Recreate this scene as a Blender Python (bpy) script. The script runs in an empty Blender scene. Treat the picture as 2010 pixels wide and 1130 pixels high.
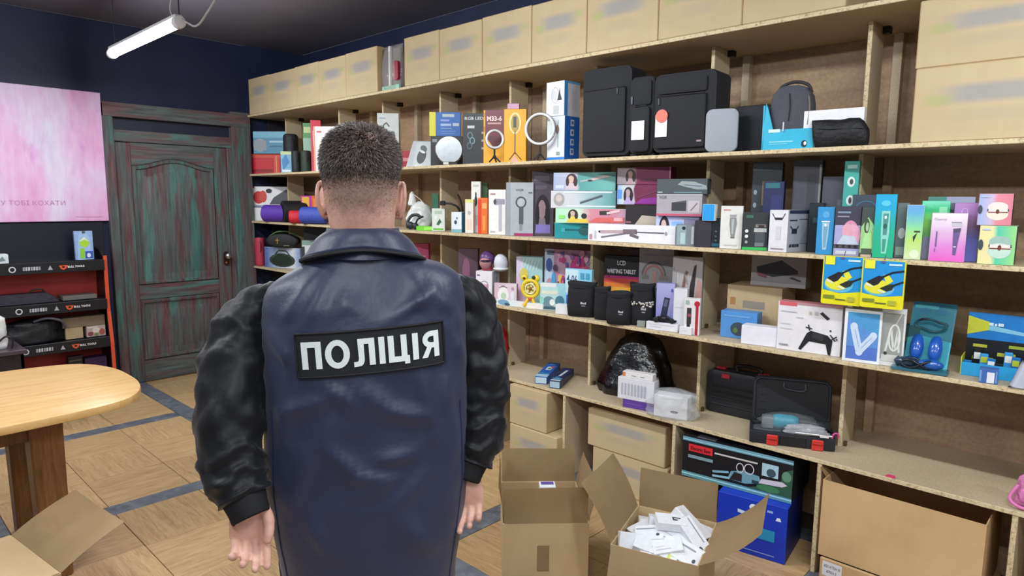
import bpy, bmesh, math, random
from math import sin, cos, pi, radians, sqrt, atan2, exp, tan
from mathutils import Vector, Matrix, noise as mnoise, geometry as mgeo
random.seed(7)
S = bpy.context.scene
COL = S.collection
# ------------------------------------------------------------------ camera
FPX, CAMH = 1302.0, 1.6
YAW, PIT, ROL = radians(43.68), radians(-7.54), radians(0.45)
_cy, _sy, _cp, _sp = cos(YAW), sin(YAW), cos(PIT), sin(PIT)
FW = Vector((-_sy*_cp, _cy*_cp, _sp)); _r = Vector((_cy, _sy, 0)); _u = _r.cross(FW)
RT = cos(ROL)*_r + sin(ROL)*_u; UP = -sin(ROL)*_r + cos(ROL)*_u
CP = Vector((0, 0, CAMH))
cam_d = bpy.data.cameras.new('camera'); cam = bpy.data.objects.new('camera', cam_d); COL.objects.link(cam)
cam_d.sensor_width = 36; cam_d.lens = 36*FPX/2010; cam_d.clip_start = 0.05; cam_d.clip_end = 60
cam.matrix_world = Matrix(((RT.x, UP.x, -FW.x, 0), (RT.y, UP.y, -FW.y, 0), (RT.z, UP.z, -FW.z, CAMH), (0, 0, 0, 1)))
S.camera = cam
# ------------------------------------------------------------------ world, light, exposure
W = bpy.data.worlds.new('world'); S.world = W; W.use_nodes = True
bg = W.node_tree.nodes['Background']; bg.inputs[0].default_value = (0.80, 0.88, 1.0, 1); bg.inputs[1].default_value = 0.26
S.view_settings.view_transform = 'Standard'; S.view_settings.look = 'None'
S.view_settings.exposure = 0.3; S.view_settings.gamma = 1.0; S.view_settings.use_curve_mapping = False
LAMP_POWER = 19.0
def tube_light(x, y, z, p=LAMP_POWER):
    """a bare tube along x: it shines down, to both sides and, past its housing, a little upwards"""
    for k, (rx, f, dy, dz) in enumerate(((0, 1.0, 0, -.03), (pi/2, .5, .03, 0), (-pi/2, .5, -.03, 0), (pi, .6, 0, .06))):
        d = bpy.data.lights.new('tube_light', 'AREA'); d.shape = 'RECTANGLE'; d.size = 1.15; d.size_y = 0.05
        d.energy = p*f; d.color = (0.95, 0.985, 1.0)
        o = bpy.data.objects.new('tube_light', d); COL.objects.link(o); o.location = (x, y+dy, z+dz); o.rotation_euler = (rx, 0, 0)
# rows of hanging tubes: one row above the aisle (its left-hand tube is in view), one behind the camera
for _x in (-2.35, 0.05, 2.3): tube_light(_x, 1.55, 2.6)
for _x in (-4.78, -2.35, 0.05, 2.3): tube_light(_x, -0.3, 2.6)
tube_light(-4.78, 1.55, 2.555)

def _col(px, Y, z):
    a = (CP.y*0)                                   # camera stands at x=y=0
    q = (px-1005)/FPX; n = RT - q*FW
    return -(n.y*Y + n.z*(z-CAMH))/n.x
def colX(px, Y, z): return _col(px, Y, z)          # x of the point (x,Y,z) seen in image column px
def rayd(x, y): return FW + RT*((x-1005)/FPX) - UP*((y-565)/FPX)
def atY(x, y, Y): d = rayd(x, y); return CP + d*(Y/d.y)
def atZ(x, y, Z): d = rayd(x, y); return CP + d*((Z-CAMH)/d.z)
def atX(x, y, X): d = rayd(x, y); return CP + d*(X/d.x)
def heightAt(x, Y, py):                             # z of the point above (x,Y) seen in image row py
    q = (565-py)/FPX; n = UP - q*FW
    return CAMH - (n.x*x + n.y*Y)/n.z
# ------------------------------------------------------------------ materials (all node based)
def lin(h):
    if isinstance(h, str):
        h = h.lstrip('#'); c = [int(h[i:i+2], 16)/255 for i in (0, 2, 4)]
    else: c = h
    return tuple(((v/12.92) if v <= .04045 else ((v+.055)/1.055)**2.4) for v in c)
_mc = {}
def M(h, rough=.55, noise=.08, scale=40, bump=0, bscale=None, metal=0, alpha=1, trans=0, emit=0, coat=0, spec=.5, name=None, stretch=None, sheen=0):
    key = (h, rough, noise, scale, bump, bscale, metal, alpha, trans, emit, coat, spec, stretch, sheen)
    if key in _mc: return _mc[key]
    m = bpy.data.materials.new(name or 'surface'); m.use_nodes = True; nt = m.node_tree; N = nt.nodes; L = nt.links
    b = N['Principled BSDF']; c = lin(h)
    b.inputs['Base Color'].default_value = (*c, 1); b.inputs['Roughness'].default_value = rough
    b.inputs['Metallic'].default_value = metal; b.inputs['Specular IOR Level'].default_value = spec
    b.inputs['Coat Weight'].default_value = coat; b.inputs['Sheen Weight'].default_value = sheen
    tc = N.new('ShaderNodeTexCoord'); mp = N.new('ShaderNodeMapping'); L.new(tc.outputs['Object'], mp.inputs[0])
    if stretch: mp.inputs['Scale'].default_value = stretch
    if noise:
        t = N.new('ShaderNodeTexNoise'); t.inputs['Scale'].default_value = scale; t.inputs['Detail'].default_value = 4
        L.new(mp.outputs[0], t.inputs['Vector'])
        r = N.new('ShaderNodeMapRange'); r.inputs[1].default_value = .3; r.inputs[2].default_value = .7
        r.inputs[3].default_value = 1-noise; r.inputs[4].default_value = 1+noise; L.new(t.outputs[0], r.inputs[0])
        mx = N.new('ShaderNodeMix'); mx.data_type = 'RGBA'; mx.blend_type = 'MULTIPLY'; mx.inputs[0].default_value = 1
        mx.inputs[6].default_value = (*c, 1); L.new(r.outputs[0], mx.inputs[7]); L.new(mx.outputs[2], b.inputs['Base Color'])
    if bump:
        t2 = N.new('ShaderNodeTexNoise'); t2.inputs['Scale'].default_value = bscale or scale; t2.inputs['Detail'].default_value = 3
        L.new(mp.outputs[0], t2.inputs['Vector']); bp = N.new('ShaderNodeBump'); bp.inputs['Strength'].default_value = bump
        bp.inputs['Distance'].default_value = .01; L.new(t2.outputs[0], bp.inputs['Height']); L.new(bp.outputs[0], b.inputs['Normal'])
    if alpha < 1: b.inputs['Alpha'].default_value = alpha
    if trans: b.inputs['Transmission Weight'].default_value = trans; b.inputs['IOR'].default_value = 1.2
    if emit: b.inputs['Emission Color'].default_value = (*c, 1); b.inputs['Emission Strength'].default_value = emit
    _mc[key] = m; return m
def node_mat(name, rough=.5, spec=.5):
    m = bpy.data.materials.new(name); m.use_nodes = True; nt = m.node_tree
    b = nt.nodes['Principled BSDF']; b.inputs['Roughness'].default_value = rough; b.inputs['Specular IOR Level'].default_value = spec
    tc = nt.nodes.new('ShaderNodeTexCoord')
    return m, nt, b, tc
def ramp(nt, stops, inp):
    r = nt.nodes.new('ShaderNodeValToRGB'); e = r.color_ramp.elements
    while len(e) < len(stops): e.new(.5)
    for k, (p, c) in enumerate(stops): e[k].position = p; e[k].color = (*lin(c), 1)
    nt.links.new(inp, r.inputs[0]); return r.outputs[0]
def tnoise(nt, vec, scale, detail=4, stretch=None, dist=0, rough=.5):
    if stretch:
        mp = nt.nodes.new('ShaderNodeMapping'); mp.inputs['Scale'].default_value = stretch; nt.links.new(vec, mp.inputs[0]); vec = mp.outputs[0]
    t = nt.nodes.new('ShaderNodeTexNoise'); t.inputs['Scale'].default_value = scale; t.inputs['Detail'].default_value = detail
    t.inputs['Distortion'].default_value = dist; t.inputs['Roughness'].default_value = rough
    nt.links.new(vec, t.inputs['Vector']); return t.outputs[0]
def mixc(nt, fac, a, b, mode='MIX'):
    x = nt.nodes.new('ShaderNodeMix'); x.data_type = 'RGBA'; x.blend_type = mode
    for i, v in ((0, fac), (6, a), (7, b)):
        if isinstance(v, (int, float)): x.inputs[i].default_value = v if i == 0 else (v, v, v, 1)
        elif isinstance(v, (str, tuple)): x.inputs[i].default_value = (*lin(v), 1)
        else: nt.links.new(v, x.inputs[i])
    return x.outputs[2]
def bump(nt, b, h, s=.3, d=.01):
    p = nt.nodes.new('ShaderNodeBump'); p.inputs['Strength'].default_value = s; p.inputs['Distance'].default_value = d
    nt.links.new(h, p.inputs['Height']); nt.links.new(p.outputs[0], b.inputs['Normal'])
def chipboard(name, edge=False):
    m, nt, b, tc = node_mat(name, .6, .3); v = tc.outputs['Object']
    n1 = tnoise(nt, v, 2.2, 3); n2 = tnoise(nt, v, 130 if not edge else 85, 2, rough=.7)
    if edge: base = ramp(nt, [(.3, '#a18d6c'), (.45, '#c9b791'), (.6, '#d8c8a4'), (.75, '#b7a27a')], n2)
    else:
        base = ramp(nt, [(.3, '#b0a084'), (.5, '#bcac90'), (.75, '#c6b79b')], n1)
        base = mixc(nt, .35, base, ramp(nt, [(.3, '#978668'), (.5, '#c2b292'), (.7, '#d6c8ac')], n2))
    nt.links.new(base, b.inputs['Base Color']); bump(nt, b, n2, .15, .002); return m
CHIP, CHIPE = chipboard('chipboard'), chipboard('chipboard_edge', True)
def fibre():
    m, nt, b, tc = node_mat('fibreboard', .55, .3); v = tc.outputs['Object']
    n = tnoise(nt, v, 3, 6, (1, 1, 6), .6); n2 = tnoise(nt, v, 60, 2)
    c = ramp(nt, [(.25, '#94795f'), (.5, '#a68a6c'), (.75, '#b79a7a')], n)
    nt.links.new(mixc(nt, .2, c, ramp(nt, [(.35, '#85694f'), (.65, '#c2a88a')], n2)), b.inputs['Base Color']); return m
FIBRE = fibre()
def card(name, c1, c2, logo=False):
    m, nt, b, tc = node_mat(name, .75, .2); v = tc.outputs['Object']
    n = tnoise(nt, v, 4, 4); n2 = tnoise(nt, v, 60, 2, (1, 1, .15))
    c = mixc(nt, .12, ramp(nt, [(.3, c1), (.7, c2)], n), ramp(nt, [(.3, c1), (.7, c2)], n2))
    if logo:                                         # soft printed marks, illegible, on the front (uv 0..1)
        sep = nt.nodes.new('ShaderNodeSeparateXYZ'); nt.links.new(tc.outputs['UV'], sep.inputs[0])
        def blob(cx, cy, rx, ry, f=.8):
            out = []
            for k, (cc, rr) in enumerate(((cx, rx), (cy, ry))):
                a = nt.nodes.new('ShaderNodeMath'); a.operation = 'SUBTRACT'; nt.links.new(sep.outputs[k], a.inputs[0]); a.inputs[1].default_value = cc
                d = nt.nodes.new('ShaderNodeMath'); d.operation = 'ABSOLUTE'; nt.links.new(a.outputs[0], d.inputs[0])
                r = nt.nodes.new('ShaderNodeMapRange'); r.interpolation_type = 'SMOOTHSTEP'; r.inputs[1].default_value = rr*.35; r.inputs[2].default_value = rr; r.inputs[3].default_value = 1; r.inputs[4].default_value = 0
                nt.links.new(d.outputs[0], r.inputs[0]); out.append(r.outputs[0])
            p = nt.nodes.new('ShaderNodeMath'); p.operation = 'MULTIPLY'; nt.links.new(out[0], p.inputs[0]); nt.links.new(out[1], p.inputs[1])
            q = nt.nodes.new('ShaderNodeMath'); q.operation = 'MULTIPLY'; nt.links.new(p.outputs[0], q.inputs[0]); q.inputs[1].default_value = f
            return q.outputs[0]
        c = mixc(nt, blob(.5, .62, .42, .17, .6), c, '#8792a2'); c = mixc(nt, blob(.16, .55, .12, .1, .55), c, '#a5b070')
        c = mixc(nt, blob(.86, .68, .1, .08, .5), c, '#a8b478'); c = mixc(nt, blob(.5, .34, .3, .12, .3), c, '#a79c8c')
    nt.links.new(c, b.inputs['Base Color']); return m
CARD = card('cardboard', '#b89f78', '#cbb28a'); CARDIN = card('cardboard_inside', '#b09a76', '#c2ac88'); CARDLOGO = card('printed_cardboard', '#bca885', '#cbb892', True)
CARDW = card('warm_cardboard', '#bf9d71', '#d0b084')
def grad(stops, axis='v', rough=.4, blotch=.15):
    """printed colour gradient across the front of a pack (uv), with a little blotch"""
    m, nt, b, tc = node_mat('printed_gradient', rough, .5)
    sep = nt.nodes.new('ShaderNodeSeparateXYZ'); nt.links.new(tc.outputs['UV'], sep.inputs[0])
    n = tnoise(nt, tc.outputs['Object'], 25, 3)
    a = nt.nodes.new('ShaderNodeMath'); a.operation = 'MULTIPLY_ADD'; nt.links.new(n, a.inputs[0]); a.inputs[1].default_value = blotch
    nt.links.new(sep.outputs[0 if axis == 'u' else 1], a.inputs[2])
    s = nt.nodes.new('ShaderNodeMath'); s.operation = 'SUBTRACT'; nt.links.new(a.outputs[0], s.inputs[0]); s.inputs[1].default_value = blotch/2
    nt.links.new(ramp(nt, stops, s.outputs[0]), b.inputs['Base Color']); return m
# ------------------------------------------------------------------ mesh helpers
def link(name, me, parent=None, loc=None, rz=None):
    o = bpy.data.objects.new(name, me); COL.objects.link(o)
    if parent: o.parent = parent
    if loc is not None: o.location = loc
    if rz is not None: o.rotation_euler = (0, 0, rz)
    return o
def tag(o, label=None, cat=None, group=None, kind=None):
    if label: o['label'] = label
    if cat: o['category'] = cat
    if group: o['group'] = group
    if kind: o['kind'] = kind
    return o
def thing(name, label, cat, loc=(0, 0, 0), rz=0, group=None):
    o = bpy.data.objects.new(name, None); COL.objects.link(o); o.location = loc; o.rotation_euler = (0, 0, rz); o.empty_display_size = .05
    return tag(o, label, cat, group)
def mesh_of(bm, mats, smooth=False, angle=None):
    me = bpy.data.meshes.new('mesh'); bm.normal_update(); bm.to_mesh(me); bm.free()
    for m in (mats if isinstance(mats, (list, tuple)) else [mats]): me.materials.append(m)
    if smooth: me.polygons.foreach_set('use_smooth', [True]*len(me.polygons))
    if angle:
        me.polygons.foreach_set('use_smooth', [True]*len(me.polygons)); me.set_sharp_from_angle(angle=radians(angle))
    return me
def box_bm(x0, y0, z0, x1, y1, z1, bev=0, seg=1, bm=None):
    b2 = bmesh.new(); r = bmesh.ops.create_cube(b2, size=1)
    for v in b2.verts: v.co = Vector((x0+(v.co.x+.5)*(x1-x0), y0+(v.co.y+.5)*(y1-y0), z0+(v.co.z+.5)*(z1-z0)))
    if bev: bmesh.ops.bevel(b2, geom=b2.edges[:]+b2.verts[:], offset=bev, segments=seg, affect='EDGES', profile=.6, clamp_overlap=True)
    if bm is None: return b2
    return merge(bm, b2)
def merge(bm, b2, mi=None, mat=None):
    vm = {}
    for v in b2.verts: vm[v] = bm.verts.new(mat @ v.co if mat else v.co)
    for f in b2.faces:
        try:
            nf = bm.faces.new([vm[v] for v in f.verts]); nf.material_index = f.material_index if mi is None else mi; nf.smooth = f.smooth
        except ValueError: pass
    b2.free(); return bm
def box(name, parent, x0, y0, z0, x1, y1, z1, mat, bev=0, seg=1):
    return link(name, mesh_of(box_bm(x0, y0, z0, x1, y1, z1, bev, seg), mat, angle=40 if seg > 1 else None), parent)
def tube_bm(pts, rad, n=10, closed=False, caps=True, flat=1.0, up=None, bm=None):
    """tube along points; rad a number or list; flat squashes one axis"""
    bm = bm or bmesh.new(); P = [Vector(p) for p in pts]; k = len(P)
    R = rad if isinstance(rad, list) else [rad]*k
    rings = []; ref = Vector(up) if up else None
    for i, p in enumerate(P):
        if closed: t = P[(i+1) % k]-P[i-1]
        else: t = (P[min(i+1, k-1)]-P[max(i-1, 0)])
        t.normalize()
        if ref is None: ref = Vector((0, 0, 1)) if abs(t.z) < .9 else Vector((1, 0, 0))
        a = ref - t*ref.dot(t)
        if a.length < 1e-4: a = t.orthogonal()
        a.normalize(); b = t.cross(a)
        if not up: ref = a
        r = R[i]; ra, rb = (r if isinstance(r, (tuple, list)) else (r, r*flat))
        rings.append([bm.verts.new(p + a*(ra*cos(2*pi*j/n)) + b*(rb*sin(2*pi*j/n))) for j in range(n)])
    m = k if closed else k-1
    for i in range(m):
        A, B = rings[i], rings[(i+1) % k]
        for j in range(n): bm.faces.new((A[j], A[(j+1) % n], B[(j+1) % n], B[j]))
    if caps and not closed:
        bm.faces.new(rings[0][::-1]); bm.faces.new(rings[-1])
    return bm
def tube(name, parent, pts, rad, mat, n=10, **k):
    return link(name, mesh_of(tube_bm(pts, rad, n, **k), mat, angle=50), parent)
def lathe_bm(prof, n=24, axis='z', bm=None):
    bm = bm or bmesh.new(); rings = []
    for r, z in prof:
        ring = []
        for j in range(n):
            a = 2*pi*j/n; c, s = r*cos(a), r*sin(a)
            ring.append(bm.verts.new({'z': (c, s, z), 'x': (z, c, s), 'y': (s, z, c)}[axis]))
        rings.append(ring)
    for A, B in zip(rings, rings[1:]):
        for j in range(n): bm.faces.new((A[j], A[(j+1) % n], B[(j+1) % n], B[j]))
    if prof[0][0] > 1e-5: bm.faces.new(rings[0][::-1])
    if prof[-1][0] > 1e-5: bm.faces.new(rings[-1])
    bmesh.ops.remove_doubles(bm, verts=bm.verts[:], dist=1e-6)
    return bm
def prism_bm(poly, d0, d1, plane='xz', bm=None):
    """polygon in a plane extruded between d0 and d1 along the third axis"""
    bm = bm or bmesh.new()
    f = {'xz': lambda u, v, d: (u, d, v), 'xy': lambda u, v, d: (u, v, d), 'yz': lambda u, v, d: (d, u, v)}[plane]
    A = [bm.verts.new(f(u, v, d0)) for u, v in poly]; B = [bm.verts.new(f(u, v, d1)) for u, v in poly]
    n = len(poly)
    bm.faces.new(A[::-1]); bm.faces.new(B)
    for i in range(n): bm.faces.new((A[i], A[(i+1) % n], B[(i+1) % n], B[i]))
    bmesh.ops.recalc_face_normals(bm, faces=bm.faces[:]); return bm
def rrect(x0, z0, x1, z1, r, k=5):
    P = []
    for cx, cz, a0 in ((x1-r, z0+r, -90), (x1-r, z1-r, 0), (x0+r, z1-r, 90), (x0+r, z0+r, 180)):
        for i in range(k+1): a = radians(a0+90*i/k); P.append((cx+r*cos(a), cz+r*sin(a)))
    return P
def loft_bm(rings, caps=True, bm=None, closed=True):
    bm = bm or bmesh.new(); V = [[bm.verts.new(p) for p in r] for r in rings]; n = len(V[0])
    for A, B in zip(V, V[1:]):
        for j in range(n if closed else n-1): bm.faces.new((A[j], A[(j+1) % n], B[(j+1) % n], B[j]))
    if caps: bm.faces.new(V[0][::-1]); bm.faces.new(V[-1])
    return bm
def smooth_line(P, k=6, closed=False):
    P = [Vector(p) for p in P]; n = len(P); out = []
    for i in range(n if closed else n-1):
        a, b = P[i], P[(i+1) % n]; p = P[i-1] if (closed or i) else a; q = P[(i+2) % n] if (closed or i+2 < n) else b
        for j in range(k):
            t = j/k; out.append(.5*((2*a)+(b-p)*t+(2*p-5*a+4*b-q)*t*t+(3*a-p-3*b+q)*t**3))
    if not closed: out.append(P[-1])
    return out
# ------------------------------------------------------------------ flat print: shapes and lettering on a face
_tx = {}
def text_tris(s, bold=0.0):
    k = (s, bold)
    if k in _tx: return _tx[k]
    cu = bpy.data.curves.new('t', 'FONT'); cu.body = s; cu.size = 1; cu.resolution_u = 2; cu.offset = bold; cu.fill_mode = 'FRONT'
    ob = bpy.data.objects.new('t', cu); me = bpy.data.meshes.new_from_object(ob)
    V = [(v.co.x, v.co.y) for v in me.vertices]; F = [tuple(p.vertices) for p in me.polygons]
    bpy.data.objects.remove(ob); bpy.data.meshes.remove(me); bpy.data.curves.remove(cu)
    if V:
        x0, x1 = min(v[0] for v in V), max(v[0] for v in V); y0, y1 = min(v[1] for v in V), max(v[1] for v in V)
        V = [(v[0]-x0, v[1]-y0) for v in V]; dim = (x1-x0, y1-y0)
    else: dim = (0, 0)
    _tx[k] = (V, F, dim); return _tx[k]
def print_bm(ops, w, h):
    """shapes in 0..1 uv of a w x h face -> bmesh in local (x,z) plane at y=0 going to -y, list of colours"""
    bm = bmesh.new(); cols = []; lay = 0
    def ci(c):
        if c not in cols: cols.append(c)
        return cols.index(c)
    for op in ops:
        lay += 1; y = -.0004 - .00025*lay; k = op[0]
        def face(P, c):
            if len(P) < 3: return
            f = bm.faces.new([bm.verts.new((p[0], y, p[1])) for p in P]); f.material_index = ci(c)
        T = lambda u, v: ((u-.5)*w, v*h)
        if k == 'r': _, a, b, c, d, co = op; face([T(a, b), T(c, b), T(c, d), T(a, d)], co)
        elif k == 'p': face([T(*q) for q in op[1]], op[2])
        elif k == 'e':
            u, v, ru, rv, co = op[1:6]; rot = radians(op[6]) if len(op) > 6 else 0
            face([(T(u, v)[0]+ru*w*cos(t)*cos(rot)-rv*h*sin(t)*sin(rot), T(u, v)[1]+ru*w*cos(t)*sin(rot)+rv*h*sin(t)*cos(rot)) for t in [2*pi*i/18 for i in range(18)]], co)
        elif k == 'o':
            u, v, ru, rv, th, co = op[1:7]; c = T(u, v)
            O = [(c[0]+ru*w*cos(t), c[1]+rv*h*sin(t)) for t in [2*pi*i/20 for i in range(20)]]; I = [(c[0]+(ru*w-th*w)*cos(t), c[1]+(rv*h-th*w)*sin(t)) for t in [2*pi*i/20 for i in range(20)]]
            for i in range(20): face([O[i], O[(i+1) % 20], I[(i+1) % 20], I[i]], co)
        elif k == 'l':
            P = [Vector(T(*q)) for q in op[1]]; wd = op[2]*w/2
            for a, b in zip(P, P[1:]):
                d = (b-a)
                if d.length < 1e-6: continue
                n = Vector((-d.y, d.x)).normalized()*wd; face([a-n, b-n, b+n, a+n], op[3])
        elif k == 't':
            u, v, hh, s, co = op[1:6]; mw = op[6] if len(op) > 6 else None; bold = op[7] if len(op) > 7 else .02
            V, F, dim = text_tris(s, bold); sy = hh*h/max(dim[1], 1e-6); sx = sy
            if mw: sx = mw*w/max(dim[0], 1e-6)
            c = T(u, v); vs = [bm.verts.new((c[0]+(a-dim[0]/2)*sx, y, c[1]+b*sy)) for a, b in V]
            for f in F:
                try: nf = bm.faces.new([vs[i] for i in f]); nf.material_index = ci(co)
                except ValueError: pass
    for f in bm.faces:
        f.normal_update()
        if f.normal.y > 0: f.normal_flip()
    return bm, cols
def add_print(parent, ops, w, h, y=0, rot=None, loc=None, name='front_print', rough=.4):
    """printed design as children; elements that lie far apart become separate printed parts"""
    bm, cols = print_bm(ops, w, h)
    bm.verts.index_update(); isl = []; seen = set()
    for v in bm.verts:
        if v in seen: continue
        st = [v]; seen.add(v); vs = []
        while st:
            q = st.pop(); vs.append(q)
            for e in q.link_edges:
                o = e.other_vert(q)
                if o not in seen: seen.add(o); st.append(o)
        xs = [q.co.x for q in vs]; zs = [q.co.z for q in vs]
        isl.append([min(xs), min(zs), max(xs), max(zs), set(f for q in vs for f in q.link_faces)])
    n = len(isl); par = list(range(n))
    def fd(i):
        while par[i] != i: i = par[i]
        return i
    sz = [max(a[2]-a[0], a[3]-a[1]) for a in isl]
    for i in range(n):
        for j in range(i):
            a, b = isl[i], isl[j]
            g = sqrt(max(0, a[0]-b[2], b[0]-a[2])**2+max(0, a[1]-b[3], b[1]-a[3])**2)
            if g <= max(.0185, .46*max(sz[i], sz[j])): par[fd(i)] = fd(j)
    groups = {}
    for i in range(n): groups.setdefault(fd(i), []).append(i)
    mats = [(M(c, rough, .05, 50) if isinstance(c, str) else c) for c in cols]; out = None
    for g in groups.values():
        fs = set().union(*[isl[i][4] for i in g]); b2 = bmesh.new(); vm = {}
        used = sorted({f.material_index for f in fs})
        for f in fs:
            for v in f.verts:
                if v not in vm: vm[v] = b2.verts.new(v.co)
            nf = b2.faces.new([vm[v] for v in f.verts]); nf.material_index = used.index(f.material_index)
        o = link(name, mesh_of(b2, [mats[u] for u in used]), parent, loc if loc is not None else (0, y, 0))
        if rot: o.rotation_euler = rot
        out = out or o
    bm.free(); return out
# ------------------------------------------------------------------ room shell
XL, YB, ZC = -6.24, 3.47, 3.0
def paint(name, c1, c2, rough=.6, sc=2.0):
    m, nt, b, tc = node_mat(name, rough, .35); v = tc.outputs['Object']
    nt.links.new(ramp(nt, [(.3, c1), (.7, c2)], tnoise(nt, v, sc, 5)), b.inputs['Base Color'])
    bump(nt, b, tnoise(nt, v, 18, 4), .12, .01); return m
NAVY = paint('navy_wall_paint', '#1a1f38', '#232945', .5); CEILM = paint('dark_ceiling_paint', '#56535c', '#63606a', .5, 1.2)
def wood_tile(name, along):
    m, nt, b, tc = node_mat(name, .33, .4); v = tc.outputs['Object']
    oi = nt.nodes.new('ShaderNodeObjectInfo')
    ad = nt.nodes.new('ShaderNodeVectorMath'); ad.operation = 'ADD'; nt.links.new(v, ad.inputs[0])
    cb = nt.nodes.new('ShaderNodeCombineXYZ'); mu = nt.nodes.new('ShaderNodeMath'); mu.operation = 'MULTIPLY'; mu.inputs[1].default_value = 37
    nt.links.new(oi.outputs['Random'], mu.inputs[0]); nt.links.new(mu.outputs[0], cb.inputs[0]); nt.links.new(mu.outputs[0], cb.inputs[1]); nt.links.new(cb.outputs[0], ad.inputs[1])
    st = (1.2, 14, 1) if along == 'x' else (14, 1.2, 1)
    n = tnoise(nt, ad.outputs[0], 3.2, 6, st, 1.2); n2 = tnoise(nt, ad.outputs[0], 14, 3, st, .3)
    c = ramp(nt, [(.28, '#a5835a'), (.45, '#bb9a6d'), (.6, '#c8a87b'), (.8, '#d5b88b')], n)
    c = mixc(nt, .25, c, ramp(nt, [(.35, '#94734b'), (.65, '#d6ba8e')], n2))
    r = nt.nodes.new('ShaderNodeMapRange'); r.inputs[3].default_value = .86; r.inputs[4].default_value = 1.08; nt.links.new(oi.outputs['Random'], r.inputs[0])
    c = mixc(nt, 1.0, c, r.outputs[0], 'MULTIPLY')
    nt.links.new(c, b.inputs['Base Color']); bump(nt, b, n2, .05, .004); return m
TX, TY = wood_tile('wood_tile_grain_x', 'x'), wood_tile('wood_tile_grain_y', 'y')
def slate():
    m, nt, b, tc = node_mat('grey_strip', .45, .4); v = tc.outputs['Object']
    nt.links.new(ramp(nt, [(.3, '#52565e'), (.5, '#646972'), (.72, '#7a8088')], tnoise(nt, v, 9, 5, None, 1.5)), b.inputs['Base Color']); return m
SLATE = slate()
floor = link('floor', mesh_of(box_bm(XL-.1, -3, -.12, 3.5, YB+.1, -.006), M('#57463a', .8)))
tag(floor, kind='structure')
def floor_piece(name, x0, x1, y0, y1, mat, cache={}):
    k = (round(x1-x0, 3), round(y1-y0, 3), mat.name)
    if k not in cache:
        w, d = (x1-x0)/2-.0015, (y1-y0)/2-.0015; cache[k] = mesh_of(box_bm(-w, -d, -.006, w, d, 0, .0012), mat)
    link(name, cache[k], floor, ((x0+x1)/2, (y0+y1)/2, random.uniform(-.0004, .0004)))
XS = [-6.515, -5.1, -3.715, -2.285, -.87, .54]; YS = [-2.36, -.955, .45, 1.805, 3.2]; HW = .062
for i in range(5):
    for j in range(4):
        xa, xb = max(XS[i]+HW, XL), XS[i+1]-HW; ya, yb = YS[j]+HW, YS[j+1]-HW
        if j == 0 and i > 2: continue
        for a in range(3):
            for b in range(3):
                x0, x1 = XS[i]+HW+(XS[i+1]-XS[i]-2*HW)*a/3, XS[i]+HW+(XS[i+1]-XS[i]-2*HW)*(a+1)/3
                if x1 < XL+.05: continue
                y0, y1 = ya+(yb-ya)*b/3, ya+(yb-ya)*(b+1)/3
                floor_piece('floor_tile', max(x0, XL), x1, y0, y1, TX if (a+b+i) % 2 else TY)
for i, x in enumerate(XS):
    if x < XL: continue
    for j in range(4): floor_piece('floor_strip', x-HW, x+HW, YS[j]+HW, YS[j+1]-HW, SLATE)
for y in YS[1:]:
    for i in range(5): floor_piece('floor_strip', max(XS[i]+HW, XL), XS[i+1]-HW, y-HW, y+HW, SLATE)
    for x in XS[1:]: floor_piece('floor_strip', x-HW, x+HW, y-HW, y+HW, SLATE)
wl = link('wall_left', mesh_of(box_bm(XL-.12, -3, 0, XL, YB+.12, ZC), NAVY)); tag(wl, kind='structure')
wb = link('wall_back', mesh_of(box_bm(XL, YB, 0, 3.5, YB+.12, ZC), NAVY)); tag(wb, kind='structure')
# ceiling: painted boards with a visible joint
ce = link('ceiling', mesh_of(box_bm(XL, -3, ZC+.012, 3.5, YB, ZC+.1), M('#16161c', .9))); tag(ce, kind='structure')
for a, b in ((XL, -4.055), (-4.047, -1.6), (-1.592, 3.5)):
    for c, d in ((-3, .3), (.306, YB)):
        link('ceiling_panel', mesh_of(box_bm(a, c, ZC, b, d, ZC+.012, .002), CEILM), ce)
tag(link('trim_1', mesh_of(box_bm(XL, 2.9, 2.36, XL+.05, YB, ZC), NAVY)), kind='structure')
# ------------------------------------------------------------------ distressed painted door and its frame
def distressed(name, axis='z'):
    m, nt, b, tc = node_mat(name, .5, .3); v = tc.outputs['Object']
    st = {'z': (7, 7, .8), 'y': (7, .8, 7)}[axis]; st2 = {'z': (16, 16, 1.2), 'y': (16, 1.2, 16)}[axis]
    n = tnoise(nt, v, 1.9, 6, st, .3, .6); n2 = tnoise(nt, v, 3.2, 6, st2, .3); n3 = tnoise(nt, v, 2.6, 4, st, .2)
    red = ramp(nt, [(.3, '#52373c'), (.5, '#66464a'), (.7, '#72575a')], n2)
    teal = ramp(nt, [(.3, '#3f6a66'), (.6, '#4d8079'), (.8, '#63948e')], n2)
    grey = ramp(nt, [(.3, '#474c4c'), (.7, '#626868')], n2)
    c = mixc(nt, ramp(nt, [(.36, '#000000'), (.54, '#ffffff')], n3), red, grey)
    f = ramp(nt, [(.545, '#000000'), (.63, '#e0e0e0')], n)
    nt.links.new(mixc(nt, f, c, teal), b.inputs['Base Color']); bump(nt, b, n2, .25, .006); return m
DZ, DY = distressed('distressed_paint'), distressed('distressed_paint_across', 'y')
DRK = M('#20222e', .6)
dr = thing('door_1', None, None, (XL, 0, 0)); tag(dr, kind='structure')
def dbox(n, x0, y0, z0, x1, y1, z1, m, bev=.004, par=None): return box(n, par or dr, x0, y0, z0, x1, y1, z1, m, bev)
dbox('casing', 0, 1.675, 0, .07, 1.745, 2.36, DZ); dbox('casing', 0, 2.715, 0, .07, 2.895, 2.385, DZ)
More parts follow.
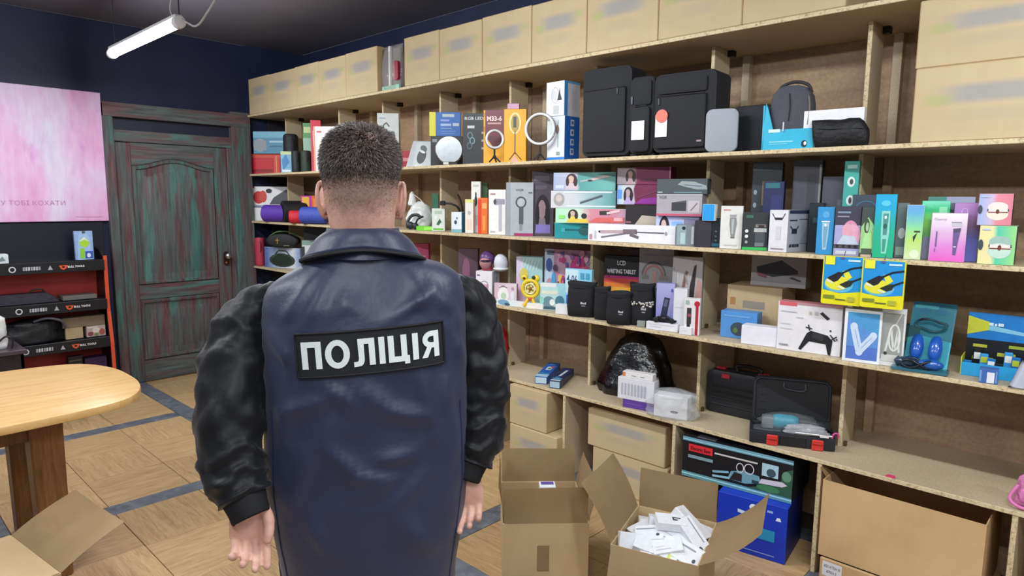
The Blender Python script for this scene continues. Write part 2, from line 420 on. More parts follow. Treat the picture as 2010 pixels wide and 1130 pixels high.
dbox('casing', 0, 1.675, 2.25, .075, 2.895, 2.365, DY); dbox('transom_panel', 0, 1.745, 2.15, .012, 2.715, 2.25, M('#1b2036', .5))
dbox('inner_frame', 0, 1.74, 2.055, .055, 2.72, 2.15, DY); dbox('inner_frame', 0, 1.735, 0, .05, 1.755, 2.06, DZ); dbox('inner_frame', 0, 2.672, 0, .05, 2.72, 2.06, DZ)
dbox('stile', .0, 1.757, .004, .042, 1.868, 2.05, DZ); dbox('stile', 0, 2.548, .004, .042, 2.67, 2.05, DZ)
dbox('rail', 0, 1.868, .004, .042, 2.548, .19, DY); dbox('rail', 0, 1.868, .725, .042, 2.548, .85, DY)
# arched top rail
arc = [(1.868, 2.05), (1.868, 1.865)] + [(1.868+.68*t, 1.865+.065*(.5-.5*cos(2*pi*t))) for t in [i/16 for i in range(1, 16)]] + [(2.548, 1.865), (2.548, 2.05)]
link('rail', mesh_of(prism_bm(arc, 0, .042, 'yz'), DY), dr)
def raised(z0, z1, arch):
    bm = bmesh.new()
    def ring(off, x, zt):
        P = [(1.868+off, z0+off), (2.548-off, z0+off)]
        for i in range(17):
            t = 1-i/16; P.append((1.868+off+(.68-2*off)*t, zt-off+(arch*(.5-.5*cos(2*pi*t)))))
        return [Vector((x, y, z)) for y, z in P]
    rs = [ring(0, .03, z1), ring(.012, .048, z1), ring(.03, .046, z1), ring(.04, .022, z1), ring(.075, .024, z1), ring(.11, .038, z1)]
    loft_bm(rs, caps=True, bm=bm); bmesh.ops.recalc_face_normals(bm, faces=bm.faces[:])
    link('raised_panel', mesh_of(bm, DZ, angle=30), dr)
raised(.85, 1.865, .065); raised(.19, .725, 0)
dbox('back_board', 0, 1.757, .004, .02, 2.67, 2.05, DZ, 0)
BRASS = M('#4a3128', .35, metal=.7); CHR = M('#b9b9bc', .25, metal=.9)
h = link('handle_plate', mesh_of(prism_bm(rrect(2.598, .975, 2.645, 1.105, .02), .042, .05, 'yz'), BRASS), dr)
k = link('door_knob', mesh_of(lathe_bm([(.011, .045), (.011, .07), (.02, .075), (.029, .09), (.03, .105), (.022, .118), (0, .121)], 20, 'x'), CHR, smooth=True), dr, (0, 2.622, 1.066))
link('key_knob', mesh_of(lathe_bm([(.012, .045), (.014, .055), (.012, .066), (0, .068)], 14, 'x'), M('#7b4a36', .35, metal=.6), smooth=True), dr, (0, 2.618, 1.0))
# ------------------------------------------------------------------ hanging tube lamp in view
lm = thing('tube_lamp', 'glowing white tube lamp hanging under the dark ceiling by its cable', 'lamp', (-4.77, 1.55, 2.6))
box('housing', lm, -.62, -.026, .02, .62, .026, .045, M('#d8dadd', .4), .006)
tu = link('glowing_tube', mesh_of(lathe_bm([(.024, -.6), (.03, -.59), (.03, .59), (.024, .6)], 16, 'x'), M('#f4fbff', .3, noise=0, emit=9.0), smooth=True), lm); tu['label'] = 'lit white tube'
for s in (-1, 1):
    link('end_cap', mesh_of(lathe_bm([(.0, s*.645), (.033, s*.64), (.036, s*.62), (.036, s*.6), (.0, s*.598)], 16, 'x'), M('#e6e6e8', .4)), lm)
wire = M('#b4b2b4', .5)
tube('power_cable', lm, smooth_line([(.62, 0, .03), (.68, .03, -.01), (.74, .05, -.03), (.79, .08, .02), (.86, .14, .17), (.88, .16, .4)]), .006, wire, 8)
tube('cable_loop', lm, smooth_line([(.55, 0, .03), (.5, 0, .09), (.54, 0, .15), (.62, .02, .15), (.64, .02, .16)]), .005, wire, 8)
tube('hanger', lm, [(.6, .01, .04), (.6, .01, .4)], .004, M('#2a2a30', .5), 6); tube('hanger', lm, [(-.55, 0, .04), (-.55, 0, .4)], .0025, M('#2a2a30', .5), 6)
box('ceiling_hook', lm, .57, -.02, .385, .63, .04, .4, M('#3a3a42', .4), .003)
# other tubes of the same rows, outside the photograph
for _x, _y in ((-2.35, 1.55), (-4.78, -.3), (-2.35, -.3)):
    pass
# ------------------------------------------------------------------ abstract pink painting above the rack
def pinkart():
    m, nt, b, tc = node_mat('pink_painting', .5, .3); v = tc.outputs['Object']
    n = tnoise(nt, v, 1.7, 4, (1, 1.2, .8), .3); n2 = tnoise(nt, v, 3.2, 6, (1, 2.2, .7), .4, .6); n3 = tnoise(nt, v, 2.1, 4, (1, 1.6, .8), .3); n4 = tnoise(nt, v, 9, 5, (1, 3, .8), .4)
    c = ramp(nt, [(.32, '#d9d2ea'), (.44, '#e3c6e8'), (.52, '#e8b4de'), (.6, '#e6a2d2'), (.7, '#e2c2e6')], n)
    c = mixc(nt, ramp(nt, [(.54, '#000000'), (.7, '#c0c0c0')], n2), c, '#cf78cc')
    c = mixc(nt, ramp(nt, [(.55, '#000000'), (.7, '#c8c8c8')], n3), c, '#e4dff0')
    c = mixc(nt, .16, c, ramp(nt, [(.35, '#c98cc0'), (.65, '#f4ecf6')], n4))
    nt.links.new(c, b.inputs['Base Color']); bump(nt, b, n2, .3, .004); return m
pa = link('painting', mesh_of(box_bm(0, -.62, 1.405, .035, 1.676, 2.43, .003), pinkart()), None, (XL+.002, 0, 0))
tag(pa, 'abstract pink and lilac painting hung beside the distressed door', 'painting')
add_print(pa, [('t', .755, .125, .035, 'ТАМУ ТОБІ КОХАТИ', '#c486b4', .23, .0), ('l', [(.9, .035), (.98, .033)], .002, '#c79ab0')], 2.296, 1.025, rot=(0, 0, pi/2), loc=(.036, .528, 1.405), name='brushed_lettering')
# ------------------------------------------------------------------ chipboard shelving along the wall
YF, YD, YK = 2.87, 3.25, 3.43
LZ = [2.355, 1.815, 1.376, .947, .505]; TH = .009                     # board centre heights
Z0, Z1, Z2, Z3, Z4 = [z+TH+.0008 for z in LZ]                                # their upper faces
XA, XB = -6.21, .15
sh = thing('storage_shelving', 'long chipboard storage shelving packed with boxed goods along the wall', 'shelving', (-3, 3.1, 0))
INV = Matrix.Translation((3, -3.1, 0))
def sbox(name, x0, y0, z0, x1, y1, z1, mat, bev=.0015, edge=True):
    bm = box_bm(x0+3, y0-3.1, z0, x1+3, y1-3.1, z1, bev)
    if edge:
        for f in bm.faces:
            if f.normal.y < -.5 and abs(f.calc_center_median().y-(y0-3.1)) < .01: f.material_index = 1
    return link(name, mesh_of(bm, [mat, CHIPE]), sh)
for z in LZ[:4]: sbox('shelf_board', XA, YF, z-TH, XB, YK, z+TH, CHIP)
sbox('shelf_board', -4.6, YF, LZ[4]-TH, XB, YK, LZ[4]+TH, CHIP)
DX = [-5.87, -4.96, -4.34, -3.66, -2.98, -2.315, -1.61, -.91, -.215]
ROWS = [(1, 0, DX), (2, 1, DX), (3, 2, DX), (4, 3, DX[2:]), (5, 4, [-4.34, -3.66, -2.98, -2.325, -1.617, -.918, -.245])]
TW, YV = .009, 3.09                                                   # dividers stand back from the board edges
for lo, up, xs in ROWS:
    zl = LZ[lo]+TH if lo < 5 else 0; zu = LZ[up]-TH; y0 = YV if lo < 5 else YF+.004
    for x in xs:
        sbox('divider', x-TW, y0, zl, x+TW, YD, zu, CHIP)
        if lo in (1, 2, 4): sbox('batten', x+.012, YK-.045, zl, x+.05, YK, zu, CHIP if lo == 1 else FIBRE, edge=False)
        if lo in (1, 4): sbox('corner_bracket', x+TW, YD-.03, zu-.03, x+TW+.028, YD+.01, zu, M('#26221f', .5, metal=.4), edge=False)
        if lo in (1, 3, 4): sbox('corner_bracket', x+TW, YV+.02, zl, x+TW+.012, YV+.04, zl+.022, M('#5a4a30', .5, metal=.3), edge=False)
for lo, up, xs in ROWS[:4]:
    zl, zu = LZ[lo]+TH, LZ[up]-TH
    for a, b in ((XA if lo < 4 else -4.6, -3.1), (-3.1, .15)):
        sbox('back_panel', a, YK, zl-.012, b-.004, YK+.008, zu+.012, FIBRE, edge=False)
sbox('back_panel', -4.6, YK, 0, .15, YK+.008, LZ[4]-TH, FIBRE, edge=False)
sbox('end_panel', XA-.02, YV, 0, XA, YK, LZ[0]+TH, M('#1d1c24', .7), edge=False)

PLACED = []
def hit2(A, B):
    for Q in (A, B):
        for i in range(4):
            e = Q[(i+1) % 4]-Q[i]; n = Vector((-e.y, e.x)); a = [n.dot(p) for p in A]; b = [n.dot(p) for p in B]
            if max(a) < min(b)+1e-5 or max(b) < min(a)+1e-5: return False
    return True
sbox('end_panel', XB, YF, 0, XB+.018, YK, LZ[0]+TH, CHIP)
def pack(name, label, cat, px0, px1, py, z, Y=2.9, a=0, d=.08, m='#e8e8e6', front=None, ops=None, sops=None, group=None, bev=.0012, top=None, left=None, h=None, rough=.45, tops=None, w=None, _try=0):
    """box standing at height z; its front-left and front-right edges are seen in image columns px0 and px1, its top in row py"""
    h0, w0 = h, w; ar = radians(a); A = Vector((colX(px0, Y, z), Y))
    q = (px1-1005)/FPX; n = RT-q*FW
    if w is None: w = -(n.x*A.x+n.y*A.y+n.z*(z-CAMH))/(n.x*cos(ar)+n.y*sin(ar))
    c = A+Vector((cos(ar), sin(ar)))*w/2
    if Z4-.01 < z < Z0-.01 and _try < 40:                 # keep clear of the dividers
        cs_ = [c+Vector((cos(ar)*u-sin(ar)*v, sin(ar)*u+cos(ar)*v)) for u in (-w/2, w/2) for v in (0, d)]
        x0, x1 = min(q.x for q in cs_), max(q.x for q in cs_); y0, y1 = min(q.y for q in cs_), max(q.y for q in cs_)
        if any(x0 < t+.012 and x1 > t-.012 for t in DX) and y1 > YV-.004 and y0 < YD:
            kw = dict(front=front, ops=ops, sops=sops, group=group, bev=bev, top=top, left=left, h=h0, rough=rough, tops=tops, w=w0, m=m)
            if d > .035: return pack(name, label, cat, px0, px1, py, z, Y, a, max(.034, d*.8), _try=_try+1, **kw)
            if Y > 2.93: return pack(name, label, cat, px0, px1, py, z, Y-.02, a, d, _try=_try+1, **kw)
            if abs(a) > 3: return pack(name, label, cat, px0, px1, py, z, Y, a*.85, d, _try=_try+1, **kw)
    if h is None: h = heightAt(c.x, c.y, py)-z
    q4 = [c+Vector((cos(ar)*u-sin(ar)*v, sin(ar)*u+cos(ar)*v)) for u, v in ((-w/2, 0), (w/2, 0), (w/2, d), (-w/2, d))]
    if any(z < b[1]-.002 and z+h > b[0]+.002 and hit2(q4, b[2]) for b in PLACED) and d > .03:   # keep clear of boxes already there
        return pack(name, label, cat, px0, px1, py, z, Y, a, d*.85, _try=_try, front=front, ops=ops, sops=sops, group=group, bev=bev, top=top, left=left, h=h0, rough=rough, tops=tops, w=w0, m=m)
    PLACED.append((z, z+h, q4))
    bm = box_bm(-w/2, 0, 0, w/2, d, h, min(bev, w/8, h/8)); uv = bm.loops.layers.uv.new('uv')
    for f in bm.faces:
        fr = f.normal.y < -.9; f.material_index = 1 if fr else (2 if f.normal.z > .9 else (3 if f.normal.x > .9 else 0))
        for l in f.loops: l[uv].uv = ((l.vert.co.x+w/2)/w, l.vert.co.z/h) if fr else (-5, -5)
    mt = lambda x: x if not isinstance(x, str) else M(x, rough, .05, 30)
    mats = [mt(m), mt(front or m), mt(top or m), mt(left or m)]
    o = link(name, mesh_of(bm, mats), None, (c.x, c.y, z), ar)
    tag(o, label, cat, group)
    if ops: add_print(o, ops, w, h)
    if sops: add_print(o, sops, d, h, rot=(0, 0, pi/2), loc=(w/2, d/2, 0), name='side_print')
    if tops: add_print(o, tops, w, d, rot=(-pi/2, 0, 0), loc=(0, 0, h), name='top_print')
    o['w'] = w; o['h'] = h
    return o
def at(px, z, Y): return Vector((colX(px, Y, z), Y, z))

# ---- row of printed cartons on the top board
tops_px = [490, 581, 627, 680, 741]
edges = [490, 530, 581, 627, 680, 741]
ZT = 2.682
CPL = ['blank end', 'second from the door end', 'third from the door end', 'fourth from the door end', 'just before the clear bag']
for i in range(5):
    pack('carton', 'printed brown carton on the top board, ' + CPL[i], 'carton', edges[i], edges[i+1], 0, Z0, 2.873, 0, .38, CARD, front=CARDLOGO, h=ZT-Z0-.004*(i % 2), bev=.004, group='cartons along the top board')
edges2 = [793, 862, 945, 1042, 1150, 1290, 1455, 1660]
CP2 = ['right after the clear bag', 'second past the clear bag', 'third past the clear bag', 'above the yellow ring light box', 'above the white and blue box', 'above the black suitcases', 'above the grey laptop sleeve']
for i in range(7):
    pack('carton', 'printed brown carton on the top board, ' + CP2[i], 'carton', edges2[i]+1, edges2[i+1], 0, Z0, 2.873, 0, .38, CARD, front=CARDLOGO, h=ZT-Z0-.004*(i % 2), bev=.004, group='cartons along the top board')
# clear bag with bottles between them
xb0, xb1 = colX(746, 2.9, Z0), colX(789, 2.9, Z0)
bg_ = thing('clear_bag', 'clear plastic bag of bottles and a red pack standing between the top cartons', 'bag', ((xb0+xb1)/2, 2.93, Z0))
wb_ = (xb1-xb0)/2
bmb = bmesh.new(); rs = []
for k, (z, s, t) in enumerate([(0, .95, .05), (.1, 1, .06), (.2, .96, .055), (.28, .9, .03), (.31, .92, .008)]):
    rs.append([(wb_*.9*s*(1 if c[0] > 0 else -1)*abs(c[0])+.006*sin(9*z+5*c[1]), t*c[1], z) for c in [(cos(2*pi*j/20), sin(2*pi*j/20)) for j in range(20)]])
loft_bm(rs, True, bmb)
link('plastic_film', mesh_of(bmb, M('#d5d2cf', .12, .1, 8, alpha=.28, bump=.8, bscale=20), smooth=True), bg_)
box('dark_pack', bg_, -wb_*.8, -.02, .002, -wb_*.1, .03, .29, M('#4a433f', .4)); box('white_strip', bg_, -wb_*.12, -.035, .01, wb_*.02, -.02, .3, M('#e3e3e3', .3))
box('grey_pack', bg_, 0, -.015, .002, wb_*.75, .03, .28, M('#6a605a', .4))
link('red_pack', mesh_of(prism_bm(rrect(wb_*.3, .06, wb_*.8, .19, .02), -.045, -.02), M('#8e2036', .4)), bg_)
box('green_card', bg_, -wb_*.7, -.04, .002, wb_*.85, -.022, .03, M('#8fc4ad', .4))
# ---- two large cartons at the far right end of the upper shelf
for k, (z, pt, pl) in enumerate(((Z1, 110, 'lower'), (None, -30, 'upper'))):
    pass
c1 = pack('carton', 'large printed carton standing on the upper shelf, lower of the two stacked', 'carton', 1786, 2120, 118, Z1, 2.89, 0, .19, CARD, front=CARDLOGO, bev=.004, group='stacked cartons on the upper shelf')
zc = Z1+c1['h']+.001
c2 = pack('carton', 'large printed carton resting on the lower one of the stack', 'carton', 1796, 2120, -30, zc, 2.895, 0, .185, CARD, front=CARDLOGO, bev=.004, h=LZ[0]-TH-.006-zc, group='stacked cartons on the upper shelf')
# ------------------------------------------------------------------ boxed goods, shelf by shelf
def azim(px): return 43.68-math.degrees(math.atan((px-1005)/FPX))
def P(name, label, cat, px0, px1, py, z, Y=2.9, a=None, by=None, **k):
    if by is not None: Y = atZ(px0, by, z).y
    if a is None: a = azim((px0+px1)/2)-5
    return pack(name, label, cat, px0, px1, py, z, Y, a, **k)
def top(o): return o.location.z+o['h']+.0008
def lines(u0, u1, v0, v1, n, c, th=.02):
    r = random.Random(int(u0*1000+v0*100+n)); out = []
    for i in range(n):
        v = v1-(v1-v0)*i/max(n-1, 1); out.append(('r', u0, v-th/2, u0+(u1-u0)*r.uniform(.6, 1), v+th/2, c))
    return out
def lady(u, v, s, t, hair='#2b1e22', skin='#d8b3a2', top='#cfc4cc'):
    return [('e', u, v, s, t, hair), ('p', [(u-s*1.1, v-t*1.5), (u+s*1.2, v-t*1.5), (u+s*.7, v-t*.5), (u-s*.6, v-t*.5)], top), ('e', u-s*.1, v+t*.05, s*.55, t*.62, skin), ('e', u-s*.75, v-t*.3, s*.3, t*.75, hair), ('e', u+s*.7, v-t*.3, s*.35, t*.8, hair)]
def wand(u0, v0, u1, v1, th, c='#5d5560', c2='#c9b3b5'):
    um, vm = (u0+u1)/2, (v0+v1)/2
    return [('l', [(u0, v0), (um, vm)], th, c), ('l', [(um, vm), (u1, v1)], th*1.6, c2), ('l', [(um, vm-.05), (u1*.8+um*.2, v1*.8+vm*.2-.08)], th, c)]
def icons(u, v0, v1, n, s, c, asp=1.): return [('r', u-s, v0+(v1-v0)*(i+.15)/n, u+s, v0+(v1-v0)*(i+.15)/n+s*2*asp, c) for i in range(n)]

# ===== upper shelf (Z1)
o = P('speaker_box', 'red boxed speaker lying at the door end of the upper shelf', 'box', 490, 552, 302, Z1, 2.9, a=40, d=.12, m='#b81f2c', ops=[('r', 0, .8, 1, 1, '#d0462f'), ('r', .04, .2, .75, .75, '#c8202f'), ('r', .04, .1, .75, .25, '#8d1522'), ('r', .78, .05, .96, .95, '#d84a33'), ('r', .85, .1, .87, .9, '#e8b070')])
P('speaker_box', 'blue boxed speaker set on top of the red speaker box', 'box', 498, 562, 258, top(o), 2.92, a=40, d=.1, m='#4f8fae', ops=[('r', 0, .72, 1, 1, '#6fb0cc'), ('e', .2, .38, .2, .3, '#9aa2ab'), ('r', .02, .14, .4, .6, '#8f979f'), ('r', .5, .5, .95, .58, '#a9cfe0'), ('r', .5, .3, .9, .36, '#2f6f90')])
P('gadget_box', 'light blue box between the red speaker box and black speakers', 'box', 552, 573, 297, Z1, 2.9, d=.07, m='#7fb4d6', ops=[('p', [(.2, .1), (.8, .5), (.5, .9), (.1, .6)], '#4a86bd'), ('r', 0, .85, 1, 1, '#c8d8a0'), ('r', .1, .05, .9, .15, '#dfeaf2')])
def can(name, label, px0, px1, py, z, Y, m, cap=None, cat='speaker', grille=True):
    x0, x1 = colX(px0, Y, z), colX(px1, Y, z); v = cos(radians(azim((px0+px1)/2))); r = (x1-x0)*v/2; xc = (x0+x1)/2
    hh = heightAt(xc, Y, py)-z
    t = thing(name, label, cat, (xc, Y, z))
    link('body', mesh_of(lathe_bm([(r*.8, 0), (r*.97, hh*.04), (r, hh*.1), (r, hh*.9), (r*.97, hh*.96), (r*.8, hh)], 28), M(m, .55, .15, 160, bump=.3, bscale=250), smooth=False, angle=40), t)
    link('top_cap', mesh_of(lathe_bm([(r*.78, hh*.99), (r*.72, hh*1.01), (0, hh*1.005)], 24), M(cap or '#2a2a2c', .4), angle=40), t)
    link('carry_strap', mesh_of(tube_bm(smooth_line([(r*.9, -r*.3, hh*.9), (r*1.12, -r*.3, hh*.8), (r*1.12, -r*.3, hh*.6), (r*.95, -r*.3, hh*.5)]), .004, 6), M('#1a1a1c', .6)), t)
    return t
can('portable_speaker', 'tall black cylinder speaker beside the light blue box', 573, 591, 296, Z1, 2.97, '#23262a')
can('portable_speaker', 'dark green cylinder speaker standing on the upper shelf', 591, 612, 296, Z1, 3.0, '#2b3a30')
can('portable_speaker', 'fat black speaker raised behind the two cylinder speakers', 558, 588, 264, Z1, 3.09, '#1f2228')
P('gadget_box', 'green box behind the cylinder speakers', 'box', 597, 616, 241, Z1, 3.06, d=.08, m='#5f9f68', ops=[('r', 0, .45, 1, .7, '#9cc7b0'), ('r', .1, .8, .9, .92, '#c5dca0')])
P('gadget_box', 'narrow pink and red box behind the white headset box', 'box', 612, 632, 236, Z1, 3.02, d=.08, m='#d8516a', ops=[('r', 0, .86, 1, 1, '#e0344c'), ('r', .2, .5, .8, .8, '#f2c3cb')])
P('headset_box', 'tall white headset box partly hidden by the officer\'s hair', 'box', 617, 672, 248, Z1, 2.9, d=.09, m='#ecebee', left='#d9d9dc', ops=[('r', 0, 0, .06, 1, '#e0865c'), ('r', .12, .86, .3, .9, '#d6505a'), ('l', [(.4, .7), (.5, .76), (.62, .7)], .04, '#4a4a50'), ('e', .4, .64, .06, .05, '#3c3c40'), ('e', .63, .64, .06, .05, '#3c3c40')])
P('headset_box', 'pale grey headset box behind the officer\'s crown', 'box', 742, 784, 222, Z1, 2.93, d=.05, m='#d6dcda', ops=[('l', [(.25, .62), (.28, .78), (.42, .83), (.56, .76)], .06, '#4d5558'), ('e', .66, .62, .13, .07, '#666c70', -40), ('e', .72, .58, .1, .05, '#3d4246', -40), ('r', .1, .9, .4, .92, '#9db1c4'), ('e', .6, .25, .25, .1, '#b8bdbc')])
P('parcel', 'small red pack lying beside the slanted grey box', 'parcel', 789, 806, 296, Z1, 2.99, d=.06, m='#b3263a', ops=[('r', .1, .4, .9, .6, '#e08a92')])
# slanted grey box
w0 = at(796, Z1, 2.92); t = link('mouse_box', None, None)
bpy.data.objects.remove(t)
t = P('gadget_box', 'grey blister box with a slanted front and a black device shown', 'box', 797, 846, 276, Z1, 2.92, d=.09, m='#c3c9cc', bev=.003, ops=[('p', [(.12, 0), (.36, .96), (.98, .98), (.98, 0)], '#ccd3d5'), ('e', .56, .42, .2, .3, '#303438', -25), ('e', .66, .72, .16, .12, '#55595c', -25), ('e', .6, .6, .14, .05, '#e3e6e6', -20), ('r', .25, .06, .6, .1, '#e8ecec')])
for v in t.data.vertices:
    if v.co.z > t['h']*.5: v.co.x = v.co.x*.72+t['w']*.14; v.co.y += .03
    
for c in t.children: c.rotation_euler = (-atan2(.03, t['h']), 0, 0); c.scale = (.86, 1, 1.0); c.location = (t['w']*.07, -.001, 0)
o = P('gadget_box', 'dark box under the blue and yellow box', 'box', 846, 908, 267, Z1, 3.0, d=.1, m='#26282c', ops=[('r', .05, .8, .2, .9, '#8a9096')])
P('lamp_box', 'blue box with a yellow end standing over the round mirror', 'box', 843, 904, 220, top(o), 3.0, d=.1, m='#2f6fc0', ops=[('r', 0, 0, .2, 1, '#e7e22a'), ('r', .42, .8, .8, .92, '#b9cbd6'), ('r', .36, .62, .64, .7, '#8fa3e8'), ('r', .36, .42, .7, .52, '#a9c3ec'), ('r', .75, .42, .95, .55, '#c0d0e4'), ('r', .36, .3, .72, .34, '#7fa6e0'), ('r', .36, .18, .85, .21, '#6b98dc'), ('r', .36, .08, .8, .11, '#6b98dc')])
# round make-up mirror
p = at(882, Z1, 2.93); mr = thing('round_mirror', 'round silver mirror on a low stand in front of the dark box', 'mirror', p, radians(40))
link('mirror_rim', mesh_of(lathe_bm([(.086, -.012), (.092, -.006), (.092, .006), (.086, .012), (.08, .008), (.08, -.008), (.086, -.012)], 36, 'y'), M('#cfd3d6', .25, metal=.9), angle=40), mr, (0, 0, .1))
link('mirror_glass', mesh_of(lathe_bm([(.0, -.004), (.081, -.004), (.081, .004), (0, .004)], 36, 'y'), M('#d5dadf', .04, noise=0, metal=1.0), angle=30), mr, (0, 0, .1))
link('magnifier_disc', mesh_of(lathe_bm([(0, -.007), (.047, -.007), (.05, -.0055), (.047, -.004), (0, -.004)], 30, 'y'), M('#c9ced4', .06, noise=0, metal=1.0), angle=30), mr, (.024, 0, .118))
box('stand', mr, -.045, -.03, 0, .06, .02, .022, M('#1e1e20', .4), .004); box('price_sticker', mr, -.035, -.0315, .004, 0, -.03, .02, M('#dad9d0', .5), 0)
o = P('light_box', 'black box with RGB lettering beside the round mirror', 'box', 909, 952, 222, Z1, 2.93, a=36, d=.09, m='#23282e', ops=[('t', .5, .87, .06, 'RGB LED', '#c9ced2', .84), ('r', .2, .71, .52, .76, '#c7cacc'), ('o', .32, .57, .13, .07, .05, '#5c7784'), ('o', .42, .47, .13, .07, .05, '#6d92a0'), ('o', .3, .37, .13, .07, .05, '#4c6470'), ('r', .84, .3, .94, .34, '#98a0a0'), ('r', .84, .45, .94, .49, '#98a0a0'), ('r', .84, .6, .94, .64, '#98a0a0')])
YEL = '#f0b024'
P('ring_light_box', 'maroon and yellow ring light box with white lettering', 'box', 949, 989, 216, Z1, 2.95, a=36, d=.09, m=YEL, ops=[('r', .08, .52, 1, 1, '#6f2436'), ('p', [(.08, .52), (.55, .28), (1, .4), (1, .52)], '#5a2230'), ('t', .53, .8, .09, 'M33-6', '#f0d9da', .72, .03), ('r', .2, .74, .85, .77, '#c99aa2'), ('r', 0, .88, .06, .95, '#c47a30'), ('r', 0, .6, .06, .7, '#c47a30')])
yb_ = P('ring_light_box', 'yellow ring light box with a printed lamp on a stand', 'box', 989, 1032, 214, Z1, 2.95, a=36, d=.09, m=YEL, ops=[('o', .5, .74, .27, .2, .07, '#f6e3a4'), ('e', .5, .74, .19, .15, '#b79a4c'), ('r', .42, .66, .56, .86, '#4a4a40'), ('l', [(.5, .6), (.5, .17)], .04, '#4c3c22'), ('l', [(.5, .2), (.24, .06)], .04, '#5a4420'), ('l', [(.5, .2), (.8, .06)], .04, '#5a4420'), ('p', [(.3, .02), (.48, .16), (.7, .02)], '#e2b2a2')])
P('gadget_box', 'small pink box peeping over the yellow ring light box', 'box', 996, 1019, 203, top(yb_), 2.965, a=36, d=.05, m='#cf9dba')
def ring_light(label, px, py, R, tr, Y, rz, hb):
    p = at(px, Z1, Y); zc = heightAt(p.x, Y, py)-Z1
    t = thing('ring_light', label, 'ring light', p, radians(rz))
    link('light_ring', mesh_of(tube_bm([(R*cos(a), 0, zc+R*sin(a)) for a in [2*pi*i/40 for i in range(40)]], (tr, tr*.7), 10, closed=True, up=(0, 1, 0)), M('#e3e5ea', .35, .03), smooth=True), t)
    link('back_shell', mesh_of(tube_bm([(R*cos(a), tr*.55, zc+R*sin(a)) for a in [2*pi*i/40 for i in range(40)]], tr*.85, 8, closed=True, up=(0, 1, 0)), M('#3a3c42', .4), smooth=True), t)
    tube('neck', t, [(0, .004, zc-R-tr*.5), (0, .006, zc-R-tr-.015), (0, .006, .03)], .006, M('#1d1d1f', .4), 8)
    for s in (-1, 0, 1): tube('tripod_leg', t, [(0, .005, .04), (.035*s, .005-.03*(1-abs(s))-.01, .004)], .005, M('#222226', .4), 6)
    box('ball_joint', t, -.009, -.003, .025, .009, .015, .045, M('#2a2a2c', .4), .003)
    return t
ring_light('small white ring light on a clip before the maroon box', 971, 273, .052, .011, 2.9, 60, 0)
ring_light('large white ring light clamped between the yellow and blue boxes', 1059, 253, .083, .011, 2.885, 24, 0)
o = P('lamp_box', 'white and blue lamp box with printed square symbols, lower of two', 'box', 1073, 1107, 228, Z1, 2.95, a=-2, d=.13, m='#dfe3ec', left='#1566c4', ops=[('r', 0, 0, 1, .08, '#2f7fd2'), ('r', .62, .3, .66, .9, '#7fa08c'), ('e', .6, .7, .1, .1, '#8b6f68'), ('r', .55, .12, .75, .2, '#8fa394'), ('e', .2, .8, .15, .2, '#ccd9d5')], sops=icons(.5, .1, .96, 4, .12, '#c9d8ee', .6) + icons(.5, .14, 1., 4, .06, '#3e6fae', .6))
P('lamp_box', 'white lamp box with a blue edge stacked on the lower lamp box', 'box', 1072, 1107, 160, top(o), 2.945, a=-2, d=.135, m='#e4e6ec', left='#d9dbe6', ops=[('o', .5, .6, .22, .24, .04, '#b9bcc4'), ('e', .45, .6, .12, .15, '#cfd1d8'), ('p', [(.62, .45), (.88, .45), (.78, .65), (.76, .8)], '#2e2c34'), ('r', .4, .06, .7, .3, '#bdbfc6')], sops=[('r', 0, 0, .22, 1, '#3b8fdc'), ('r', .22, .94, 1, 1, '#57a5e4'), ('r', .5, .15, .52, .8, '#c9b6c0'), ('r', .6, .2, .62, .75, '#bfc4d8'), ('r', .7, .2, .72, .75, '#bfc4d8')])
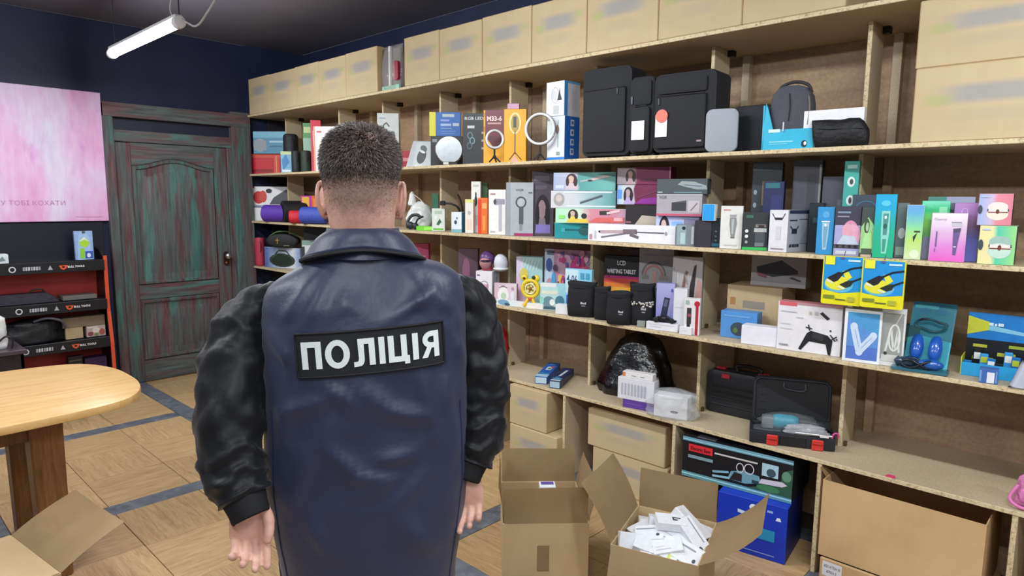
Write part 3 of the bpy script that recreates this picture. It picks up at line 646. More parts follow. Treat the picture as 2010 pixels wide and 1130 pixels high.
# suitcases and sleeves
FAB = M('#16181f', .75, .12, 300, bump=.25, bscale=500, sheen=.05); FABD = M('#0f1016', .7, .1, 200); ZIP = M('#3a3c44', .35, metal=.6)
def suitcase(label, px0, px1, py, Y, a, d, style):
    ar = radians(a); x0 = colX(px0, Y, Z1); A = Vector((x0, Y)); q = (px1-1005)/FPX; n = RT-q*FW
    w = -(n.x*A.x+n.y*A.y+n.z*(Z1-CAMH))/(n.x*cos(ar)+n.y*sin(ar)); c = A+Vector((cos(ar), sin(ar)))*w/2
    h = min(heightAt(c.x, c.y, py), LZ[0]-TH-.004)-Z1
    t = thing('suitcase', label, 'suitcase', (c.x, c.y, Z1), ar)
    def slab(nm, x0, x1, z0, z1, y0, y1, r, m): return link(nm, mesh_of(_rs(x0, x1, z0, z1, y0, y1, r), m, angle=35), t)
    def _rs(x0, x1, z0, z1, y0, y1, r):
        e = min(.008, (y1-y0)*.3)
        def R(o, y): return [Vector((x, y, z)) for x, z in rrect(x0+o, z0+o, x1-o, z1-o, max(r-o*.5, .004), 5)]
        return loft_bm([R(e, y0), R(e*.25, y0+e*.35), R(0, y0+e), R(0, y1-e), R(e, y1)], True)
    slab('body', -w/2, w/2, .012, h, 0, d, .03, FAB)
    for s in (-1, 1): link('foot', mesh_of(box_bm(s*w*.36-.02, .02, 0, s*w*.36+.02, .05, .014, .003), FABD), t)
    if style == 0:
        slab('pocket', -w*.44, w*.40, .03, h*.77, -.014, .002, .015, FAB); tube('zipper', t, [(-w*.43, -.016, h*.755), (w*.39, -.016, h*.77)], .003, FABD, 6)
        box('zip_pull', t, w*.24, -.021, h*.69, w*.26, -.016, h*.76, ZIP, .001)
        tube('piping', t, [Vector((x, .004, z)) for x, z in rrect(-w/2+.004, .016, w/2-.004, h-.004, .03, 5)], .004, FABD, 6, closed=True)
    elif style == 1:
        slab('pocket', -w*.34, w*.38, .02, h*.62, -.02, .002, .02, FAB); slab('upper_pocket', -w*.3, w*.4, h*.64, h*.95, -.012, .002, .015, FAB)
        tube('zipper', t, [(-w*.2, -.022, h*.62), (w*.25, -.022, h*.63)], .003, FABD, 6); box('zip_pull', t, -w*.44, -.006, h*.66, -w*.36, .0, h*.76, ZIP, .001)
        tg = box('white_tag', t, -w*.3, -.027, h*.2, w*.22, -.0245, h*.44, M('#e6e8ea', .5, .03), .001); tg['label'] = 'white paper tag'
    else:
        slab('pocket', -w*.45, w*.36, .03, h*.72, -.016, .002, .015, FAB); slab('upper_pocket', -w*.45, w*.36, h*.75, h*.93, -.01, .002, .012, FAB)
        tube('zipper', t, [(-w*.43, -.017, h*.73), (w*.34, -.017, h*.725)], .004, FABD, 6); box('zip_pull', t, -w*.4, -.022, h*.62, -w*.38, -.016, h*.7, ZIP, .001)
        tg = box('white_tag', t, -w*.44, -.021, h*.22, -w*.24, -.0185, h*.5, M('#e2e4e8', .5, .03), .001); tg['label'] = 'white paper tag with an orange round sticker'
        link('round_sticker', mesh_of(lathe_bm([(0, -.0235), (w*.1, -.0235), (w*.1, -.0215), (0, -.0215)], 20, 'y'), M('#e0705e', .5)), tg, (-w*.33, 0, h*.48))
        box('metal_badge', t, w*.24, -.018, h*.14, w*.32, -.016, h*.165, M('#8a7a78', .4, metal=.6), .001)
        tube('piping', t, [Vector((x, .004, z)) for x, z in rrect(-w/2+.004, .016, w/2-.004, h-.004, .03, 5)], .005, FABD, 6, closed=True)
    tube('top_handle', t, smooth_line([(-w*.18, d*.5, h-.004), (-w*.16, d*.5, h+.004), (0, d*.5, h+.008), (w*.16, d*.5, h+.004), (w*.18, d*.5, h-.004)]), .006, FABD, 8)
    return t
suitcase('black suitcase with a big front pocket beside the blue lamp box', 1142, 1236, 132, 2.9, 6, .16, 0)
suitcase('narrow black case with a plain white tag between two suitcases', 1233, 1281, 150, 2.885, 6, .17, 1)
suitcase('black suitcase with an orange round sticker on its white tag', 1281, 1401, 141, 2.89, 4, .17, 2)
tg = at(1147, Z1, 2.945)
def sleeve(name, label, cat, px0, px1, py, Y, a, d, m, r=.03):
    ar = radians(a); A = Vector((colX(px0, Y, Z1), Y)); q = (px1-1005)/FPX; n = RT-q*FW
    w = -(n.x*A.x+n.y*A.y+n.z*(Z1-CAMH))/(n.x*cos(ar)+n.y*sin(ar)); c = A+Vector((cos(ar), sin(ar)))*w/2; h = heightAt(c.x, c.y, py)-Z1
    t = thing(name, label, cat, (c.x, c.y, Z1+.003), ar)
    def R(o, y): return [Vector((x, y, z)) for x, z in rrect(-w/2+o, o, w/2-o, h-o, r, 6)]
    link('shell', mesh_of(loft_bm([R(.008, 0), R(.002, .003), R(0, .009), R(0, d-.009), R(.002, d-.003), R(.008, d)], True), m, angle=40), t)
    tube('zipper', t, [Vector((x, d*.5, z)) for x, z in rrect(-w/2, 0.001, w/2, h+.001, r, 6)], .0025, FABD, 6, closed=True)
    return t, w, h
SLG = M('#9ea3ac', .7, .08, 200, bump=.2, bscale=400)
sleeve('laptop_sleeve', 'light grey laptop sleeve leaning beside the black suitcase', 'sleeve', 1382, 1446, 214, 2.885, 16, .03, SLG)
sleeve('laptop_bag', 'dark charcoal laptop bag behind the light grey sleeve', 'bag', 1432, 1512, 208, 3.0, 3, .05, M('#1d1f27', .7, .12, 200, bump=.25, bscale=400), .035)
# grey backpack in a cyan card wrap
p = at(1546, Z1, 2.92); bp = thing('backpack', 'grey backpack wrapped in a bright cyan card on the upper shelf', 'backpack', p, radians(8))
GRB = M('#4b4d55', .8, .12, 250, bump=.25, bscale=420)
bmb = bmesh.new(); rs = []
for y, s in ((0, .9), (.01, .98), (.05, 1.), (.09, .97), (.1, .9)):
    rs.append([Vector((x*s, y, .01+(z-.01)*(.96+.04*s))) for x, z in [(-.078, .01), (.078, .01), (.086, .1), (.086, .19), (.078, .232), (.058, .258), (.03, .268), (-.03, .268), (-.058, .258), (-.078, .232), (-.086, .19), (-.086, .1)]])
loft_bm(rs, True, bmb); bmesh.ops.subdivide_edges(bmb, edges=bmb.edges[:], cuts=1, smooth=.3)
link('bag_body', mesh_of(bmb, GRB, smooth=True), bp)
tube('top_handle', bp, smooth_line([(-.07, .06, .24), (-.055, .06, .272), (-.02, .06, .288), (.02, .06, .288), (.055, .06, .272), (.07, .06, .24)]), .007, M('#2c2d33', .7), 8)
tube('front_zip', bp, smooth_line([(-.005, -.003, .235), (0, -.004, .18), (-.004, -.003, .12)]), .002, FABD, 6)
tube('side_trim', bp, smooth_line([(.072, -.001, .22), (.078, -.001, .17), (.074, -.001, .1)]), .004, M('#6d655f', .6), 6)
cy = link('card_wrap', mesh_of(prism_bm([(-.105, .0), (.105, .0), (.095, .085), (-.062, .085), (-.085, .17), (-.096, .2)], -.014, -.008), M('#2fb2d6', .45, .05, 20)), bp); cy['label'] = 'cyan card wrap'
link('wrap_side', mesh_of(box_bm(-.107, -.014, 0, -.1, .09, .19, .001), M('#3bb6d8', .45)), bp)
add_print(bp, [('r', .12, .36, .62, .42, '#8fdcec'), ('r', .12, .26, .5, .3, '#79d0e6'), ('r', .1, .86, .34, 1.02, '#d3e6ea'), ('e', .84, .25, .06, .17, '#1a2430'), ('e', .86, .27, .03, .09, '#e9eef0')], .2, .085, y=-.0145, name='wrap_print')
box('zip_tag', bp, -.022, -.02, .075, -.016, -.0155, .115, M('#c9c9cc', .4), .001)
P('laptop_box', 'flat white box with a small red mark behind the black zip bag', 'box', 1574, 1692, 214, Z1, 2.925, a=4, d=.03, m='#e6e6ea', ops=[('r', .12, .1, .16, .32, '#d84a4a'), ('r', .13, .04, .15, .1, '#5a4a4a')])
# soft black zip bag
p0, p1 = at(1592, Z1, 2.885), at(1703, Z1, 2.885); w = p1.x-p0.x; bz = thing('zip_bag', 'soft black fabric bag lying before the flat white box', 'bag', ((p0.x+p1.x)/2, 2.9, Z1), radians(4))
bmb = bmesh.new(); rs = []
for i in range(13):
    u = i/12; x = (u-.5)*w; hh = .118*(1-.06*abs(sin(5*u))-.35*max(0, u-.88)/.12-.02*u); rr = .03*(1-.35*abs(2*u-1)**3)
    sl = .018*(1-u)
    rs.append([Vector((x+sl*(.5-.5*sin(t))-.01, .02+rr*cos(t)*(1+.15*sin(7*u+t)), hh*(.5+.5*sin(t))*(1+.03*sin(11*u+3*t)))) for t in [2*pi*j/20 for j in range(20)]])
loft_bm(rs, True, bmb); link('bag_body', mesh_of(bmb, M('#0c0d14', .6, .15, 120, bump=.5, bscale=60), smooth=True), bz)
tube('zipper', bz, smooth_line([(-w*.42, -.011, .08), (-w*.1, -.013, .072), (w*.4, -.012, .07)]), .002, ZIP, 6)

# ===== second shelf (Z2)
o = P('speaker_box', 'white speaker box with a grey speaker print, bottom of its stack', 'box', 496, 533, 405, Z2, 2.9, a=45, d=.1, m='#e4e4e8', ops=[('r', 0, .92, 1, 1, '#56688f'), ('e', .62, .45, .2, .34, '#6d7378'), ('e', .62, .45, .11, .2, '#33373b')])
P('speaker_box', 'long white speaker box with a red speaker print, top of its stack', 'box', 492, 566, 366, top(o), 2.9, a=45, d=.1, m='#e9e9ec', ops=[('r', .02, .9, .12, 1, '#c02d3a'), ('e', .22, .45, .14, .32, '#c3363c'), ('e', .34, .5, .1, .3, '#cf4a44'), ('e', .5, .78, .08, .12, '#2b2b30'), ('p', [(.5, .1), (.62, .45), (.95, .85), (1, .85), (1, .1)], '#55585e'), ('r', .02, .02, .98, .06, '#8794a8')])
def drum(name, label, px0, px1, py, z, Y, m, face, rz):
    x0, x1 = colX(px0, Y, z), colX(px1, Y, z); w = (x1-x0)*max(.45, cos(radians(azim(px0)-rz)))*.9; xc = (x0+x1)/2; h = heightAt(xc, Y, py)-z; r = h/2
    t = thing(name, label, 'speaker', (xc, Y, z), radians(rz))
    link('fabric_body', mesh_of(lathe_bm([(r*.9, -w/2), (r, -w/2+.008), (r, w/2-.008), (r*.9, w/2)], 28, 'x'), M(m, .6, .2, 120, bump=.3, bscale=260), angle=40), t, (0, 0, r))
    for s in (-1, 1): link('end_cap', mesh_of(lathe_bm([(0, s*w*.5), (r*.7, s*w*.5), (r*.88, s*(w*.5-.002)), (r*.88, s*(w*.5-.006)), (0, s*(w*.5-.006))], 24, 'x'), M(face, .45), angle=40), t, (0, 0, r))
    return t
drum('drum_speaker', 'purple and red drum speaker in front of the white speaker boxes', 529, 563, 402, Z2, 2.93, '#5a34a8', '#b6402c', 35)
drum('drum_speaker', 'round black speaker beside the purple drum speaker', 565, 591, 394, Z2, 3.03, '#17181c', '#2a2a30', 75)
drum('drum_speaker', 'small red drum speaker in front of the round black one', 579, 603, 413, Z2, 2.91, '#c71f35', '#8f1526', 55)
P('gadget_box', 'magenta box with a yellow label behind the blue can', 'box', 592, 615, 384, Z2, 3.07, d=.08, m='#c43aa0', ops=[('r', .1, .6, .7, .95, '#f0c040'), ('r', .1, .2, .9, .4, '#e27ac0')])
drum('drum_speaker', 'blue speaker drum on a white base by the officer\'s ear', 602, 633, 406, Z2, 2.92, '#3c4fae', '#8fa3d8', 40)
P('gadget_box', 'orange box above the blue speaker drum', 'box', 613, 645, 384, Z2, 3.06, d=.08, m='#e0662c', ops=[('r', .1, .1, .5, .9, '#e88a4c')])
P('gadget_box', 'plain white box under the officer\'s ear line', 'box', 604, 650, 424, Z2, 3.03, d=.07, m='#e3e4ea')
# white plastic bag heap
def crumple(name, parent, w, d, h, m, seed=0, n=26, k=12, top=.5, loc=(0, 0, 0), amp=.16):
    bm = bmesh.new(); rs = []
    for i in range(k+1):
        v = i/k; f = (1-top*v**1.6)*(1-.75*max(0, v-.86)/.14)*(0.92+.08*min(1, v*6)); ring = []
        for j in range(n):
            a = 2*pi*j/n; q = mnoise.noise(Vector((cos(a)*1.6+seed, sin(a)*1.6, v*2.6+seed)))*amp*1.4+mnoise.noise(Vector((cos(a)*4+seed, sin(a)*4, v*6)))*amp*.8
            ring.append(Vector((w/2*f*(1+q)*cos(a), d/2*f*(1+q)*sin(a), max(0, h*v+(.03*h*mnoise.noise(Vector((a, v*4, seed))) if 0 < i else 0)))))
        rs.append(ring)
    return link(name, mesh_of(loft_bm(rs, True, bm), m, smooth=True), parent, loc)
PLW = M('#dfe0df', .25, .06, 12, bump=.6, bscale=14)
p = at(825, Z2, 3.05); pb = thing('plastic_bag', 'crumpled white plastic bag beside the officer\'s ear', 'bag', p, radians(40))
crumple('bag_film', pb, .2, .16, .2, PLW, 3, top=.45)
crumple('bag_neck', pb, .06, .05, .1, PLW, 5, top=.6, loc=(-.06, 0, .17))
tube('bag_string', pb, smooth_line([(-.06, -.01, .26), (.02, -.02, .2), (.09, -.03, .1), (.1, -.03, .04)]), .003, M('#c9cbc9', .4), 6)
p = at(815, Z2, 2.95); hs = thing('headset', 'black curved headset resting against the white plastic bag', 'headset', p, radians(45))
tube('headband', hs, smooth_line([(-.05, 0, .01), (-.055, .005, .05), (-.03, .01, .095), (.01, .01, .105), (.04, .005, .09)]), (.011, .005), M('#202428', .4), 8); tube('ear_arm', hs, smooth_line([(.06, -.01, .095), (.02, -.005, .075), (.0, 0, .03), (-.01, 0, .01)]), .007, M('#15171a', .4), 8)
link('ear_cup', mesh_of(lathe_bm([(.0, -.012), (.026, -.01), (.028, .008), (.02, .016), (0, .018)], 20, 'y'), M('#2b2f33', .45), smooth=True), hs, (-.035, 0, .03)); link('ear_cup', mesh_of(lathe_bm([(.0, -.012), (.022, -.01), (.024, .008), (0, .014)], 20, 'y'), M('#2b2f33', .45), smooth=True), hs, (.0, 0, .026))
P('cable_pack', 'flat lime green pack on the second shelf edge', 'pack', 817, 868, 444, Z2, 2.89, a=30, d=.05, m='#78d235', ops=[('r', .3, .2, .7, .8, '#a2ec60')])
P('gadget_box', 'dark green box behind the small white box', 'box', 849, 861, 380, Z2, 3.05, d=.05, m='#2f6b52')
P('charger_box', 'white and green charger box with hanging tab', 'box', 848, 873, 409, Z2, 2.93, a=36, d=.06, m='#dfe6de', ops=[('r', .2, .75, .8, .9, '#b8cbb8'), ('p', [(.35, .3), (.6, .55), (.75, .4), (.5, .25)], '#3c6a4a'), ('r', .1, .05, .9, .12, '#6fc24a'), ('e', .3, .6, .1, .08, '#f0f3ef')])
# black goose-neck holder
p = at(893, Z2, 3.0); gn = thing('phone_holder', 'black goose-neck phone holder arching over the small teal box', 'holder', p, radians(40))
tube('goose_neck', gn, smooth_line([(.03, .03, .01), (.035, .02, .1), (.02, .01, .16), (-.02, 0, .185), (-.07, 0, .19)]), .007, M('#1a1a1d', .45), 8); tube('second_neck', gn, smooth_line([(.045, .03, .01), (.05, .02, .13), (.04, .01, .2), (.02, 0, .25)]), .006, M('#1c1a20', .45), 8)
box('clamp_jaw', gn, -.1, -.012, .175, -.065, .012, .205, M('#151517', .4), .004); box('foot', gn, .005, 0, 0, .07, .05, .012, M('#1c1c1e', .4), .003)
P('charger_box', 'small white box with a teal side under the black goose-neck', 'box', 886, 906, 416, Z2, 2.9, a=24, d=.06, m='#dfe9ee', left='#2f7396', ops=[('r', 0, 0, 1, .16, '#7fb3b8'), ('e', .42, .5, .14, .1, '#3b4a54'), ('e', .55, .7, .08, .06, '#6a7f8a')])
P('cable_box', 'slim white box with a pale yellow top beside the tall white one', 'box', 913, 929, 391, Z2, 2.92, a=32, d=.06, m='#e7e8e2', ops=[('r', 0, .9, 1, 1, '#dfe28a'), ('e', .5, .6, .2, .06, '#b9b9b6'), ('r', .2, .1, .8, .4, '#efd6c4')])
P('cable_box', 'tall white box with a black bottle-shaped print', 'box', 925, 943, 356, Z2, 2.98, a=32, d=.05, m='#e9eae6', ops=[('e', .5, .62, .16, .1, '#26332c'), ('e', .5, .74, .08, .06, '#26332c'), ('r', .2, .9, .8, .94, '#bfc6bf'), ('r', .3, .15, .7, .35, '#c9ccd6')])
P('gadget_box', 'dark green box behind the orange one', 'box', 943, 957, 358, Z2, 3.05, d=.05, m='#335a2b')
P('lighter_box', 'orange and red box standing next to the white dryer box', 'box', 938, 957, 388, Z2, 2.92, a=30, d=.06, m='#e8742a', ops=[('r', 0, 0, .35, .95, '#df3f2c'), ('r', .45, .7, .9, .85, '#f3b26a'), ('r', .5, .1, .8, .5, '#f09a4a')])
P('hair_dryer_box', 'white hair dryer box with a lilac dryer printed', 'box', 959, 992, 372, Z2, 2.9, a=26, d=.08, m='#ecebe8', ops=[('r', .1, .88, .4, .92, '#b08a8a'), ('e', .42, .73, .14, .07, '#77757f'), ('p', [(.42, .66), (.42, .8), (.95, .79), (.95, .68)], '#9a97a8'), ('e', .38, .73, .09, .05, '#4a4852'), ('r', .6, .08, .78, .68, '#b9b7c4'), ('r', .1, .05, .4, .08, '#b9b6b4')])
P('hair_dryer_box', 'grey hair dryer box with a dark round dryer printed', 'box', 993, 1046, 358, Z2, 2.9, a=34, d=.08, m='#aeb4ba', ops=[('r', 0, 0, .16, 1, '#9aa1a9'), ('r', .3, 0, 1, .05, '#a3306a'), ('o', .55, .63, .2, .11, .05, '#4a4e55'), ('e', .55, .63, .13, .07, '#b9bec4'), ('r', .48, .22, .64, .53, '#575b63'), ('t', .5, .84, .04, 'VGR', '#5a5f66', .3), ('r', .5, .1, .6, .22, '#8c9198'), ('r', .82, .8, .96, .82, '#4a4e55')])
o = P('styler_box', 'dark purple hair styler box showing a long-haired woman', 'box', 1043, 1086, 336, Z2, 3.0, a=34, d=.08, m='#4a4250', ops=lady(.5, .4, .32, .24, '#1c141c', '#9c8288', '#837886') + [('r', .1, .85, .8, .93, '#6a6274'), ('r', .15, .72, .7, .78, '#5b5464'), ('r', .2, .05, .85, .18, '#8478c0')])
tl = P('styler_box', 'teal styler box at the bottom of the stack', 'box', 1088, 1157, 437, Z2, 2.93, a=26, d=.1, m='#1e8f98', ops=[('r', .25, .48, .7, .6, '#17606a'), ('e', .85, .5, .16, .3, '#2c5a5c'), ('r', 0, .9, 1, 1, '#2aa0a6'), ('r', .2, .4, .3, .66, '#3aa6ae')])
z = tl.location.z+.088
t3 = P('styler_box', 'mint and pink styler box third in the stack', 'box', 1090, 1228, 402, z, 2.93, a=18, d=.1, m='#a8e0c6', front=grad([(.0, '#b5ecc8'), (.35, '#cfe6d2'), (.5, '#d48f9f'), (.8, '#cf7f96'), (1, '#c9a0b8')], 'u'), h=.083, ops=lady(.26, .62, .07, .32, '#33282a', '#cbb3a8', '#e8d34c') + [('p', [(.16, .05), (.5, .05), (.46, .3), (.2, .3)], '#ecc84a'), ('e', .42, .5, .04, .18, '#2c2c30'), ('p', [(.48, .1), (.98, .1), (.98, .45), (.6, .4)], '#dc6a66'), ('l', [(.64, .72), (.78, .75)], .05, '#3a3436'), ('l', [(.74, .7), (.92, .88)], .03, '#f0c8c8'), ('r', .84, .2, .96, .42, '#f0b4bc'), ('r', .05, .3, .14, .55, '#8ef07a')])
z = top(t3)
t2 = P('styler_box', 'pale grey and teal styler box second in the stack', 'box', 1081, 1208, 363, z, 2.92, a=24, d=.1, m='#c7ced2', front=grad([(0, '#d3d3d6'), (.4, '#ccd0d6'), (.6, '#9fc0c4'), (1, '#5aa0a4')], 'u'), h=.098, ops=[('e', .13, .5, .09, .38, '#a5a3a4'), ('e', .13, .55, .05, .2, '#c9c0bc'), ('l', [(.46, .3), (.8, .72)], .03, '#4c5a62'), ('l', [(.46, .36), (.8, .8)], .012, '#8aa0a8'), ('r', .25, .08, 1, .16, '#dfe9ea'), ('r', .2, .86, .95, .95, '#dcebec')])
P('styler_box', 'lilac and teal styler box on top of the stack', 'box', 1086, 1208, 327, top(t2), 2.925, a=24, d=.1, m='#6fb0b0', h=.1, front=grad([(0, '#a9b3d6'), (.38, '#c5c3d4'), (.42, '#5aa3a0'), (1, '#79c0ba')], 'u'), ops=lady(.3, .6, .09, .34, '#3c2c30', '#d6b8aa', '#d8c6cc') + [('l', [(.44, .5), (.7, .66)], .03, '#a8b6b8'), ('l', [(.62, .6), (.94, .85)], .04, '#cdbcb8'), ('e', .6, .55, .04, .05, '#3c4448'), ('r', .04, .1, .18, .3, '#c9d6ea'), ('p', [(.7, .9), (1, .98), (1, .75)], '#2f6e66')])
P('curling_iron_box', 'long white curling iron box lying on the second shelf edge', 'box', 1154, 1325, 441, Z2, 2.885, a=7, d=.07, m='#e6e6ee', ops=[('l', [(.14, .55), (.45, .6)], .035, '#b9a3a8'), ('l', [(.16, .24), (.45, .5)], .018, '#77717a'), ('l', [(.42, .6), (.58, .62)], .05, '#7a6a72'), ('l', [(.5, .45), (.6, .3)], .03, '#6c626a'), ('l', [(.56, .6), (.88, .6)], .012, '#5d5a64'), ('e', .9, .58, .015, .1, '#9a9aa2'), ('e', .14, .56, .012, .06, '#2f2c32'), ('r', .02, .1, .05, .4, '#c58a92'), ('r', .08, .15, .1, .6, '#bfc4cc')])
b3 = P('styler_box', 'black styler box with a pale iron print behind the curling iron box', 'box', 1226, 1291, 402, Z2, 3.0, a=14, d=.1, m='#20181f', ops=[('p', [(.28, .45), (.5, .72), (1.1, .68), (1.1, .5), (.5, .42)], '#bdb3a2'), ('r', .02, .5, .18, .56, '#8a5a64'), ('r', .05, .2, .4, .3, '#5a1622')])
b2 = P('styler_box', 'maroon and violet styler box with a dark-haired woman printed', 'box', 1211, 1300, 361, top(b3), 3.0, a=14, d=.1, m='#5d1840', h=.105, front=grad([(0, '#8fb6e0'), (.14, '#c9d2da'), (.36, '#c9c6d0'), (.4, '#6e1d42'), (1, '#7a2050')], 'u'), ops=lady(.25, .55, .1, .34, '#1f1a22', '#b9a0a4', '#b9a8d8') + [('r', .0, .3, .1, .75, '#5a94e0'), ('p', [(.4, .05), (.98, .05), (.98, .4), (.55, .3)], '#8e2a96'), ('l', [(.45, .35), (.9, .7)], .02, '#7a3a5a')])
P('styler_box', 'maroon styler box with a brown-haired woman on top of its stack', 'box', 1211, 1316, 321, top(b2), 3.0, a=14, d=.1, m='#6a1840', h=.09, front=grad([(0, '#8f8590'), (.3, '#a2959a'), (.38, '#741c48'), (1, '#7c1f52')], 'u'), ops=lady(.26, .55, .09, .36, '#33222a', '#a98880', '#b09aa0') + [('r', .45, .2, .9, .34, '#5c1436'), ('r', .98, 0, 1, 1, '#c58aa0')])
v0 = P('styler_box', 'small lilac box with a black-haired woman, under the two grey boxes', 'box', 1286, 1370, 424, Z2, 2.97, a=12, d=.1, m='#b6bfe0', ops=lady(.2, .6, .12, .4, '#1e1a24', '#c9b0a8', '#aab6da') + [('r', .38, .2, .62, .8, '#7fb0ec'), ('r', .66, .1, 1, .9, '#8b86a4')])
v1 = P('clipper_box', 'light grey and pink clipper box with grey lettering, mid stack', 'box', 1288, 1377, 381, top(v0), 2.95, a=12, d=.1, m='#a9a4ac', h=.108, ops=[('t', .14, .78, .14, 'VGR', '#5c5964', .18), ('r', .34, .24, .66, .62, '#3b3d44'), ('p', [(.34, .62), (.66, .72), (.66, .62)], '#55575e'), ('r', .7, .16, .95, .7, '#c5bcc2'), ('l', [(.76, .25), (.9, .6)], .03, '#8a7a86'), ('r', 0, 0, 1, .1, '#cc5f7c'), ('r', 0, .94, 1, 1, '#c9c3cc')])
P('clipper_box', 'slate grey box with a pale hand print on top of the pink one', 'box', 1289, 1388, 350, top(v1), 2.96, a=12, d=.1, m='#4a5358', h=.075, ops=[('p', [(.42, .62), (.5, .85), (.75, .8), (.98, .55), (1, .3), (.8, .3), (.6, .45)], '#98a3a8'), ('l', [(.55, .6), (.9, .5)], .015, '#5a666c'), ('r', .02, .08, .12, .16, '#aeb6b8'), ('r', .35, .06, .9, .14, '#6f9298')])
P('charger_box', 'grey blister pack with a pale bottle print beside the white curling box', 'box', 1326, 1362, 440, Z2, 2.9, a=20, d=.05, m='#7d8790', ops=[('r', .05, .05, .55, .95, '#97a8b0'), ('r', .25, .1, .5, .6, '#b5d0cc'), ('e', .42, .82, .1, .08, '#28302e'), ('r', .84, .1, .98, .9, '#c9ccce')])
dk = P('clipper_box', 'dark plum box under the bright cyan box', 'box', 1362, 1395, 433, Z2, 2.9, a=20, d=.09, m='#332f3a', ops=[('r', .3, .05, .32, .95, '#4a4552')])
P('cyan_box', 'small bright cyan box with a white edge on the dark plum box', 'box', 1378, 1402, 392, top(dk), 2.9, a=8, d=.04, m='#e3eef2', front='#1f9be6', h=.078)
P('clipper_box', 'narrow black box with small round symbols beside the white clipper box', 'box', 1395, 1413, 428, Z2, 2.93, a=20, d=.09, m='#0f1a22', ops=[('e', .5, .55, .12, .03, '#5a6a74'), ('e', .5, .38, .12, .03, '#5a6a74'), ('e', .5, .24, .12, .03, '#5a6a74'), ('r', .1, .03, .9, .14, '#1f5a74')])
P('clipper_box', 'tall white clipper box with a grey clipper and red lettering', 'box', 1412, 1455, 404, Z2, 2.885, a=22, d=.07, m='#e6e5e2', ops=[('r', .12, .89, .45, .92, '#c9837a'), ('p', [(.4, .8), (.72, .8), (.7, .74), (.42, .74)], '#a5a7a8'), ('p', [(.42, .73), (.7, .73), (.74, .6), (.66, .3), (.48, .3), (.4, .6)], '#8f9394'), ('p', [(.5, .7), (.62, .7), (.6, .35), (.52, .35)], '#b9bcbc'), ('r', .48, .25, .66, .29, '#6c7070'), ('r', .2, .07, .8, .1, '#c9c9c6')])
P('clipper_box', 'dark grey clipper box with a bright green base strip', 'box', 1456, 1505, 416, Z2, 2.885, a=22, d=.08, m='#2e3336', ops=[('r', 0, 0, 1, .08, '#35b85c'), ('r', .12, .84, .4, .92, '#3a6a58'), ('r', .45, .48, .95, .58, '#b9bcbc'), ('r', .5, .6, .92, .68, '#8c7f7a'), ('r', .62, .6, .85, .66, '#332c2c'), ('r', .5, .1, .9, .48, '#4c5258'), ('e', .16, .5, .07, .045, '#dfe3e3'), ('e', .16, .36, .07, .045, '#dfe3e3'), ('e', .16, .21, .06, .04, '#9fa8aa'), ('r', .5, .1, .85, .2, '#777c80')])
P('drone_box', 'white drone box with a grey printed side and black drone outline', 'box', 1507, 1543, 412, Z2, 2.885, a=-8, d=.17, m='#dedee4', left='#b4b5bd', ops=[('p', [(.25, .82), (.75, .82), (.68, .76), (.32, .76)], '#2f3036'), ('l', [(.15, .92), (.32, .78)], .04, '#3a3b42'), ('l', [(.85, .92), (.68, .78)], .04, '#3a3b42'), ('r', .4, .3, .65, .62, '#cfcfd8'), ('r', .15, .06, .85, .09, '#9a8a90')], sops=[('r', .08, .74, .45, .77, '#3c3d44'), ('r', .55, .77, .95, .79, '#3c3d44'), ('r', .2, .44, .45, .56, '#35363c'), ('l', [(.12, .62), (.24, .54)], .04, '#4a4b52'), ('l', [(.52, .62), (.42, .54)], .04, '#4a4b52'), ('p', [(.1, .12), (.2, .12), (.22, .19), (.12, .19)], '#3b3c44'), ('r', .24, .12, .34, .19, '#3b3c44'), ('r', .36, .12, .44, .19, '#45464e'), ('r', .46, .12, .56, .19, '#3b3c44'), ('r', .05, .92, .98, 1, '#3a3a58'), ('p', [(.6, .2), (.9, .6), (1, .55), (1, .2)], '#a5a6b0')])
BL = M('#8e9aa6', .12, .05, 6, alpha=.45)
P('shaver_box', 'tall dark shaver box with a brown print, behind the dark grey clipper box', 'box', 1470, 1527, 318, Z2, 3.08, a=16, d=.09, m='#3a4248', ops=[('r', .34, .5, .8, .78, '#93795a'), ('r', .4, .2, .62, .5, '#4a4a54'), ('e', .12, .65, .06, .03, '#9aa6aa'), ('e', .12, .5, .06, .03, '#9aa6aa'), ('e', .12, .35, .06, .03, '#9aa6aa'), ('r', 0, .9, 1, .98, '#4e5a62'), ('r', .0, .02, 1, .1, '#1e3f4c')])
P('shaver_box', 'navy shaver box with white dots in front of the tall dark one', 'box', 1492, 1532, 356, Z2, 3.0, a=16, d=.08, m='#262b55', ops=[('r', .4, .1, .9, .8, '#33346c'), ('e', .14, .5, .07, .03, '#b9c0d4'), ('e', .14, .34, .07, .03, '#b9c0d4'), ('e', .14, .2, .07, .03, '#b9c0d4'), ('r', .1, .9, .8, .98, '#2f6f78'), ('r', .0, .0, 1, .06, '#2d9ab8')])
P('shaver_box', 'tall smoky black box in clear film above the drone box', 'box', 1548, 1604, 314, Z2, 3.06, a=12, d=.09, m='#3a3a42', ops=[('r', .05, .3, .9, .9, '#4a4b54'), ('r', .5, .35, .8, .85, '#3f4048'), ('r', .1, .1, .3, .13, '#aeb6ba'), ('e', .12, .22, .05, .03, '#aeb6ba'), ('r', .9, .1, .97, .95, '#8d8f8a'), ('r', 0, 0, 1, .06, '#2d4a4a')])
P('shaver_box', 'dark grey box with a small white label beside the teal tall box', 'box', 1606, 1650, 346, Z2, 3.05, a=12, d=.09, m='#4b4c58', ops=[('r', .3, .24, .62, .28, '#c9cad0'), ('r', .25, .05, .7, .13, '#b9bac0'), ('r', .7, .5, .9, .7, '#62636e'), ('e', .2, .2, .08, .05, '#6f8f98')])
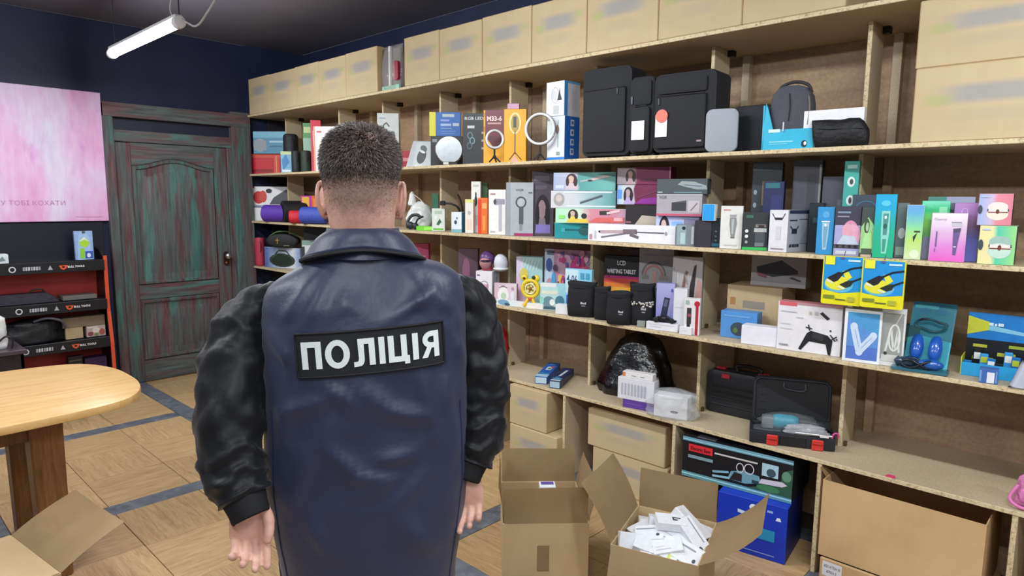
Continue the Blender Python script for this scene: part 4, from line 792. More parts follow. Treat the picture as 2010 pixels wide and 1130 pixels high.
P('gadget_box', 'very dark box filling the gap behind the light blue clipper box', 'box', 1583, 1612, 398, Z2, 3.0, a=12, d=.08, m='#14202a', ops=[('r', .3, .6, .8, .7, '#2f5560')])
P('trimmer_box', 'tall narrow teal box with four small pictures', 'box', 1646, 1675, 316, Z2, 3.0, a=12, d=.05, m='#3fa79a', ops=[('e', .5, .78, .26, .055, '#d9e6e2'), ('e', .5, .58, .26, .055, '#d9e6e2'), ('e', .5, .39, .26, .055, '#d9e6e2'), ('e', .5, .2, .26, .055, '#d9e6e2'), ('e', .52, .78, .12, .03, '#3c4a4c'), ('e', .5, .58, .1, .035, '#4a3f44'), ('e', .52, .39, .14, .02, '#3c4a5c', 30), ('e', .5, .2, .15, .03, '#5a4a48'), ('r', .2, .92, .85, .96, '#a9d8d0')])
P('clipper_box', 'light blue clipper box with a pale clipper, beside the baby picture box', 'box', 1600, 1633, 406, Z2, 2.885, a=16, d=.07, m='#2f93cf', ops=[('e', .5, .84, .2, .07, '#55aadf'), ('r', .25, .68, .75, .71, '#e2eef4'), ('p', [(.3, .67), (.72, .67), (.7, .4), (.62, .1), (.4, .1), (.32, .4)], '#9fc6dc'), ('p', [(.38, .6), (.64, .6), (.58, .15), (.44, .15)], '#7aa5bf'), ('e', .5, .62, .07, .03, '#f0f4f6')])
P('clipper_box', 'dark box with a pink-tinted baby picture', 'box', 1634, 1685, 405, Z2, 2.885, a=16, d=.07, m='#3d3a4c', ops=[('r', .02, .0, 1, .62, '#a9a6d2'), ('e', .62, .52, .28, .2, '#d98fb4'), ('e', .72, .42, .3, .22, '#e5a8c2'), ('e', .5, .5, .2, .16, '#e2a4b8'), ('p', [(.1, .2), (.35, .42), (.8, .4), (.98, .2)], '#c3cde0'), ('r', .02, .15, .98, .23, '#4c4852'), ('r', .1, .16, .2, .22, '#222026'), ('r', .34, .16, .44, .22, '#222026'), ('r', .58, .16, .68, .22, '#222026'), ('r', .8, .16, .9, .22, '#222026'), ('r', .1, .86, .6, .9, '#7d8fa8'), ('r', .1, .78, .55, .81, '#8a86a0'), ('r', .1, .03, .9, .1, '#c9cfd8')])
P('clipper_box', 'slate box with a teal emblem behind the baby picture box', 'box', 1666, 1720, 382, Z2, 2.97, a=16, d=.07, m='#3c4656', ops=[('o', .5, .8, .36, .1, .03, '#2f7f9a'), ('r', .2, .6, .8, .63, '#5f7a92')])
P('clipper_box', 'narrow green-tinted box showing a dark-haired woman', 'box', 1686, 1712, 406, Z2, 2.89, a=18, d=.06, m='#3c4844', ops=[('p', [(0, .08), (1, .08), (1, .62), (.5, .8), (0, .6)], '#9cc98a'), ('e', .42, .62, .2, .15, '#3f4f3c'), ('e', .46, .6, .11, .09, '#a9c79c'), ('p', [(.1, .15), (.95, .15), (.8, .48), (.3, .48)], '#aede94'), ('r', .1, .06, .9, .17, '#4f5a48'), ('r', .1, 0, .9, .05, '#c9b09a')])
P('clipper_box', 'tall cyan and green clipper box with a ridged pale clipper', 'box', 1711, 1752, 381, Z2, 2.885, a=16, d=.07, m='#18a9b8', front=grad([(0, '#20b080'), (.45, '#1fb093'), (.75, '#17a8d0'), (1, '#1aa6e0')], 'v'), ops=[('e', .5, .86, .22, .045, '#58c8ea'), ('p', [(.32, .74), (.72, .74), (.74, .4), (.66, .07), (.42, .07), (.34, .4)], '#8ed6c6'), ('p', [(.4, .7), (.66, .7), (.62, .36), (.44, .36)], '#4f8f8c'), ('e', .52, .64, .06, .025, '#e9f4f2'), ('e', .52, .5, .09, .04, '#2f5f5c'), ('p', [(.44, .3), (.62, .3), (.58, .1), (.46, .1)], '#3f9a8a')])
P('shaver_box', 'grey clear-fronted box behind the lime green box', 'box', 1754, 1777, 398, Z2, 2.95, a=14, d=.06, m='#6d7a7c', ops=[('e', .5, .45, .3, .1, '#c9d0cf'), ('r', .1, .05, .9, .2, '#9fb5a8')])
P('shaver_box', 'lime and green box at the front with a small black print', 'box', 1773, 1806, 402, Z2, 2.89, a=14, d=.06, m='#c9d8d0', front=grad([(0, '#cfe0b0'), (.35, '#b8e070'), (.6, '#8ad8a0'), (.85, '#5fb0d8'), (1, '#6fa3e0')], 'v'), ops=[('p', [(.45, .42), (.7, .5), (.6, .4), (.5, .32)], '#2f3a2a'), ('r', .5, .5, .85, .53, '#3a4a34'), ('e', .6, .1, .3, .08, '#dfe8c8')])
P('shaver_box', 'green box with a yellow glow next to the pink shaver box', 'box', 1801, 1856, 394, Z2, 2.95, a=14, d=.07, m='#35b070', front=grad([(0, '#7a8f98'), (.3, '#4f9a6a'), (.6, '#8ad85a'), (.85, '#2fc07a'), (1, '#7fdcc0')], 'v'), ops=[('e', .25, .2, .2, .2, '#8d92a8'), ('r', .62, .6, .9, .9, '#8fe0b0')])
P('shaver_box', 'dark slate box standing behind the green and purple boxes', 'box', 1812, 1903, 386, Z2, 3.03, a=12, d=.08, m='#5b6a78', ops=[('r', 0, .9, .4, 1, '#4b8a80'), ('r', .4, .9, 1, 1, '#9aa0ba'), ('r', .5, .6, .9, .8, '#42505c')])
P('shaver_box', 'mauve and blue box behind the pink shaver box', 'box', 1864, 1916, 398, Z2, 2.94, a=12, d=.07, m='#8b6aa0', front=grad([(0, '#6a70c8'), (.4, '#5f5fb0'), (.6, '#7a5a78'), (.8, '#a078b8'), (1, '#b48cc4')], 'v'), ops=[('o', .4, .85, .12, .06, .02, '#d5c3dc')])
P('shaver_box', 'white to pink shaver box with a purple foot shaver printed', 'box', 1822, 1892, 418, Z2, 2.885, a=14, d=.07, m='#d9b9d8', front=grad([(0, '#e35fc4'), (.3, '#dd8ad6'), (.6, '#ddb4dc'), (.85, '#e9dde9'), (1, '#efe9f0')], 'v'), left='#8a6a6a', ops=[('t', .25, .83, .07, 'Geemy', '#b79ac2', .36), ('r', .56, .8, .84, .82, '#8f8a98'), ('r', .58, .73, .86, .79, '#c9c5d0'), ('p', [(.62, .68), (.84, .7), (.78, .4), (.74, .14), (.66, .14), (.64, .4)], '#6d5a90'), ('p', [(.62, .68), (.84, .7), (.82, .62), (.64, .6)], '#55506a'), ('r', .66, .3, .74, .32, '#d0c8dc'), ('r', .15, .3, .19, .62, '#7a5a92'), ('r', .14, .2, .17, .27, '#8a5aa0')])
def maskbox(label, px0, px1, py, z, Y, c, tint, left):
    return P('massager_box', label, 'box', px0, px1, py, z, Y, a=4, d=.1, m=c[0], left=left, front=grad(c[1], 'u'), ops=[('e', .58, .58, .3, .16, tint[0]), ('e', .58, .36, .32, .2, tint[1]), ('r', .28, .42, .9, .52, '#e6e0d8'), ('r', .3, .4, .88, .43, '#8a3f38'), ('r', .28, .44, .31, .52, '#3a3434'), ('r', .87, .44, .9, .52, '#3a3434'), ('e', .58, .44, .05, .07, '#6a3a2a'), ('e', .06, .5, .07, .14, '#3f4a58'), ('r', .08, .88, .3, .92, '#b9c4e0')])
m1 = maskbox('green and yellow eye massager box under the pink one', 1917, 1989, 443, Z2, 2.885, ('#a9cfa0', [(0, '#e8dca0'), (.35, '#e8e0a8'), (.5, '#4fc8a4'), (1, '#98d888')]), ('#9dbdb4', '#bfdccf'), '#3a4a48')
maskbox('pink eye massager box stacked on the green one', 1917, 1984, 380, top(m1), 2.885, ('#d9a0a8', [(0, '#9fb4e0'), (.4, '#c9b9d8'), (.55, '#e28a9a'), (1, '#d97f94')]), ('#e9dcd8', '#e9dfcf'), '#471420')
# ===== third shelf (Z3)
P('speaker_box', 'blue box behind the red speaker on the third shelf', 'box', 497, 527, 448, Z3, 2.98, a=42, d=.08, m='#4f93c8', ops=[('r', 0, .8, 1, 1, '#4f9f9a'), ('r', .1, .1, .5, .5, '#8fb8d8')])
can('portable_speaker', 'slim rose red cylinder speaker before the blue box', 502, 521, 466, Z3, 2.92, '#b4314d')
o = P('speaker_box', 'blue and white box showing a dark green speaker', 'box', 520, 590, 486, Z3, 2.9, a=26, d=.05, m='#9db3d4', front=grad([(0, '#3f5f9a'), (.4, '#a9bad4'), (.8, '#d5dae4'), (1, '#7f96c0')], 'u'), ops=[('e', .5, .38, .36, .34, '#39423a'), ('e', .5, .36, .3, .26, '#2a332c'), ('l', [(.24, .5), (.4, .85), (.62, .85), (.78, .5)], .03, '#4a554a')])
# rounded boombox with a green handle on top of it
p = at(557, top(o), 2.96); bb = thing('boombox', 'rounded black boombox with a green edged handle, lying on the blue and white box', 'speaker', p, radians(45))
bmb = bmesh.new(); rs = []
for y, s in ((-.045, .8), (-.04, .95), (-.02, 1), (.02, 1), (.04, .95), (.045, .8)):
    rs.append([Vector((.155*s*cos(t)*(1 if abs(cos(t)) < .9 else .985), y, .068+.066*s*sin(t)*(1 if sin(t) > 0 else .98))) for t in [2*pi*i/28 for i in range(28)]])
link('body', mesh_of(loft_bm(rs, True, bmb), M('#14161a', .6, .15, 150, bump=.3, bscale=260), smooth=True), bb)
tube('handle', bb, smooth_line([(-.13, 0, .1), (-.07, 0, .142), (0, 0, .152), (.07, 0, .142), (.13, 0, .1)]), .008, M('#3d5a2c', .5), 8)
add_print(bb, [('l', [(.36, .3), (.36, .7)], .012, '#c9a63a'), ('l', [(.3, .55), (.42, .55)], .012, '#c9a63a'), ('r', .55, .16, .72, .2, '#8f9a6a')], .3, .134, y=-.046, name='logo_print')
P('gadget_box', 'small white and red box beside the boombox', 'box', 594, 622, 472, Z3, 2.98, a=40, d=.07, m='#c9cdd2', ops=[('r', .35, .1, .8, .6, '#b3404c'), ('r', 0, .85, 1, 1, '#7f9a90'), ('r', 0, 0, .2, .8, '#35363c')])
P('gadget_box', 'dark box behind the small white and red box', 'box', 598, 640, 448, Z3, 3.05, a=40, d=.07, m='#15161c', ops=[('p', [(.6, .5), (.72, .7), (.84, .5), (.72, .3)], '#8a8c96')])
p = at(828, Z3, 3.1); tb = thing('toy', 'teal knobbly toy beyond the officer\'s right shoulder', 'toy', p, radians(40))
for nm, r, c in (('toy_body', .045, (.0, 0, .05)), ('toy_head', .034, (0, 0, .125)), ('toy_arm', .02, (.045, -.01, .075)), ('toy_arm', .02, (-.045, -.01, .075))):
    link(nm, mesh_of(lathe_bm([(0, -r)]+[(r*cos(t), r*sin(t)) for t in [radians(-75+15*i) for i in range(11)]]+[(0, r)], 16), M('#1d8f86', .5, .15, 30), smooth=True), tb, c)
P('toy_box', 'pink toy box beside the teal toy', 'box', 812, 842, 478, Z3, 3.2, a=38, d=.06, m='#c8507c', ops=[('r', .2, .3, .8, .7, '#d98aa5')])
P('toy_box', 'dull brown box low behind the purple toy head', 'box', 900, 938, 488, Z3, 3.0, a=36, d=.06, m='#5a4450', ops=[('e', .4, .5, .2, .3, '#8a5a74')])
P('toy_box', 'black box behind the blue crumpled pack on the third shelf', 'box', 914, 942, 508, Z3, 3.14, a=36, d=.08, m='#1a1e24', ops=[('r', .0, .1, .12, .9, '#a9aaa4')])
p = at(926, Z3, 3.02); pk = thing('toy_pack', 'crumpled blue and lilac toy pack behind the officer\'s shoulder', 'pack', p, radians(38)); crumple('film', pk, .09, .06, .13, M('#5f67a8', .3, .2, 20, bump=.4), 8, top=.3)
# two round toys on top of the kids headphone boxes
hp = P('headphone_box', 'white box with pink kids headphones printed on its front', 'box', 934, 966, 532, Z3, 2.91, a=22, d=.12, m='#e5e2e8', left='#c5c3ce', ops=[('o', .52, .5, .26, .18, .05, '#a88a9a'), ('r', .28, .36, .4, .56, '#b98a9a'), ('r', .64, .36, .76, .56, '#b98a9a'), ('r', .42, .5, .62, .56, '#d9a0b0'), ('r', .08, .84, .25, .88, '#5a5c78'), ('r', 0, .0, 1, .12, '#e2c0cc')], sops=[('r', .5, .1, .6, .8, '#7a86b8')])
p = at(956, top(hp)+.0, 2.98); tyh = thing('toy', 'toy head with a purple hood on the kids headphone box', 'toy', (p.x, p.y, top(hp)), radians(40))
def ball(r, n=16): return lathe_bm([(0, -r)]+[(r*cos(t), r*sin(t)) for t in [radians(-75+15*i) for i in range(11)]]+[(0, r)], n)
link('hood', mesh_of(ball(.05), M('#5b3a72', .35, .25, 40), smooth=True), tyh, (0, .006, .075)); link('face', mesh_of(ball(.04), M('#b57f86', .5, .1), smooth=True), tyh, (-.008, -.02, .05))
link('collar', mesh_of(lathe_bm([(.028, 0), (.036, .006), (.03, .03), (.02, .04)], 16), M('#a83a50', .5), smooth=True), tyh, (0, 0, 0)); link('visor', mesh_of(lathe_bm([(0, .012), (.03, .008), (.036, 0), (.03, -.004), (0, -.006)], 16), M('#2c1e38', .3), smooth=True), tyh, (-.006, -.032, .062))
p = at(983, top(hp), 3.0); wb2 = thing('toy', 'plain white egg-shaped toy beside the purple hooded toy', 'toy', (p.x, p.y, top(hp)), 0)
link('egg_body', mesh_of(lathe_bm([(0, 0), (.03, .004), (.042, .03), (.045, .06), (.038, .09), (.02, .108), (0, .112)], 20), M('#d4d6e2', .45, .06, 60), smooth=True), wb2); link('base_ring', mesh_of(lathe_bm([(.046, .012), (.05, .018), (.046, .024)], 20), M('#e3e4ec', .4), smooth=True), wb2)
s1 = P('toy_box', 'flat grey-white box under the kids headphone boxes', 'box', 944, 972, 586, Z3, 2.885, a=20, d=.08, m='#cfd6d2', ops=[('r', .1, .3, .9, .5, '#a9b8b2')], h=.026)
P('headphone_box', 'pink box printed with round white headphones with cat ears', 'box', 970, 1014, 556, Z3, 2.9, a=26, d=.09, m='#dcc3cc', left='#c56c86', front=grad([(0, '#d5b7c4'), (.7, '#e3ccd6'), (1, '#e6dbe2')], 'u'), ops=[('e', .4, .44, .25, .36, '#eeeaea'), ('p', [(.2, .7), (.24, .92), (.36, .8)], '#e9e4e6'), ('p', [(.46, .8), (.58, .92), (.6, .7)], '#e9e4e6'), ('e', .42, .4, .12, .16, '#bfd0b0'), ('l', [(.22, .78), (.4, .88), (.58, .78)], .03, '#55454c'), ('r', .74, .1, .9, .6, '#e9e6ee'), ('e', .82, .76, .06, .08, '#b79ab0')])
f1 = P('toy_box', 'flat white box with a pale toy print in front of the cat-ear box', 'box', 972, 1066, 590, Z3, 2.872, a=10, d=.03, m='#dfe5e8', h=.034, ops=[('e', .18, .6, .12, .5, '#7fa5c0'), ('e', .26, .3, .06, .25, '#3f5a70'), ('r', .5, .1, .98, .9, '#e9e4df')])
P('fan_box', 'toy fan box with pale teal stripes behind the yellow fan', 'box', 1013, 1064, 504, Z3, 3.02, a=22, d=.08, m='#a3cfd0', ops=[('p', [(0, 0), (.4, 0), (0, .8)], '#e0bcd8'), ('p', [(0, .55), (.3, .75), (.2, 1), (0, 1)], '#d2c8de')] + [('l', [(.3+.12*i, .98), (.16+.12*i, .72)], .025, '#dcebe8') for i in range(6)] + [('e', .3, .62, .16, .14, '#d8c860')])
# yellow table fan shaped like a round-faced animal
p = at(1041, Z3, 2.93); fn = thing('table_fan', 'small yellow table fan with round ears on two stubby legs', 'fan', (p.x, p.y, Z3), radians(24)); YL = M('#e3c832', .35, .06)
hz = .118
link('fan_ring', mesh_of(tube_bm([(.05*cos(a), 0, hz+.05*sin(a)) for a in [2*pi*i/28 for i in range(28)]], .012, 8, closed=True, up=(0, 1, 0)), YL, smooth=True), fn)
link('back_cover', mesh_of(lathe_bm([(0, .022), (.04, .02), (.05, .008), (.05, 0), (0, .004)], 24, 'y'), M('#d8be2c', .4), smooth=True), fn, (0, 0, hz))
link('grille', mesh_of(tube_bm([(.03*cos(a), -.008, hz+.03*sin(a)) for a in [2*pi*i/24 for i in range(24)]], .004, 6, closed=True, up=(0, 1, 0)), M('#ece6c0', .4), smooth=True), fn)
for i in range(5): 
    a = 2*pi*i/5; link('fan_blade', mesh_of(prism_bm([(.008*cos(a+.5), hz+.008*sin(a+.5)), (.04*cos(a+.35), hz+.04*sin(a+.35)), (.04*cos(a-.25), hz+.04*sin(a-.25)), (.008*cos(a-.5), hz+.008*sin(a-.5))], -.004, -.002), M('#e6dca0', .4)), fn)
link('hub', mesh_of(ball(.011, 12), M('#8a5a1c', .4), smooth=True), fn, (0, -.008, hz))
for sx in (-.04, .036): link('ear', mesh_of(lathe_bm([(0, -.008), (.018, -.007), (.021, 0), (.018, .007), (0, .008)], 16, 'y'), YL, smooth=True), fn, (sx, .004, hz+.062))
link('ear_inside', mesh_of(lathe_bm([(0, -.0095), (.009, -.009), (0, -.008)], 12, 'y'), M('#6a4a18', .4), smooth=True), fn, (-.04, .004, hz+.062)); link('bow', mesh_of(lathe_bm([(0, -.0115), (.013, -.011), (.013, -.007), (0, -.0068)], 5, 'y'), M('#2f3a1c', .5)), fn, (.02, .004, hz+.068))
link('neck', mesh_of(lathe_bm([(.014, .045), (.018, .06), (.014, .068)], 14), M('#d8602c', .4), smooth=True), fn)
for s in (-1, 1): tube('leg', fn, [(s*.012, 0, .056), (s*.03, -.01, .026), (s*.038, -.016, .0125)], .011, M('#e6bb28', .4), 10)
link('foot_plate', mesh_of(prism_bm(rrect(-.05, -.03, .05, .02, .015), 0, .005, 'xy'), M('#d8d2b8', .4)), fn)
P('toy_box', 'light teal box with a blue toy vehicle showing', 'box', 1060, 1117, 556, Z3, 2.93, a=22, d=.08, m='#b9dcdc', ops=[('r', 0, .85, .55, 1, '#e3e6e6'), ('r', .05, .6, .6, .72, '#dfe2cf'), ('p', [(.55, 1), (1, 1), (1, .1), (.7, .4)], '#9fd2d8'), ('e', .3, .3, .2, .22, '#6f8f9a'), ('e', .42, .3, .09, .12, '#e9eded'), ('e', .68, .36, .16, .2, '#4a7f92'), ('r', .1, .04, .75, .14, '#3f5f6a'), ('e', .06, .35, .08, .14, '#8fd6c6')])
P('cable_box', 'small plain white box in front of the teal vehicle box', 'box', 1090, 1118, 598, Z3, 2.885, a=20, d=.05, m='#e3e4e6')
rc_ = random.Random(8)
P('craft_box', 'wide pink and lilac craft kit box behind the watch box', 'box', 1068, 1161, 490, Z3, 3.08, a=12, d=.08, m='#b58aa8', ops=[('r', .0, .0, .2, 1, '#b9c9e0'), ('e', .1, .72, .07, .12, '#4a62a8'), ('e', .11, .35, .07, .14, '#c58a9a'), ('r', .02, .02, .2, .25, '#7fbfae'), ('e', .42, .75, .16, .2, '#c9a0b8'), ('e', .7, .7, .15, .18, '#a83a7c'), ('e', .66, .6, .14, .2, '#cf3f8a'), ('e', .85, .55, .12, .2, '#d8608a'), ('e', .45, .45, .16, .2, '#e0a8c0'), ('r', .3, .15, .4, .55, '#d8c35a'), ('r', .38, .12, .43, .55, '#b8406a'), ('e', .2, .4, .05, .2, '#4a9fd0'), ('r', .22, 0, .6, .12, '#d85a7c'), ('r', .05, .9, .2, .97, '#5a6a80'), ('e', .9, .85, .08, .1, '#9a8a9a')]+[('e', rc_.uniform(.24, .97), rc_.uniform(.25, .95), rc_.uniform(.015, .05), rc_.uniform(.02, .07), rc_.choice(['#c8508a', '#8a5a9a', '#d8a0b8', '#5a6ab0', '#e0c4d0', '#b83a78', '#6a4a70', '#d87a9a'])) for _ in range(46)])
P('watch_box', 'light blue kids watch box before the craft kit box', 'box', 1108, 1160, 528, Z3, 2.97, a=10, d=.07, m='#8fd0ea', ops=[('r', .02, .45, .5, .98, '#c9e4ee'), ('t', .26, .68, .18, '4-06', '#35537c', .4), ('r', .06, .1, .48, .4, '#3f62b8'), ('r', .1, .2, .4, .26, '#c9d4f0'), ('e', .72, .37, .22, .34, '#3a72c8'), ('e', .74, .32, .14, .24, '#a9d8f0'), ('r', .58, .78, .72, .92, '#4f9fc0'), ('r', .78, .78, .92, .92, '#4f9fc0')])
# drawstring pouches
POU = M('#121319', .8, .15, 200, bump=.3, bscale=350)
def pouch(label, px0, px1, py, Y, a, word=True, h=None, rz=.0):
    x0, x1 = colX(px0, Y, Z3), colX(px1, Y, Z3); ar = radians(a); w = (x1-x0)*cos(radians(azim((px0+px1)/2)))/max(cos(radians(azim((px0+px1)/2))-ar), .5); xc = (x0+x1)/2; h = h or heightAt(xc, Y, py)-Z3
    t = thing('pouch', label, 'pouch', (xc, Y, Z3), ar, 'black drawstring pouches'); bm = bmesh.new(); rs = []; N = 28
    for k, (v, s, dd) in enumerate([(0, .86, .8), (.03, .95, .95), (.3, 1, 1), (.6, .97, .95), (.8, .95, .85), (.86, .9, .8), (.93, .97, .8), (1, 1.0, .82), (.96, .93, .7), (.8, .88, .6)]):
        ring = []
        for j in range(N):
            q = 2*pi*j/N; sx = abs(cos(q))**.6*(1 if cos(q) > 0 else -1); sy = abs(sin(q))**.75*(1 if sin(q) > 0 else -1)
            wob = 1+(.03*sin(7*q+xc*20) if v > .75 else .012*sin(5*q+v*9))
            ring.append(Vector((w/2*s*sx*wob, w*.28*dd*sy*wob, h*v*(1+.02*sin(3*q+xc*30)*(v > .8)))))
        rs.append(ring)
    link('bag_body', mesh_of(loft_bm(rs, True, bm), POU, smooth=True), t)
    tube('drawstring', t, [(w/2*.93*cos(q), w*.245*sin(q), h*.84) for q in [2*pi*j/24 for j in range(24)]], .003, M('#0a0a0e', .6), 6, closed=True)
    if word: add_print(t, [('t', .0+.5, .5, .42, 'Bud', '#b9bbc0', .6, .05), ('r', .3, .12, .72, .3, '#85878e')], w*.32, h*.16, loc=(w*.12, -w*.285, h*.3), name='logo_print', rough=.6)
    return t
pouch('leftmost big black drawstring pouch with a small white logo', 1114, 1171, 553, 2.94, 22)
pouch('slim black pouch between the two logo pouches', 1166, 1198, 562, 2.93, 20, False)
pouch('frontmost black drawstring pouch with a bright white logo', 1190, 1240, 572, 2.885, 22)
pb_ = pouch('black pouch with strings of beads around its mouth', 1234, 1284, 556, 2.95, 22)
rb = random.Random(3)
bm_ = bmesh.new()
for i in range(34):
    q = rb.uniform(-2.9, -.25); b2 = ball(rb.uniform(.004, .0065), 8); merge(bm_, b2, mat=Matrix.Translation((.06*cos(q)*1.05, .036*sin(q)-.006, .112+rb.uniform(-.012, .014))))
bd = link('bead_fringe', mesh_of(bm_, M('#c9c4bc', .3, .3, 200), smooth=True), pb_); bd['kind'] = 'stuff'; bd['label'] = 'pale and red beads'
P('pouch_box', 'small clear jar lying before the beaded pouch', 'jar', 1250, 1266, 618, Z3, 2.89, a=22, d=.03, m='#8f9590', h=.03)
P('drawing_tablet_box', 'black box with rainbow bands and LCD writing tablet lettering', 'box', 1184, 1251, 502, Z3, 3.1, a=16, d=.06, m='#17141a', ops=[('t', .5, .84, .08, 'LCD', '#c9c6c8', .24), ('t', .5, .7, .075, 'WRITING TABLET', '#e2dee2', .84, .03)] + [('r', 0, .62-.075*i, 1, .62-.075*(i-1) if i else .66, c) for i, c in enumerate(['#c2387c', '#d8504a', '#e0803a', '#e2a83a', '#d8c23a', '#a9b83a', '#6fae4a', '#4f7fc0', '#5a6fd0'])] + [('e', .25, .25, .09, .12, '#7fa5d8'), ('e', .55, .3, .13, .13, '#58c0d8')])
P('toy_box', 'dark box with a pink flower behind the tablet box', 'box', 1232, 1256, 489, Z3, 3.2, a=14, d=.06, m='#4a2f3c', ops=[('e', .5, .5, .4, .3, '#a83a5a')])
P('kids_tablet_box', 'large pale grey box with a small rainbow and tower print', 'box', 1251, 1318, 488, Z3, 3.14, a=12, d=.06, m='#a5a3a6', ops=[('o', .44, .62, .36, .2, .05, '#7a7072'), ('o', .44, .62, .28, .15, .06, '#b07a74'), ('r', .04, .3, .9, .62, '#a7a5a8'), ('r', .4, .3, .52, .68, '#c09a92'), ('r', .1, .56, .3, .62, '#8a9084'), ('r', .6, .56, .86, .62, '#9a928c'), ('r', .1, .9, .95, .92, '#9296a0')])
# grey plastic tray leaning
p = at(1276, Z3, 3.05); tr_ = thing('plastic_tray', 'dark grey slanted plastic blister tray behind the pouches', 'tray', p, radians(16))
bmb = prism_bm([(-.1, 0), (.1, 0), (.115, .14), (.07, .185), (-.045, .19), (-.1, .15)], 0, .03); link('tray', mesh_of(bmb, M('#4a5258', .25, .15, 15, bump=.3)), tr_)
link('tray_rim', mesh_of(tube_bm([(-.1, -.002, .003), (.1, -.002, .003), (.115, -.002, .14), (.07, -.002, .185), (-.045, -.002, .19), (-.1, -.002, .15)], .004, 6, closed=True), M('#59626a', .25), angle=50), tr_)
link('film_cover', mesh_of(prism_bm([(-.07, .02), (.08, .02), (.09, .12), (-.06, .14)], -.012, -.001), M('#667079', .15, .1, 30, bump=.5)), tr_)
P('knife_box', 'pale grey box printed with two dark pocket knives', 'box', 1316, 1374, 504, Z3, 3.06, a=14, d=.05, m='#aaa5a4', ops=[('l', [(.28, .2), (.36, .5), (.44, .75), (.5, .8)], .1, '#7a5a52'), ('l', [(.44, .75), (.52, .62)], .05, '#8d8a8a'), ('p', [(.58, .15), (.72, .3), (.8, .9), (.72, .88), (.6, .6)], '#332a2c'), ('l', [(.66, .15), (.76, .06)], .09, '#2c2628'), ('l', [(.05, .85), (.05, .3)], .02, '#8d8a8e'), ('l', [(.12, .8), (.12, .35)], .015, '#8d8a8e'), ('e', .9, .45, .1, .25, '#b58a84')])
P('phone_box', 'lilac phone box with a dark handset pictured', 'box', 1286, 1322, 556, Z3, 2.93, a=20, d=.05, m='#8f8fc8', front=grad([(0, '#7d82c0'), (.5, '#9a97cc'), (1, '#a9a9d8')], 'v'), ops=[('p', [(.2, .15), (.45, .7), (.75, .68), (.55, .12)], '#2e3448'), ('p', [(.4, .5), (.5, .66), (.66, .64), (.58, .48)], '#596080'), ('e', .85, .85, .06, .04, '#4a55a8'), ('r', .66, .04, .76, .08, '#3a4ac0')])
P('phone_box', 'plain white upright box beside the lilac phone box', 'box', 1320, 1346, 567, Z3, 2.91, a=20, d=.06, m='#d9dae2', ops=[('r', .1, .55, .7, .58, '#c2c4cf')])
P('lighter_box', 'white and red box with a dark lighter printed', 'box', 1341, 1372, 586, Z3, 2.885, a=20, d=.05, m='#e2dedf', ops=[('r', .72, 0, .9, .9, '#a82a3c'), ('e', .8, .86, .18, .08, '#b8283c'), ('r', .18, .3, .46, .74, '#3a3238'), ('r', .24, .5, .44, .58, '#a84a5a'), ('r', .2, .22, .4, .3, '#2a262c'), ('r', .08, .84, .3, .95, '#9ab5a8')])
sb = P('gadget_box', 'white flat box carrying the black toy car', 'box', 1268, 1330, 618, Z3, 2.872, a=10, d=.06, m='#dfe0e6', h=.04, ops=[('r', .1, .4, .5, .46, '#c3c4cd'), ('r', .1, .7, .9, .73, '#a9aab2')])
P('gadget_box', 'small white box next to the black toy car\'s box', 'box', 1333, 1357, 626, Z3, 2.872, a=14, d=.05, m='#e3e3e8', ops=[('r', .2, .5, .6, .55, '#c3c4cd')], h=.038)
p = at(1300, Z3, 2.885); rc = thing('toy_car', 'black toy car with big wheels on the white flat box', 'toy car', (p.x, p.y+.02, top(sb)), radians(12))
link('chassis', mesh_of(prism_bm([(-.06, .006), (.06, .006), (.062, .016), (.03, .02), (.01, .032), (-.02, .032), (-.045, .02), (-.06, .018)], -.014, .016), M('#16161a', .35)), rc)
for sx in (-.04, .042):
    for sy in (-.018, .02): link('wheel', mesh_of(lathe_bm([(0, -.006), (.009, -.006), (.013, -.003), (.013, .003), (.009, .006), (0, .006)], 14, 'y'), M('#0e0e10', .6)), rc, (sx, sy, .013))
box('windscreen', rc, -.012, -.0145, .021, .008, -.0138, .03, M('#4a4c54', .2), 0)
# right half of the third shelf
ct_ = P('carton', 'plain brown carton on the third shelf behind the white game pad box', 'carton', 1424, 1530, 562, Z3, 3.08, a=4, d=.2, m=CARDIN, ops=[('r', .3, .55, .7, .7, '#8d8377'), ('r', .06, .6, .16, .75, '#a87a4a')], rough=.7)
P('console_box', 'grey box with a dark handheld console printed, at the back', 'box', 1473, 1581, 502, top(ct_), 3.15, a=4, d=.08, m='#8f8a8c', ops=[('p', [(.1, .6), (.55, .86), (.85, .55), (.86, .45), (.4, .3), (.12, .42)], '#2b2b35'), ('p', [(.1, .45), (.14, .3), (.3, .25), (.3, .35)], '#7a4a58'), ('p', [(.7, .3), (.9, .2), (.92, .24), (.76, .35)], '#33333c'), ('r', .1, .9, .5, .95, '#a09ba0'), ('r', .0, .0, 1, .12, '#a7a5a6')])
P('gadget_box', 'mid blue box with a dark printed device, before the brown carton', 'box', 1413, 1484, 612, Z3, 2.97, a=8, d=.08, m='#4f8fd0', ops=[('e', .5, .35, .22, .26, '#3a4a58'), ('e', .42, .3, .06, .1, '#5a7a40'), ('e', .62, .36, .1, .14, '#4a3f4c'), ('r', .1, .8, .8, .86, '#6fa5dc')])
P('cable_box', 'low plain white box beside the game pad box', 'box', 1454, 1523, 641, Z3, 2.89, a=8, d=.07, m='#e5e4ee')
